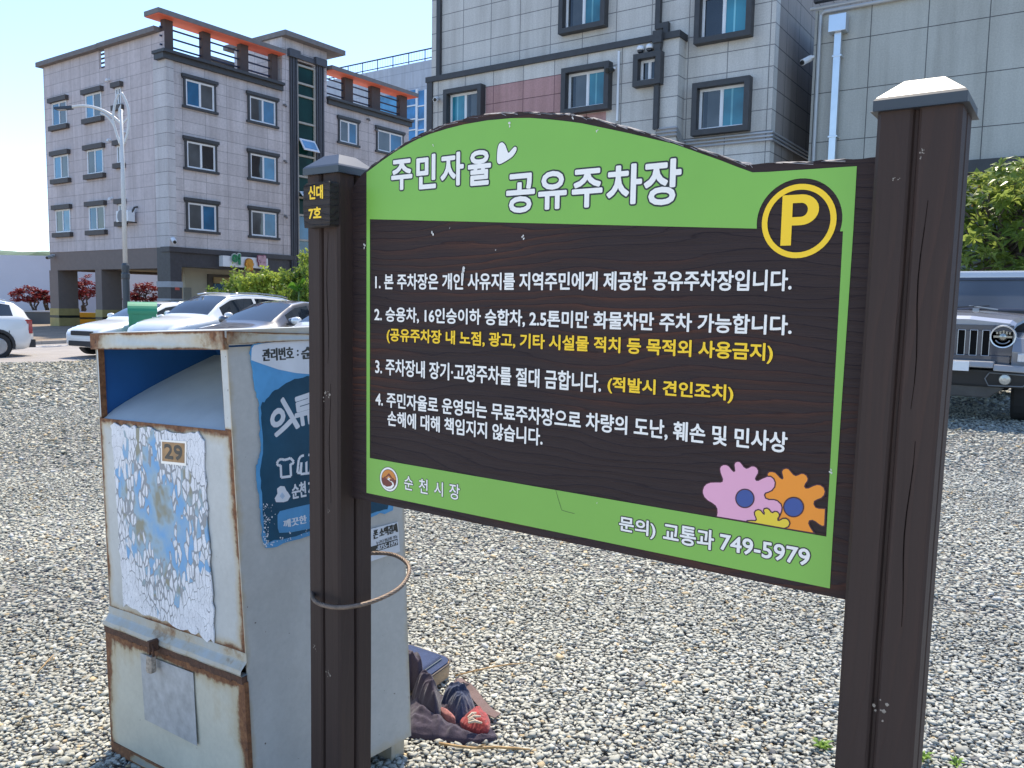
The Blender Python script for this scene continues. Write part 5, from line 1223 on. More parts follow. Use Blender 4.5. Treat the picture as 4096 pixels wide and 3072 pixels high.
# trim: rail on top of the proud storeys, drop pipes
zt = zt1
mb = MB(); mb.box(xb0 - .06, xb1 + .05, YM - PR - .10, YM - .003, zt, zt + .20); mb.box(xb0, xb0 + .26, YM - PR - .08, YM - PR - .001, g2, zt - .001); part('trim', mb, M_trimd, B2)
mb = MB(); x = WM.uz(1761, 150)[0]; mb.box(x - .09, x + .09, YM - .14, YM - .001, zt + .20, 17.2)
x = WM.uz(2640, 60)[0]; xq = WM.uz(2672, 130)[0]; zq = WM.uz(2640, 122)[1]
mb.box(x - .085, x + .085, YM - .2, YM - .03, zq, 17.2); mb.box(x + .086, xq + .085, YM - .2, YM - .03, zq, zq + .17); mb.box(xq - .085, xq + .085, YM - .2, YM - .03, zt + .21, zq - .001)
xd = WMl.uz(2638, 250)[0]; mb.box(xd - .16, xd + .16, YM - PR - .26, YM - PR - .101, zt - .12, zt + .26); mb.prism([(xd - .14, zt - .121), (xd + .14, zt - .121), (xd + .08, zt - .42), (xd - .08, zt - .42)], lambda a, b: (a, YM - PR - .22, b), lambda a, b: (a, YM - PR - .05, b)); mb.box(xd - .08, xd + .08, YM - PR - .2, YM - PR - .04, WMl.uz(2635, 520)[1], zt - .421)
mb.build_each('drain_pipe', M_trimd, B2)
def wq(W, l, r_, tl, bl, tr, br): return ((W.uz(l, tl)[0] + W.uz(l, bl)[0]) / 2, (W.uz(r_, tr)[0] + W.uz(r_, br)[0]) / 2, (W.uz(l, bl)[1] + W.uz(r_, br)[1]) / 2, (W.uz(l, tl)[1] + W.uz(r_, tr)[1]) / 2)
WT = Wall(Y=YM - .30); WTl = Wall(Y=YM - PR - .30)
K = lambda x: 2048 + k_(x)
u = wq(WT, K(1548), K(2045), k_(720), k_(1180), k_(650), k_(1110)); window(WM, B2, u[0], u[1], u[2], u[3], 'thick', (3, 2), .48); hh = u[3] - u[2]
u2 = wq(WT, K(1575), K(2070), k_(380) - 240, k_(380), k_(295) - 245, k_(295)); window(WM, B2, u2[0], u2[1], u2[2], u2[2] + hh, 'thick', (1, 2), .48)
u3 = wq(WT, K(400), K(800), k_(295) - 200, k_(295), k_(212) - 200, k_(212)); window(WM, B2, u3[0], u3[1], u3[2], u3[2] + hh, 'thick', (3, 2), .48)
u4 = wq(WTl, K(420), K(830), k_(595), k_(975), k_(520), k_(950)); window(WMl, B2, u4[0], u4[1], u4[2], u4[3], 'thick', (3, 2), .5)
u5 = wq(WTl, 1771, 1922, 359, 359 + 178, 333, 333 + 178); window(WMl, B2, u5[0], u5[1], u4[2] + .05, u5[3], 'thick', (2, 3), .5)
u6 = wq(WTl, K(1042), K(1280), k_(470), k_(750), k_(432), k_(715)); window(WMl, B2, u6[0], u6[1], u6[2], u6[3], 'thick', (3, 1), .5)
mb = MB(); a = WMl.uz(1923, 400)[0]; c_ = WMl.uz(K(420), 350)[0]; d_ = WMl.uz(K(812), 460)[0]; ztp = WMl.uz(2230, 299)[1]
mb.box(u5[1] + .02, u4[0] - .02, YM - PR - .012, YM - PR - .0015, u4[2] - 2.5, ztp); mb.box(u4[0] - .019, d_, YM - PR - .012, YM - PR - .0015, u4[2] - 2.5, u4[2] - .02); part('pink_panel', mb, M_pink2, B2)
mb = MB(); x, z0 = WMl.uz(K(915), k_(1050)); z1 = WMl.uz(K(915), k_(450))[1]; mb.tube([(x, YM - PR - .06, z0), (x, YM - PR - .06, z1)], .045, 8)
part('conduit', mb, M_frame, B2)
mb = MB()
for i in range(3):
    z0 = WMl.uz(K(1275), k_(1120))[1] - i * .11; x0 = WMl.uz(K(1250), 520)[0]
    mb.tube([(x0, YM - PR - .08, z0), (xb1 + .05, YM - PR - .08, z0), (xb1 + .08, YM - .10, z0 - .35), (xm1 + .08, YM - .10, z0 - .35), (xm1 + .08, YM + 6, z0 - .35)], .032, 8)
mb.build_each('pipe_run', mat('galvanised', (.42, .43, .44), .45, .08, 4, metal=.5), B2)
for px, py, lab in ((K(1125), k_(437), 'white dome camera nearer the conduit above the small square window'), (K(1205), k_(422), 'white dome camera nearer the drain pipe above the small square window')):
    p = at(px, py, Y=YM - PR - .02); t_ = thing('security_camera', tuple(p), lab, 'camera', 'security cameras on the walls')
    mb = MB(); mb.lathe([(.05, .12), (.10, .10), (.13, .02), (.13, -.03)], (p[0], p[1] - .13, p[2]), 12); mb.build('housing', M_frame, t_, smooth=True)
    mb = MB(); mb.lathe([(.11, -.03), (.09, -.10), (.03, -.14)], (p[0], p[1] - .13, p[2]), 12); mb.build('lens_dome', M_gd, t_, smooth=True)
p = at(K(890), k_(590), Y=YM - PR - .02); camera_thing(p, (-.5, -1, 0), 'black bullet camera beside the conduit on the pale panels', M_ink, 1.5)
p = at(1024 + k_(1570), k_(850), Y=YM - PR - .02); camera_thing(p, (.4, -1, 0), 'white bullet camera at the end of the pale panels by the office block', None, 1.5)

# ---- building on the right
YR = 27.0; WG = Wall(Y=YR); xr0 = WG.uz(3250, 300)[0]; zrb = WG.uz(3900, 645)[1]
B3 = thing('panelled_building', (xr0 + 8, YR + 5, ground(2, YR)), 'grey panelled hall with long horizontal joints and a silver downpipe', 'building')
h3 = WG.uz(3950, 288)[1] - WG.uz(3950, 505)[1]; w3 = WG.uz(3700, 300)[0] - WG.uz(3473, 300)[0]
M_pan3 = mat_tile('panel_grey_green', (.47, .46, .41), w3, h3, .014, .05, origin=(-(WG.uz(3473, 300)[0] - (xr0 + 8)) + w3 * 4 - (YR - (YR + 5)), -(WG.uz(3950, 505)[1] - ground(2, YR)) + h3 * 20), tilevar=.02, grit=.16, gs=24, jcol=(.13, .13, .125))
mb = MB(); mb.box(xr0, xr0 + 22, YR, YR + .4, zrb, 10.7); mb.box(xr0, xr0 + .4, YR + .4, YR + 12, zrb, 10.7); part('front_wall', mb, M_pan3, B3)
mb = MB(); mb.box(xr0 - .02, xr0 + 22, YR - .30, YR + .5, zrb - .36, zrb); part('canopy_band', mb, M_trimd, B3)
mb = MB(); mb.box(xr0 + .1, xr0 + 22, YR + .1, YR + .5, ground(0, YR) - .5, zrb - .36); part('base_wall', mb, mat('base_render', (.42, .36, .27), .85, .12, 2), B3)
ztr = WG.uz(3072 + k_(450), k_(45))[1]
mb = MB(); mb.box(xr0 - .02, xr0 + 22, YR - .22, YR - .001, ztr + .05, ztr + .45); part('trim', mb, M_trimd, B3)
mb = MB(); x, zt_ = WG.uz(3072 + k_(620), k_(155)); x2, zb_ = WG.uz(3072 + k_(575), k_(1390)); x = (x + x2) / 2
mb.box(x - .10, x + .10, YR - .28, YR - .10, zrb + .05, zt_ - .5); mb.box(x - .25, x + .25, YR - .42, YR - .02, zt_ - .5, zt_)
for z in np.arange(zrb + 1, zt_ - .6, 2.4): mb.box(x - .14, x + .14, YR - .29, YR - .002, z, z + .06)
part('downpipe', mb, mat('bright_steel', (.62, .66, .70), .28, .06, 3, metal=.75), B3, bevel=.01)
mb = MB(); xa = WG.uz(3072 + k_(455), k_(300))[0]; zz_ = WG.uz(3072 + k_(470), k_(115))[1]
mb.tube([(xa, YR - .1, zrb), (xa, YR - .1, zz_ - .1), (xa + .1, YR - .1, zz_), (xr0 + 22, YR - .1, zz_)], .055, 8); mb.tube([(xr0 - .15, YR - .05, zz_ + .16), (xr0 + 22, YR - .12, zz_ + .18)], .055, 8)
part('conduit', mb, mat('galvanised_pale', (.50, .51, .51), .5, .06, 4, metal=.3), B3)
p = at(3072 + k_(400), k_(490), Y=YR - .02); camera_thing(p, (-1, -.4, 0), 'white bullet camera on the corner of the grey panelled hall', None, 1.6)

# ---- far building with blue glazing
YF = 62.0; WF = Wall(Y=YF)
B4 = thing('office_building', (WF.uz(1550, 400)[0], YF + 6, 0), 'distant pale office block with blue strip windows and roof railing', 'building')
xa, za = WF.uz(1376, 290); xb_, _ = WF.uz(1800, 300); ztf = WF.uz(1724, 238)[1]
M_far = mat_tile('far_panel', (.50, .53, .58), 3.0, 1.6, .03, .04, tilevar=.03, grit=.04, gs=3, jcol=(.36, .39, .44))
mb = MB(); mb.box(xa - 6, xb_ + 10, YF, YF + 14, -1, ztf); part('wall', mb, M_far, B4)
mb = MB(); mb.tube([(xa - 6, YF + .3, ztf + 1.15), (xb_ + 10, YF + .3, ztf + 1.15)], .07, 6); mb.tube([(xa - 6, YF + .3, ztf + .3), (xb_ + 10, YF + .3, ztf + .3)], .05, 6)
for x in np.arange(xa - 6, xb_ + 10, 2.1): mb.tube([(x, YF + .3, ztf), (x, YF + .3, ztf + 1.15)], .05, 6)
for x in np.arange(xa - 6, xb_ + 10, .35): mb.tube([(x, YF + .3, ztf + .3), (x, YF + .3, ztf + 1.15)], .012, 4)
part('roof_railing', mb, M_rail, B4)
for l, r_ in ((1628, 1668), (1674, 1703)):
    a, zt_ = WF.uz(l, 366); b_, zb_ = WF.uz(r_, 530); mb = MB(); WF.box(mb, a, b_, zb_ - 4, zt_, .0, .12); o = part('window', mb, mat_glass('strip_glass', (.04, .22, .48), .05), B4)
    mb = MB()
    for z in (zb_ + (zt_ - zb_) * .62, zb_ + (zt_ - zb_) * .05, zb_ + (zt_ - zb_) * .30): WF.box(mb, a, b_, z, z + .12, .12, .2)
    WF.box(mb, b_, b_ + .25, zb_ - 4, zt_, .0, .25); o2 = part('mullion', mb, M_frame, B4); o2.parent = o
a, zt_ = WF.uz(1490, 395); b_, zb_ = WF.uz(1620, 480); mb = MB(); WF.box(mb, a, b_, zb_ - 6, zt_, 0, .12); part('window', mb, M_gs, B4)

# ---- boundary wall with posters beyond the columns
DW = 55.0
def atw(px, py, d): return at(px, py, d=d)
dirw = RR.copy(); dirw[2] = 0; dirw /= np.linalg.norm(dirw); nrm = np.array([dirw[1], -dirw[0], 0.0])
pA = atw(-700, 1300, DW); pB = atw(760, 1300, DW); ztopw = atw(100, 1023, DW)[2]
gw_ = ground(-58, 28)
BW = thing('boundary_wall', (pA[0] * .5 + pB[0] * .5, pA[1] * .5 + pB[1] * .5, gw_), 'tall pale lilac boundary wall with blue notice boards beyond the columns', 'wall')
def wb(mb, a, b_, z0, z1, d0, d1, m=0):
    q = [np.array([a[0], a[1], 0]) + nrm * d0, np.array([b_[0], b_[1], 0]) + nrm * d0, np.array([b_[0], b_[1], 0]) + nrm * d1, np.array([a[0], a[1], 0]) + nrm * d1]
    mb.hexa([tuple(p[:2]) + (z0,) for p in q] + [tuple(p[:2]) + (z1,) for p in q], m)
mb = MB(); wb(mb, pA, pB, gw_ - 1, ztopw, -.25, 0); part('panel_wall', mb, mat('lilac_panel', (.60, .61, .68), .8, .05, .5), BW)
mb = MB(); wb(mb, atw(440, 1300, DW), atw(640, 1300, DW), gw_ - 1, atw(540, 1093, DW)[2], .01, .12); part('white_hoarding', mb, mat('hoarding_white', (.74, .75, .80), .7, .04, 1), BW)
mb = MB(); wb(mb, atw(440, 1300, DW), atw(640, 1300, DW), atw(540, 1093, DW)[2], atw(540, 1088, DW)[2], .0, .2); part('hoarding_cap', mb, M_ink, BW)
mb = MB(); wb(mb, atw(160, 1200, DW), atw(202, 1200, DW), atw(160, 1215, DW)[2], atw(160, 1128, DW)[2], .01, .06); part('notice_board', mb, mat('board_blue', (.03, .07, .22), .5, .5, .8), BW)
mb = MB(); wb(mb, atw(262, 1200, DW), atw(290, 1200, DW), atw(262, 1215, DW)[2], atw(262, 1128, DW)[2], .01, .06); part('notice_board', mb, mat('board_maroon', (.10, .04, .05), .5, .3, .8), BW)
mb = MB(); wb(mb, atw(452, 1200, DW), atw(492, 1200, DW), atw(452, 1215, DW)[2], atw(452, 1131, DW)[2], .13, .18); part('notice_board', mb, mat('board_navy', (.02, .035, .08), .4, .4, .9), BW)
# grey planter kerb and yellow low wall
PLN = thing('planter_wall', tuple(atw(105, 1300, 50)), 'low grey concrete planter wall in front of the red maples', 'wall')
mb = MB(); a, b_ = atw(-300, 1300, 50), atw(206, 1300, 50); wb(mb, a, b_, gw_ - 1, atw(100, 1247, 50)[2], -.5, 0); part('planter_face', mb, mat('planter_concrete', (.12, .125, .125), .85, .15, 1), PLN)
mb = MB(); wb(mb, a, b_, atw(100, 1247, 50)[2], atw(100, 1241, 50)[2], -.55, .08); part('planter_coping', mb, mat('planter_coping', (.50, .50, .52), .8, .08, 1), PLN)
mb = MB(); a, b_ = atw(20, 1300, 49.0), atw(82, 1300, 49.0); zq = atw(60, 1258, 49)[2]; wb(mb, a, b_, gw_ - 1, zq, 0, .35); part('meter_box', mb, mat('meter_grey', (.16, .17, .16), .8, .1, 2), PLN)
mb = MB(); wb(mb, a, b_, zq, zq + .06, -.02, .38); part('meter_lid', mb, mat('meter_lid', (.40, .40, .38), .8, .1, 2), PLN)
YW = thing('barrier_wall', tuple(atw(330, 1310, 47.6)), 'low yellow barrier wall with a black stripe between the brown columns', 'wall')
a, b_ = atw(225, 1300, 47.6), atw(440, 1300, 47.6); z0, z1, z2 = atw(300, 1250, 47.6)[2], atw(300, 1268, 47.6)[2], atw(300, 1276, 47.6)[2]
M_yw = mat('barrier_yellow', (.62, .36, .03), .7, .1, 1)
mb = MB(); wb(mb, a, b_, gw_ - 1, z2, -.3, 0); wb(mb, a, b_, z1, z0, -.3, 0); part('barrier_face', mb, M_yw, YW)
mb = MB(); wb(mb, a, b_, z2, z1, -.29, .01); part('black_stripe', mb, M_ink, YW)

# wooded hill far behind
mb = MB(); hv = []; hn = 40
for i in range(hn):
    px = -900 + i * 60; d = 330 + 20 * math.sin(i * .7); p = at(px, 1190, d=d); top_ = at(px, 994 - 9 * math.sin(i * .55 + .4) - 6 * math.sin(i * 1.7), d=d)[2] if px < 1200 else 12
    for k in range(6):
        t_ = k / 5; q = p + np.array([FF[0], FF[1], 0]) * (-40 + 70 * t_); hv.append((q[0], q[1], -3 + (top_ + 3) * math.sin(t_ * math.pi / 2)))
mb.add(hv, [(i * 6 + k, (i + 1) * 6 + k, (i + 1) * 6 + k + 1, i * 6 + k + 1) for i in range(hn - 1) for k in range(5)])
tag(mb.build('hill', mat('hill_green', (.085, .13, .075), .9, .3, .05)), kind='structure')

# ================================================================== vegetation
def leaves(mb, c, n, rad, size, asp=.45, flat=0.0, up=.3, m=0):
    """n small leaf faces scattered through an ellipsoid"""
    for _ in range(n):
        v = rng.normal(size=3); v /= np.linalg.norm(v); v *= rng.uniform(.25, 1) ** .5
        p = c + v * rad; d = rng.normal(size=3) + V_(0, 0, up); d /= np.linalg.norm(d); s_ = np.cross(d, rng.normal(size=3)); s_ /= np.linalg.norm(s_) + 1e-9
        if flat: d[2] *= 1 - flat; s_[2] *= 1 - flat
        L = size * rng.uniform(.6, 1.35); w_ = L * asp
        mb.add([p, p + d * L * .5 + s_ * w_ * .5, p + d * L, p + d * L * .5 - s_ * w_ * .5], [(0, 1, 2, 3)], m)
def limb(mb, p0, p1, r0, r1, wob=.06, n=5):
    p0, p1 = np.array(p0, float), np.array(p1, float); L = np.linalg.norm(p1 - p0); pts = []
    for i in range(n + 1):
        t_ = i / n; o_ = rng.normal(size=3) * wob * L * math.sin(math.pi * t_); pts.append(p0 + (p1 - p0) * t_ + o_)
    mb.tube(pts, [r0 + (r1 - r0) * i / n for i in range(n + 1)], 7); return pts
M_bark = mat('bark', (.10, .075, .06), .9, .3, 12, bmp=.6)
M_mapl = mat_leaf('maple_red', (.10, .012, .016), (.20, .022, .026), (.33, .05, .04), .9, .35)
def maple(px0, px1, py0, py1, bx, by, d, lab, pads):
    base = at(bx, by, d=d); s_ = d / CF
    t_ = thing('maple_tree', tuple(base), lab, 'tree', 'red maples along the boundary wall')
    mt = MB(); mc = MB(); W_ = (px1 - px0) * s_; H_ = (by - py0) * s_; cx_ = ((px0 + px1) / 2 - bx) * s_
    for k in range(4):
        e = base + dirw * (cx_ * .4 + (k - 1.5) * W_ * .10) + nrm * rng.uniform(-.3, .3) + V_(0, 0, H_ * .5); limb(mt, base + dirw * (k - 1.5) * .06, e, .06, .035, .07)
        for j in range(3):
            e2 = e + dirw * (cx_ * .5 + rng.uniform(-.36, .36) * W_) + nrm * rng.uniform(-.6, .6) + V_(0, 0, H_ * rng.uniform(.05, .35)); limb(mt, e, e2, .03, .012, .1)
    for k in range(pads):
        u = rng.uniform(-.5, .5); z = H_ * (.36 + .60 * rng.uniform(0, 1) * (1 - abs(u) * .9)); c_ = base + dirw * (cx_ + u * W_) + nrm * rng.uniform(-.55, .55) * W_ * .5 + V_(0, 0, z)
        leaves(mc, c_, 55, V_(W_ * .13, W_ * .13, H_ * .055), .17, .55, .5)
    mt.build('trunk', M_bark, t_, smooth=True); mc.build('crown', M_mapl, t_)
maple(45, 175, 1142, 1215, 138, 1243, 50.6, 'red maple in front of the open lilac wall, beyond the corner column', 34)
maple(125, 205, 1150, 1215, 190, 1243, 51.0, 'red maple half hidden behind the corner brown column with the camera', 22)
maple(240, 335, 1106, 1215, 285, 1245, 52.0, 'small red maple between the brown columns, against the maroon board', 30)
maple(290, 400, 1100, 1215, 335, 1245, 51.0, 'red maple in front of the yellow barrier wall', 36)
maple(512, 632, 1118, 1215, 565, 1250, 51.5, 'dark red maple between the lamp post and the dark stone pier', 40)

M_shrub = mat_leaf('shrub_green', (.05, .11, .022), (.14, .23, .035), (.32, .40, .07), 1.1, .42)
M_shrub2 = mat_leaf('shrub_yellow', (.10, .18, .025), (.28, .38, .05), (.46, .52, .11), 1.6, .45)
def shrub(pxs, d, lab, mt, tall, n=40, name='shrub', sprigs=10):
    """pxs: list of (px, py_top, py_bottom, half width px): clumps that make up the crown"""
    s_ = d / CF; cxp = np.mean([p[0] for p in pxs]); base = at(cxp, 1240, d=d); gz_ = ground(base[0], base[1]); base[2] = gz_
    t_ = thing(name, tuple(base), lab, 'shrub', 'green shrubs behind the parked cars'); mc = MB(); ms = MB()
    for px, t0, b0, hw in pxs:
        c_ = at(px, (t0 + b0) / 2, d=d) + np.array([FF[0], FF[1], 0]) * rng.uniform(-.5, .8); rz = (b0 - t0) / 2 * s_; rx = hw * s_
        for k in range(9):
            q = rng.normal(size=3); q /= np.linalg.norm(q); q *= .72
            leaves(mc, c_ + q * V_(rx, rx, rz), n, V_(rx, rx, rz) * .42, .16, .5)
        limb(ms, V_(c_[0], c_[1], gz_), c_, .05, .02, .05)
        for k in range(sprigs):      # upright shoots that break the outline
            a = rng.uniform(0, 6.28); p = c_ + V_(math.cos(a) * rx * .8, math.sin(a) * rx * .8, rz * rng.uniform(.2, .8)); h_ = min(.55, rz * rng.uniform(.4, .9))
            e = p + V_(rng.normal() * .1, rng.normal() * .1, h_); ms.tube([p, e], [.012, .004], 4)
            for j in range(16): leaves(mc, p + (e - p) * j / 15, 2, V_(.06, .06, .04), .12, .5)
    mc.build('foliage', mt, t_); ms.build('stem', M_bark, t_, smooth=True)
shrub([(890, 1165, 1270, 36), (930, 1120, 1280, 42), (975, 1105, 1280, 42)], 29, 'low green shrub at the entrance with upright shoots, beside the glass door', M_shrub, 0)
shrub([(1010, 1112, 1200, 44), (1060, 1108, 1190, 44), (1110, 1100, 1200, 44), (1030, 1160, 1300, 50), (1090, 1160, 1300, 50)], 27.5, 'bright yellow green shrub below the shop letters', M_shrub2, 0, 46)
shrub([(1155, 1090, 1210, 48), (1200, 1095, 1220, 46), (1250, 1080, 1220, 48), (1140, 1170, 1300, 48), (1200, 1170, 1300, 50), (1260, 1160, 1300, 50)], 26, 'dense green flowering shrub beside the sign post with the plaque', M_shrub, 0, 46)
shrub([(1215, 1020, 1110, 26), (1235, 1040, 1180, 30)], 30.0, 'tall pale green shrub climbing in front of the stair tower', M_shrub2, 0, 40)
# broad-leaved plant between the shrubs
d_ = 25.5; base = at(1210, 1250, d=d_); base[2] = ground(base[0], base[1]); BN = thing('banana_plant', tuple(base), 'plant with long broad drooping leaves among the shrubs', 'plant', None)
mb = MB()
for (x0, y0, x1, y1) in ((1190, 1150, 1245, 1180), (1200, 1170, 1150, 1150), (1195, 1165, 1230, 1130)):
    a, b_ = at(x0, y0, d=d_), at(x1, y1, d=d_); n = 8; vs = []
    for i in range(n + 1):
        t_ = i / n; p = a + (b_ - a) * t_ + V_(0, 0, .14 * math.sin(math.pi * t_)); w_ = .11 * math.sin(math.pi * min(1, t_ * .9 + .08)); vs += [p + V_(0, 0, -w_) + nrm * w_, p, p + V_(0, 0, w_) + nrm * w_]
    mb.add(vs, [(i * 3 + k, i * 3 + k + 1, i * 3 + k + 4, i * 3 + k + 3) for i in range(n) for k in range(2)])
mb.build('leaf', mat_leaf('banana_green', (.05, .14, .015), (.08, .20, .02), (.12, .26, .03), 2, .35), BN)
mb = MB(); limb(mb, base, at(1197, 1165, d=d_), .09, .04, .02); mb.build('stem', mat('green_stem', (.12, .18, .06), .7, .2), BN, smooth=True)

# loquat tree behind the off-road car: rosettes of long glossy leaves
M_loq = mat_leaf('loquat_leaf', (.05, .10, .022), (.16, .24, .045), (.42, .48, .12), .9, .48, .3)
LQd = 17.5; lb = at(4010, 1300, d=LQd); lb[2] = ground(lb[0], lb[1])
LQ = thing('loquat_tree', tuple(lb), 'loquat tree with rosettes of long leaves behind the silver off-road car', 'tree')
mt = MB(); mc = MB(); mf = MB(); s_ = LQd / CF
top_ = at(4020, 860, d=LQd); limb(mt, lb, at(4010, 1060, d=LQd), .10, .08, .02); stem0 = at(4010, 1060, d=LQd)
rights = RR / np.linalg.norm(RR); fwd = np.array([FF[0], FF[1], 0]); fwd /= np.linalg.norm(fwd)
ros = []
def outline_ok(px, py): return py > 665 + max(0, 3960 - px) * 1.05 + 18 * math.sin(px * .07) and px > 3835 + 25 * math.sin(py * .03)
tries = 0
while len(ros) < 430 and tries < 6000:
    tries += 1
    px, py = rng.uniform(3830, 4330), rng.uniform(660, 1110); dz = rng.uniform(-1.5, 1.5)
    if outline_ok(px, py) and not ((3960 < px < 4096) and (850 < py < 1000) and rng.uniform() < .55): ros.append(at(px, py, d=LQd) + fwd * dz)
for i, c_ in enumerate(ros):
    ax = V_(rng.normal() * .4, rng.normal() * .4, 1) ; ax /= np.linalg.norm(ax); e1_ = np.cross(ax, V_(1, 0, .1)); e1_ /= np.linalg.norm(e1_); e2_ = np.cross(ax, e1_)
    n = rng.integers(9, 14)
    for k in range(n):
        a = k * 2.4 + rng.uniform(-.3, .3); el = rng.uniform(-.35, .75); d = (e1_ * math.cos(a) + e2_ * math.sin(a)) * math.cos(el) + ax * math.sin(el); L_ = rng.uniform(.20, .34); w_ = L_ * .18
        sd = np.cross(d, ax); sd /= np.linalg.norm(sd) + 1e-9; nn = np.cross(sd, d)
        p0 = c_; p1 = c_ + d * L_ * .5 + nn * L_ * .05; p2 = c_ + d * L_ - V_(0, 0, L_ * .18)
        mc.add([p0, p1 - sd * w_ + nn * .012, p1, p1 + sd * w_ + nn * .012, p2], [(0, 1, 2), (0, 2, 3), (1, 4, 2), (2, 4, 3)])
    if i % 5 == 0: limb(mt, stem0 + (c_ - stem0) * .25, c_, .03, .010, .06, 4)
    if i % 22 == 0:
        q = c_ + V_(0, 0, -.06)
        for k in range(2): f_ = q + rng.normal(size=3) * .05; mf.lathe([(.004, -.026), (.024, -.010), (.026, .006), (.012, .024)], tuple(f_), 7)
for k in range(9): e = stem0 + rights * rng.uniform(-.7, 1.4) + fwd * rng.uniform(-.8, .8) + V_(0, 0, rng.uniform(.5, 1.5)); limb(mt, stem0 - V_(0, 0, .2), e, .05, .02, .06)
mt.build('trunk', M_bark, LQ, smooth=True); mc.build('crown', M_loq, LQ); mf.build_each('fruit', mat('loquat_fruit', (.55, .28, .05), .5, .2, 20), LQ, smooth=True)
# pale wall behind the loquat
PW = thing('garden_wall', (.5, 21.5, ground(.5, 21.5)), 'pale blue wall seen through the gaps of the loquat tree', 'wall')
mb = MB(); mb.box(-5.5, 16, 21.4, 21.6, ground(0, 21) - .4, at(3950, 800, Y=21.4)[2]); part('wall_face', mb, mat('pale_blue_render', (.44, .53, .62), .85, .05, 1), PW)
mb = MB(); mb.box(-5.5, 16, 21.36, 21.64, at(3950, 800, Y=21.4)[2], at(3950, 800, Y=21.4)[2] + .08); part('wall_coping', mb, M_cap2, PW)

# ================================================================== street lamp
Ld = 30.9; lp = at(506, 1220, d=Ld); LG = ground(lp[0], lp[1]) + .1
LAMP = thing('street_lamp', (lp[0], lp[1], LG), 'white street lamp with leaf shaped arms and dark base in front of the flats', 'street lamp')
M_lw = mat('lamp_white', (.62, .62, .60), .4, .08, 2); M_lb = mat('lamp_base', (.055, .065, .075), .45, .15, 3)
LQp = lambda px, py: at(px, py, d=Ld)
kz = lambda x, y: (k_(x), k_(y)); kz2 = lambda x, y: (k_(x), 768 + k_(y))
zt0 = LQp(*kz(1045, 980))[2]; zj = LQp(*kz2(1085, 640))[2]
mb = MB(); mb.tube([(lp[0], lp[1], zj - .1), (lp[0], lp[1], zj + 3), (lp[0], lp[1], zt0)], [.085, .075, .05], 12); mb.build('pole', M_lw, LAMP, smooth=True)
mb = MB(); mb.lathe([(.20, 0), (.20, .35), (.135, .5), (.13, zj - LG - .5), (.15, zj - LG - .45), (.15, zj - LG - .3), (.13, zj - LG - .25), (.145, zj - LG - .1), (.145, zj - LG + .02), (.10, zj - LG + .1)], (lp[0], lp[1], LG), 14); mb.build('pole_base', M_lb, LAMP)
def arm(name, pts, r_, m_=None):
    P = [LQp(*kz(*p)) for p in pts]; Q = []
    for i in range(len(P) - 1):
        p0, p1, p2, p3 = P[max(i - 1, 0)], P[i], P[i + 1], P[min(i + 2, len(P) - 1)]
        for u in np.arange(4) / 4: Q.append(.5 * (2 * p1 + (p2 - p0) * u + (2 * p0 - 5 * p1 + 4 * p2 - p3) * u * u + (3 * p1 - p0 - 3 * p2 + p3) * u ** 3))
    Q.append(P[-1]); mb = MB(); mb.tube(Q, r_, 9); return mb.build(name, m_ or M_lw, LAMP, smooth=True)
arm('arm', [(1045, 1070), (980, 1010), (900, 960), (800, 925), (700, 915), (600, 930)], .055)
arm('leaf_arm', [(1060, 1260), (1095, 1180), (1112, 1060), (1112, 960), (1090, 880), (1050, 800)], .05)
arm('leaf_arm', [(1040, 1250), (1000, 1130), (980, 1040), (985, 940), (1005, 850), (1028, 805)], .045)
arm('brace', [(1045, 1240), (1010, 1160), (985, 1085), (930, 1010), (870, 975)], .045)
arm('brace', [(1050, 1075), (1085, 1040), (1108, 1015)], .035)
mb = MB(); a, b_ = LQp(*kz(625, 930)), LQp(*kz(480, 938)); dd = (b_ - a); sid = V_(-dd[1], dd[0], 0); sid /= np.linalg.norm(sid)
mb.hexa([tuple(q) for q in (a - sid * .10 - V_(0, 0, .06), a + sid * .10 - V_(0, 0, .06), b_ + sid * .16 - V_(0, 0, .05), b_ - sid * .16 - V_(0, 0, .05), a - sid * .08 + V_(0, 0, .07), a + sid * .08 + V_(0, 0, .07), b_ + sid * .12 + V_(0, 0, .04), b_ - sid * .12 + V_(0, 0, .04))])
LH = mb.build('lamp_head', M_lb, LAMP, bevel=.02)
mb = MB(); c0 = a + dd * .6 - V_(0, 0, .062); mb.hexa([tuple(c0 + dd * s1 + sid * s2 - V_(0, 0, s3)) for s3 in (.012, 0) for s1, s2 in ((-.25, -.09), (.25, -.10), (.25, .10), (-.25, .09))]); o = mb.build('lens', mat('lamp_lens', (.5, .5, .48), .3, .05), LAMP); o.parent = LH
mb = MB(); P = [LQp(*kz(*p)) for p in ((1045, 900), (1025, 940), (1018, 1000), (1030, 1020), (1042, 960))]; mb.add([tuple(p + nrm * .02) for p in P] + [tuple(p - nrm * .02) for p in P], [(0, 1, 2, 3, 4), (9, 8, 7, 6, 5)] + [(i, 5 + i, 5 + (i + 1) % 5, (i + 1) % 5) for i in range(5)]); mb.lathe([(.01, -.1), (.075, -.05), (.09, 0), (.05, .09), (.01, .11)], tuple(LQp(*kz(1047, 968))), 12); mb.build('finial', M_lw, LAMP, smooth=False)

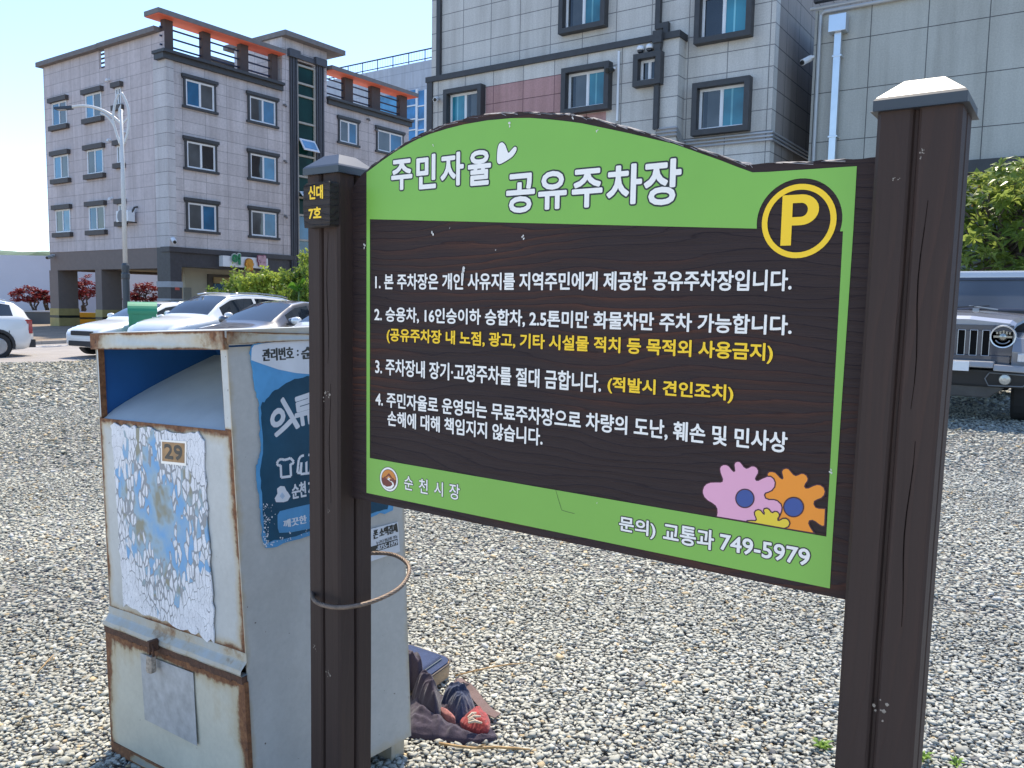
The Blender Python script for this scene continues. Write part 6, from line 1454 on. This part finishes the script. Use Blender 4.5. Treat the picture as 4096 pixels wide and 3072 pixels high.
# green collection bin with barrel roof by the road
Gd = 21.0; g0 = at(514, 1260, d=Gd); gz = ground(g0[0], g0[1])
gr_ = dirw * .92 - nrm * .40; gr_ /= np.linalg.norm(gr_); gb = np.array([-gr_[1], gr_[0], 0])
if gb @ fwd < 0: gb = -gb
GB = thing('collection_bin', (g0[0], g0[1], gz), 'green metal collection bin with barrel roof behind the rusty clothes bin', 'bin')
w_, dp_ = .66, .66; zt_ = at(540, 1211, d=Gd)[2]
gp = lambda a, b, z: tuple(g0 * V_(1, 1, 0) + gr_ * a + gb * b + V_(0, 0, z))
prof = [(0, gz + .12), (dp_, gz + .12)] + [(dp_ / 2 + dp_ / 2 * math.cos(a), zt_ - .24 + .24 * math.sin(a)) for a in np.linspace(0, math.pi, 11)]
mb = MB(); mb.prism(prof, lambda b, z: gp(0, b, z), lambda b, z: gp(w_, b, z)); M_gbin = mat('bin_green', (.035, .26, .13), .45, .12, 3)
GBB = mb.build('body', M_gbin, GB)
prof2 = [(dp_ / 2 + (dp_ / 2 + .025) * math.cos(a), zt_ - .24 + .265 * math.sin(a)) for a in np.linspace(-.15, math.pi + .15, 14)]
prof2 += [(dp_ / 2 + (dp_ / 2 + .005) * math.cos(a), zt_ - .24 + .243 * math.sin(a)) for a in np.linspace(math.pi + .15, -.15, 14)]
mb = MB(); mb.prism(prof2, lambda b, z: gp(-.02, b, z), lambda b, z: gp(w_ + .02, b, z)); mb.build('roof', M_gbin, GB)
mb = MB(); mb.box(0, 0, 0, 0, 0, 0) if False else None
for a, b_, z0, z1 in ((.08, w_ - .08, zt_ - .62, zt_ - .32),): mb.hexa([gp(a, -.018, z0), gp(b_, -.018, z0), gp(b_, .002, z0), gp(a, .002, z0), gp(a, -.018, z1), gp(b_, -.018, z1), gp(b_, .002, z1), gp(a, .002, z1)])
mb.build('flap', M_gbin, GB)
mb = MB()
for a, z in ((w_ - .11, zt_ - .5), (w_ - .12, zt_ - .74)): mb.hexa([gp(a, -.024, z), gp(a + .10, -.024, z), gp(a + .10, -.0185, z), gp(a, -.0185, z), gp(a, -.024, z + .14), gp(a + .10, -.024, z + .14), gp(a + .10, -.0185, z + .14), gp(a, -.0185, z + .14)])
mb.build('sticker', M_frame, GB)
mb = MB()
for a in (.05, w_ - .05):
    for b_ in (.05, dp_ - .05): q = gp(a, b_, 0); mb.box(q[0] - .03, q[0] + .03, q[1] - .03, q[1] + .03, gz - .05, gz + .13)
mb.build('leg', M_gbin, GB)

# flower pot at the kerb
fp_ = onground(96, 1360); FPz = ground(-29.9, 13.2) + .1; fpx = at(96, 1380, d=28.5)
FP = thing('flower_pot', (fpx[0], fpx[1], ground(fpx[0], fpx[1]) + .1), 'round dark flower pot with red rim at the kerb behind the white car', 'flower pot')
z0 = ground(fpx[0], fpx[1]) + .1
mb = MB(); mb.lathe([(.16, 0), (.24, .25), (.25, .27)], (fpx[0], fpx[1], z0), 16); mb.build('pot', mat('pot_dark', (.12, .10, .10), .6, .2), FP)
mb = MB(); mb.lathe([(.26, .27), (.27, .33), (.22, .34), (.20, .31)], (fpx[0], fpx[1], z0), 16); mb.build('rim', mat('pot_red', (.50, .12, .08), .5, .15), FP)

# ================================================================== vehicles
M_tyre = mat('tyre', (.025, .025, .026), .85, .15, 20); M_rim = mat('alloy', (.45, .46, .48), .3, .08, 6, metal=.8); M_plas = mat('black_plastic', (.028, .029, .031), .6, .1, 9)
M_cglass = mat_glass('car_glass', (.012, .018, .026), .02, .9, .0); M_tail = mat('tail_red', (.36, .02, .018), .2, .1, 9, coat=.8); M_hl = mat('headlight', (.55, .57, .60), .15, .1, 20, coat=1.0, metal=.3)
M_chrome = mat('chrome', (.62, .63, .65), .12, 0, metal=1.0)
def paint(name, col, metal=0.0): return mat(name, col, .28, .02, 2, metal=metal, coat=1.0)
def wheel(par, x, y, z, r_, side, w_=.22):
    wv = MB(); wv.lathe([(r_ * .62, -w_ / 2), (r_ * .95, -w_ / 2), (r_, -w_ * .36), (r_, w_ * .36), (r_ * .95, w_ / 2), (r_ * .62, w_ / 2)], (x, y, z), 24, 0, 'x')
    t_ = wv.build('wheel', M_tyre, par, world=False, smooth=False)
    rm = MB(); f = x + side * w_ * .42
    rm.lathe([(r_ * .60, -.02), (r_ * .66, side * .02), (r_ * .60, side * .03)], (f, y, z), 20, 0, 'x')
    for k in range(5):
        a = k * 1.2566 + .3; c_, s_ = math.cos(a), math.sin(a); n_ = (-s_, c_)
        q = lambda rr, off, h: (f + h, y + c_ * rr + n_[0] * off, z + s_ * rr + n_[1] * off)
        rm.hexa([q(.04, -.035, -.02), q(r_ * .62, -.025, -.02), q(r_ * .62, .025, -.02), q(.04, .035, -.02), q(.04, -.035, side * .025), q(r_ * .62, -.025, side * .015), q(r_ * .62, .025, side * .015), q(.04, .035, side * .025)])
    rm.lathe([(.01, side * .035), (.06, side * .03), (.07, -.01)], (f, y, z), 10, 0, 'x')
    o = rm.build('rim', M_rim, par, world=False); o.parent = t_
def car(name, loc, rz, lab, cat, grp, pm, L=4.65, W=1.86, H=1.66, kind='suv', lights=True):
    """front at -y; body lofted from station curves; glass as parts of the same surface"""
    T = thing(name, loc, lab, cat, grp, rz)
    hb = .98 if kind != 'sedan' else .90
    if kind == 'sedan':
        st = [0, .01, .03, .07, .13, .20, .27, .29, .33, .38, .43, .46, .48, .55, .61, .63, .70, .73, .76, .80, .84, .87, .90, .94, .97, .99, 1]
        zb = np.interp(st, [0, .01, .04, .12, .27, .45, .75, .90, .98, 1], [.55, .64, .72, .80, hb, hb + .02, hb + .05, hb + .06, hb, .80])
        zr = np.interp(st, [0, .01, .04, .12, .27, .29, .38, .46, .55, .68, .78, .87, .90, .98, 1], [.57, .67, .76, .86, hb + .06, hb + .12, hb + .33, H - .06, H, H - .03, H - .15, hb + .16, hb + .11, hb + .06, .84])
        ws, wr_, c0, c1 = (.29, .455), (.76, .865), .30, .80
    else:
        st = [0, .01, .03, .06, .11, .18, .24, .255, .29, .33, .37, .40, .42, .47, .53, .58, .60, .66, .72, .75, .78, .84, .89, .915, .94, .965, .985, 1]
        zb = np.interp(st, [0, .01, .03, .08, .24, .40, .75, .94, .985, 1], [.55, .68, .80, .90, hb + .02, hb + .05, hb + .10, hb + .12, hb + .05, .72])
        zr = np.interp(st, [0, .01, .03, .08, .24, .255, .33, .42, .50, .66, .84, .915, .965, .985, 1], [.57, .72, .86, .98, hb + .10, hb + .15, hb + .40, H - .06, H, H, H - .06, H - .13, hb + .30, hb + .14, .76])
        ws, wr_, c0, c1 = (.255, .415), (.915, .975), .27, .90
    st = np.array(st); hw = W / 2
    wb_ = np.interp(st, [0, .01, .03, .08, .20, .5, .85, .95, .985, 1], [.62, .70, .80, .88, .95, .97, .95, .90, .84, .74]) * hw
    wr = np.interp(st, [0, .05, .2, ws[0], ws[1] + .02, .55, c1, .97, 1], [.5, .70, .78, .80, .64, .63, .62, .66, .62]) * hw
    wm = np.interp(st, [0, .01, .03, .08, .18, .5, .85, .96, 1], [.66, .76, .86, .95, 1, 1, 1, .95, .80]) * hw
    z0 = np.interp(st, [0, .05, .2, .8, .95, 1], [.30, .22, .20, .20, .25, .36]); zm = np.interp(st, [0, .1, .5, .9, 1], [.48, .62, .66, .68, .6])
    ring = []
    for i in range(len(st)):
        r_ = [(0, zr[i] + .03), (wr[i] * .35, zr[i] + .027), (wr[i] * .7, zr[i] + .018), (wr[i] * .94, zr[i] + .002), (wr[i] + .012, zr[i] - .035)]
        A = np.array(r_[-1]); B = np.array((wb_[i], zb[i]))
        for t_ in (.10, .5, .90): r_.append(tuple(A + (B - A) * t_))
        r_.append(tuple(B)); r_ += [(wb_[i] * .35 + wm[i] * .65, zb[i] * .80 + zm[i] * .20), (wm[i], zm[i]), (wm[i] * .985, zm[i] * .45 + z0[i] * .55), (wm[i] * .94, z0[i]), (0, z0[i])]
        ring.append(r_)
    n = len(ring[0]); Y = (st - .5) * L
    body = MB(); shield = MB(); side = {-1: MB(), 1: MB()}; rear = MB()
    for i in range(len(st) - 1):
        sm = (st[i] + st[i + 1]) / 2
        for k in range(n - 1):
            for sg in (-1, 1):
                q = [(sg * ring[i][k][0], Y[i], ring[i][k][1]), (sg * ring[i + 1][k][0], Y[i + 1], ring[i + 1][k][1]), (sg * ring[i + 1][k + 1][0], Y[i + 1], ring[i + 1][k + 1][1]), (sg * ring[i][k + 1][0], Y[i], ring[i][k + 1][1])]
                if sg > 0: q = q[::-1]
                dst = body
                if k < 3 and ws[0] < sm < ws[1]: dst = shield
                elif k < 3 and wr_[0] < sm < wr_[1]: dst = rear
                elif 5 <= k <= 6 and c0 + .04 < sm < c1 and not (abs(sm - .59) < .012):
                    hgt = zr[i] - zb[i]
                    if hgt > .22: dst = side[sg]
                dst.add(q, [(0, 1, 2, 3)])
    for i, fl in ((0, 1), (len(st) - 1, -1)):
        pts = [(ring[i][k][0], Y[i], ring[i][k][1]) for k in range(n)] + [(-ring[i][k][0], Y[i], ring[i][k][1]) for k in range(n - 2, 0, -1)]
        body.add(pts, [tuple(range(len(pts)))])
    def weld(o):
        bm = bmesh.new(); bm.from_mesh(o.data); bmesh.ops.remove_doubles(bm, verts=bm.verts, dist=1e-4); bmesh.ops.recalc_face_normals(bm, faces=bm.faces)
        bm.to_mesh(o.data); bm.free(); o.data.polygons.foreach_set('use_smooth', [True] * len(o.data.polygons)); return o
    weld(body.build('body', pm, T, world=False)); weld(shield.build('windshield', M_cglass, T, world=False))
    if rear.f: weld(rear.build('rear_window', M_cglass, T, world=False))
    for sg in (-1, 1): weld(side[sg].build('side_window', M_cglass, T, world=False))
    # dark lower cladding and sill, arches
    for yf in (-L / 2 + .19 * L, L / 2 - .20 * L):
        for sg in (-1, 1):
            mb = MB(); r0, r1 = .355, .43 if kind == 'suv' else .39
            a = np.linspace(-.25, math.pi + .25, 16); p = [(sg * (hw + .012), yf + r1 * math.cos(q), .36 + r1 * math.sin(q)) for q in a] + [(sg * (hw + .012), yf + r0 * math.cos(q), .36 + r0 * math.sin(q)) for q in a[::-1]]
            p2 = [(x - sg * .10, y, z) for x, y, z in p]; m_ = len(p); mb.add(p + p2, [tuple(range(m_)), tuple(range(2 * m_ - 1, m_ - 1, -1))] + [(j, j + m_, (j + 1) % m_ + m_, (j + 1) % m_) for j in range(m_)]); mb.build('wheel_arch', M_plas, T, world=False)
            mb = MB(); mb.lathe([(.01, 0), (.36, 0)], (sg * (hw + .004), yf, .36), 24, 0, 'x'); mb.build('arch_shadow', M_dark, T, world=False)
            wheel(T, sg * (hw - .085), yf, .335, .335, sg)
    mb = MB(); mb.box(-hw * .985, hw * .985, -L * .30, L * .29, .19, .30); mb.build('sill', M_plas, T, world=False)
    mb = MB(); mb.box(-hw * .58, hw * .58, -L / 2 - .012, -L / 2 + .06, .28, .42); mb.box(-hw * .45, hw * .45, -L / 2 - .025, -L / 2 + .05, .56, .68); mb.build('grille', M_plas, T, world=False, bevel=.02)
    mb = MB(); mb.box(-hw * .86, hw * .86, L / 2 - .14, L / 2 + .035, .28, .50); mb.build('rear_bumper', M_plas, T, world=False, bevel=.02)
    for sg in (-1, 1):
        # mirrors, headlights, tail lights, handles
        mb = MB(); mx = sg * (hw + .10); my = -L / 2 + (c0 + .06) * L; mz = hb + .14
        prof = [(.015, -.12), (.07, -.09), (.085, 0), (.07, .08), (.02, .11)]
        mb.lathe([(r_, h) for r_, h in prof], (0, 0, 0), 12, 0, 'x')
        mb.v = [(mx + x * 1.0, my + y * .95, mz + z * 1.05) for x, y, z in mb.v]; o = mb.build('mirror', pm, T, world=False, smooth=True)
        mb = MB(); mb.box(min(sg * (hw - .06), sg * (hw + .04)), max(sg * (hw - .06), sg * (hw + .04)), my - .03, my + .04, mz - .08, mz - .04); o2 = mb.build('mirror_arm', M_plas, T, world=False); o2.parent = o
        if lights:
            ih = 3; mb = MB(); pts = []
            for f_ in (0.028, .10): 
                y = (f_ - .5) * L; x = np.interp(f_, st, wb_); z = np.interp(f_, st, zb); pts.append((x, y, z))
            (xa_, ya_, za_), (xb2, yb2, zb2) = pts
            mb.hexa([(sg * (xa_ - .20), ya_ - .05, za_ - .16), (sg * (xa_ + .02), ya_ - .02, za_ - .15), (sg * (xb2 + .03), yb2, zb2 - .10), (sg * (xb2 - .2), yb2, zb2 - .12), (sg * (xa_ - .20), ya_ - .03, za_ - .02), (sg * (xa_ + .01), ya_ - .01, za_ - .015), (sg * (xb2 + .02), yb2, zb2 - .01), (sg * (xb2 - .2), yb2, zb2 + .0)]); mb.build('headlight', M_hl, T, world=False, bevel=.01)
            y = (.965 - .5) * L; x = np.interp(.965, st, wb_); z = np.interp(.965, st, zb)
            mb = MB(); mb.prism([(y - .26, z - .10), (y - .02, z - .02), (y + .10, z - .03), (y + .11, z - .40), (y - .01, z - .40), (y + .02, z - .14)], lambda a, b: (sg * (x + .045), a, b), lambda a, b: (sg * (x - .25), a + .06, b)); mb.build('tail_light', M_tail, T, world=False)
        mb = MB()
        for yy_ in (.44, .62): mb.box(min(sg * (hw - .03), sg * (hw + .022)), max(sg * (hw - .03), sg * (hw + .022)), (yy_ - .5) * L, (yy_ - .5) * L + .2, hb - .15, hb - .115)
        mb.build('door_handle', pm, T, world=False)
        mb = MB()
        for yy_ in (.30, .50, .68, .86): mb.box(min(sg * (hw * .96), sg * (hw + .0045)), max(sg * (hw * .96), sg * (hw + .0045)), (yy_ - .5) * L, (yy_ - .5) * L + .012, .32, zm[5] + .12)
        mb.build('door_gap', M_dark, T, world=False)
    if kind == 'suv':
        for sg in (-1, 1):
            mb = MB(); mb.tube([(sg * hw * .60, (s_ - .5) * L, np.interp(s_, st, zr) + .05) for s_ in np.linspace(.44, .88, 8)], .017, 6); mb.build('roof_rail', M_chrome, T, world=False, smooth=True)
    return T
white = paint('pearl_white', (.74, .75, .74)); grey = paint('dark_grey_paint', (.10, .10, .11), .4); teal = paint('dark_teal_paint', (.03, .06, .075), .3); silverp = paint('pale_silver_paint', (.62, .64, .65), .2)
GC = 'cars parked along the road'
def gl(x, y): return (x, y, ground(x, y) + .005)
car('parked_car', gl(-18.4, 13.3), R(8), 'white suv with silver mirror, nose towards the green bin', 'car', GC, white, 4.75, 1.90, 1.64, 'suv')
car('parked_car', gl(-15.1, 12.4), R(8), 'dark grey saloon parked beside the white suv, nearest the clothes bin', 'car', GC, grey, 4.7, 1.84, 1.46, 'sedan')
car('parked_car', gl(-12.4, 12.2), R(8), 'silver saloon mostly hidden behind the sign post with the plaque', 'car', GC, silverp, 4.7, 1.84, 1.50, 'sedan')
car('parked_car', gl(-21.6, 13.4), R(8), 'white saloon with dark side glass behind the green collection bin', 'car', GC, white, 4.6, 1.82, 1.44, 'sedan')
car('parked_car', gl(-27.2, 17.6), R(4), 'dark teal car half hidden behind the roof of the white saloon', 'car', GC, teal, 4.6, 1.85, 1.50, 'sedan')
car('parked_car', gl(-24.42, 8.65), R(-4), 'white suv with red tail light standing apart on the road, seen from behind', 'car', GC, white, 4.75, 1.90, 1.60, 'suv')

# silver off-road car facing the viewer behind the right post
JX, JY = -1.305, 11.2; JG = ground(JX, JY + 1.2) + .05
J = thing('offroad_car', (JX, JY, JG), 'silver grey boxy off-road car with slotted grille and round headlights', 'car', None, R(0))
M_js = paint('slate_silver_paint', (.055, .058, .075), .15); M_jw = paint('pale_roof_paint', (.55, .56, .57), .1)
def JB(name, mt, f, bevel=.012, smooth=False):
    mb = MB(); f(mb); return mb.build(name, mt, J, world=False, bevel=bevel, smooth=smooth)
JB('body', M_js, lambda m_: (m_.box(-.80, .80, 1.35, 4.05, .55, 1.18), m_.box(-.66, .66, .12, 1.36, .50, 1.02)))
def hood(m_):
    vs = []; ys = [0.0, .10, .5, 1.0, 1.38]; zc = [1.165, 1.205, 1.24, 1.265, 1.28]; wd_ = [.66, .68, .72, .765, .80]
    for y, z, w_ in zip(ys, zc, wd_):
        vs += [(-w_, y, z - .095), (-w_, y, z - .06), (-w_ + .05, y, z - .025), (-w_ * .55, y, z), (-w_ * .3, y, z + .018), (w_ * .3, y, z + .018), (w_ * .55, y, z), (w_ - .05, y, z - .025), (w_, y, z - .06), (w_, y, z - .095)]
    m_.add(vs, [(i * 10 + k, i * 10 + k + 1, i * 10 + 11 + k, i * 10 + 10 + k) for i in range(4) for k in range(9)] + [tuple(range(9, -1, -1)), tuple(40 + k for k in range(10))])
JB('hood', paint('pale_hood_paint', (.30, .305, .335), .25), hood, 0)
# grille panel with seven slots, built as bars around real openings
gz0, gz1 = .70, 1.10; sl = .112; GO = [(-3 + i) * .128 for i in range(7)]
def gpanel(m_):
    x_ = [-.66] + [v for c_ in GO for v in (c_ - .036, c_ + .036)] + [.66]
    for i in range(0, len(x_), 2): m_.box(x_[i], x_[i + 1], -.03, .10, gz0 + .06, gz1 - .05)
    m_.box(-.66, .66, -.031, .10, gz1 - .05, gz1 + .02); m_.box(-.64, .64, -.029, .10, gz0 - .10, gz0 + .06)
JB('grille_panel', M_js, gpanel, .006)
JB('grille_mesh', M_dark, lambda m_: m_.box(-.60, .60, .03, .06, gz0, gz1), 0)
def rims(m_):
    for c_ in GO:
        a, b_, z0, z1 = c_ - .038, c_ + .038, gz0 + .055, gz1 - .045
        for p, q in (((a, z0), (a, z1)), ((b_, z0), (b_, z1)), ((a, z1), (b_, z1)), ((a, z0), (b_, z0))): m_.tube([(p[0], -.036, p[1]), (q[0], -.036, q[1])], .004, 6)
JB('slot_trim', mat('satin_trim', (.50, .51, .53), .3, .05, metal=.6), rims, 0)
for sg in (-1, 1):
    hx, hz = sg * .555, .985
    mb = MB(); mb.lathe([(.118, -.03), (.118, -.048), (.132, -.05), (.138, -.03), (.138, .02)], (hx, 0, hz), 28, 0, 'y', False); mb.lathe([(.02, -.028), (.118, -.03)], (hx, 0, hz), 28, 1, 'y')
    h_ = mb.build('headlight', [mat('lamp_ring', (.60, .61, .63), .25, .05, metal=.6), mat('lens_grey', (.16, .165, .16), .12, .3, 40, coat=1.0)], J, world=False)
    mb = MB(); mb.box(hx - .095, hx + .095, -.045, -.031, hz - .012, hz + .012)
    for k in range(5): mb.box(hx - .07 + k * .032, hx - .05 + k * .032, -.044, -.031, hz + .03, hz + .075 - abs(k - 2) * .01)
    mb.tube([(hx + .075 * math.cos(a), -.04, hz - .02 + .062 * math.sin(a)) for a in np.linspace(math.pi + .35, 2 * math.pi - .35, 9)], .007, 6); mb.lathe([(.005, -.06), (.035, -.05), (.05, -.03)], (hx, 0, hz), 14, 0, 'y')
    o = mb.build('lamp_reflector', mat('reflector', (.42, .42, .38), .15, .2, 40, metal=.8), J, world=False); o.parent = h_
    # flared fender with turn signal, front wheel
    def fender(m_):
        p = [(-.10, .62), (-.12, .82), (.02, .98), (.35, 1.04), (.90, 1.04), (1.15, .90), (1.22, .60), (1.10, .60), (1.02, .82), (.85, .95), (.38, .95), (.10, .90), (.0, .78), (0, .62)]
        m_.prism(p, lambda a, b: (sg * .66, a, b), lambda a, b: (sg * .93, a + .02, b - .03))
    JB('fender', paint('fender_silver', (.22, .22, .23), .2), fender, .01)
    mb = MB(); mb.box(min(sg * .72, sg * .90), max(sg * .72, sg * .90), -.135, -.10, .70, .80); mb.build('turn_signal', M_hl, J, world=False, bevel=.01)
    for y in (.62, 3.45): wheel(J, sg * .79, y, .37, .42, sg, .26)
    mb = MB(); mb.tube([(sg * .80, 1.55, 1.22), (sg * .92, 1.52, 1.25)], .025, 8); mb.box(min(sg * .86, sg * 1.06), max(sg * .86, sg * 1.06), 1.44, 1.56, 1.22, 1.40); mb.build('mirror', M_plas, J, world=False, bevel=.02)
    mb = MB(); mb.prism([(1.52, 1.20), (1.80, 1.76), (2.55, 1.78), (2.55, 1.20)], lambda a, b: (sg * (.80 - .10 * max(0, (b - 1.2) / .58)), a, b), lambda a, b: (sg * (.765 - .10 * max(0, (b - 1.2) / .58)), a, b)); mb.build('side_window', M_cglass, J, world=False)
    mb = MB(); mb.box(min(sg * .30, sg * .62), max(sg * .30, sg * .62), -.36, -.26, .52, .62) if False else None
# windscreen and its frame, roof, wipers
WSf = lambda x, t_, d: (x * (1 - .085 * t_), 1.42 + .30 * t_ - d, 1.29 + .455 * t_)
def scr(m_): m_.hexa([WSf(-.70, .08, 0), WSf(.70, .08, 0), WSf(.70, .08, -.02), WSf(-.70, .08, -.02), WSf(-.70, .92, 0), WSf(.70, .92, 0), WSf(.70, .92, -.02), WSf(-.70, .92, -.02)])
JB('windshield', mat_glass('tinted_glass', (.085, .095, .11), .08, .35, 0), scr, 0)
def scf(m_):
    for a0_, a1_, t0, t1 in ((-.80, -.70, 0, 1), (.70, .80, 0, 1), (-.70, .70, 0, .08), (-.70, .70, .92, 1)):
        m_.hexa([WSf(a0_, t0, .02), WSf(a1_, t0, .02), WSf(a1_, t0, -.05), WSf(a0_, t0, -.05), WSf(a0_, t1, .02), WSf(a1_, t1, .02), WSf(a1_, t1, -.05), WSf(a0_, t1, -.05)])
JB('windshield_frame', M_js, scf, .006)
JB('roof', M_jw, lambda m_: m_.hexa([(-.745, 1.68, 1.735), (.745, 1.68, 1.735), (.73, 4.05, 1.75), (-.73, 4.05, 1.75), (-.70, 1.72, 1.83), (.70, 1.72, 1.83), (.69, 4.02, 1.84), (-.69, 4.02, 1.84)]), .025)
JB('hard_top', M_js, lambda m_: (m_.box(-.79, .79, 2.55, 4.05, 1.18, 1.735), m_.box(-.78, .78, 1.55, 2.55, 1.0, 1.19)), .03)
def wip(m_):
    for x0 in (-.28, .38): m_.tube([(x0, 1.375, 1.30), (x0 - .20, 1.385, 1.335), (x0 - .34, 1.395, 1.35)], [.016, .011, .009], 6, 0); m_.tube([(x0 - .58, 1.38, 1.325), (x0 - .10, 1.395, 1.355)], .009, 6, 1)
    m_.box(-.72, .72, 1.33, 1.42, 1.262, 1.298, 1); m_.box(.10, .17, 1.25, 1.36, 1.27, 1.318, 0); m_.box(-.30, -.23, 1.25, 1.36, 1.27, 1.318, 0)
mb = MB(); wip(mb); mb.build('wiper', [mat('wiper_grey', (.36, .36, .35), .5, .1), M_plas], J, world=False)
# bumper: bright upper bar, dark lower moulding with fog lamps
JB('bumper', mat('bumper_silver', (.32, .31, .31), .35, .05, metal=.2), lambda m_: (m_.hexa([(-.50, -.36, .63), (.50, -.36, .63), (.50, -.06, .63), (-.50, -.06, .63), (-.50, -.34, .70), (.50, -.34, .70), (.50, -.06, .70), (-.50, -.06, .70)]), m_.hexa([(.501, -.36, .60), (.92, -.24, .58), (.92, .02, .58), (.501, -.06, .60), (.501, -.34, .67), (.92, -.22, .65), (.92, .02, .65), (.501, -.06, .67)]), m_.hexa([(-.92, -.24, .58), (-.501, -.36, .60), (-.501, -.06, .60), (-.92, .02, .58), (-.92, -.22, .65), (-.501, -.34, .67), (-.501, -.06, .67), (-.92, .02, .65)])), .015)
JB('lower_bumper', M_plas, lambda m_: m_.hexa([(-.90, -.20, .40), (.90, -.20, .40), (.92, .02, .40), (-.92, .02, .40), (-.90, -.25, .60), (.90, -.25, .60), (.92, .02, .60), (-.92, .02, .60)]), .03)
for sg in (-1, 1):
    mb = MB(); mb.lathe([(.02, -.29), (.055, -.285), (.062, -.27), (.062, -.20)], (sg * .62, 0, .50), 18, 0, 'y'); mb.build('fog_lamp', mat('fog_glass', (.45, .45, .42), .15, .2, 40, metal=.4), J, world=False)
    mb = MB(); mb.tube([(sg * (.62 + a), -.262, .50 + b) for a, b in ((-.16, .07), (.20, .06), (.24, 0), (.18, -.07), (-.16, -.08), (-.20, 0), (-.16, .07))], .008, 6); mb.build('fog_trim', mat('fog_trim', (.16, .17, .18), .4, .1), J, world=False)
JB('skid_plate', mat('skid_grey', (.10, .10, .10), .7, .2), lambda m_: m_.hexa([(-.45, -.10, .26), (.45, -.10, .26), (.5, .5, .30), (-.5, .5, .30), (-.62, -.16, .40), (.62, -.16, .40), (.62, .5, .42), (-.62, .5, .42)]), .02)
JB('number_plate', M_frame, lambda m_: m_.box(-.26, .26, -.385, -.37, .585, .695), .003)
JB('underbody', M_dark, lambda m_: m_.box(-.62, .62, .2, 4.0, .34, .52), 0)
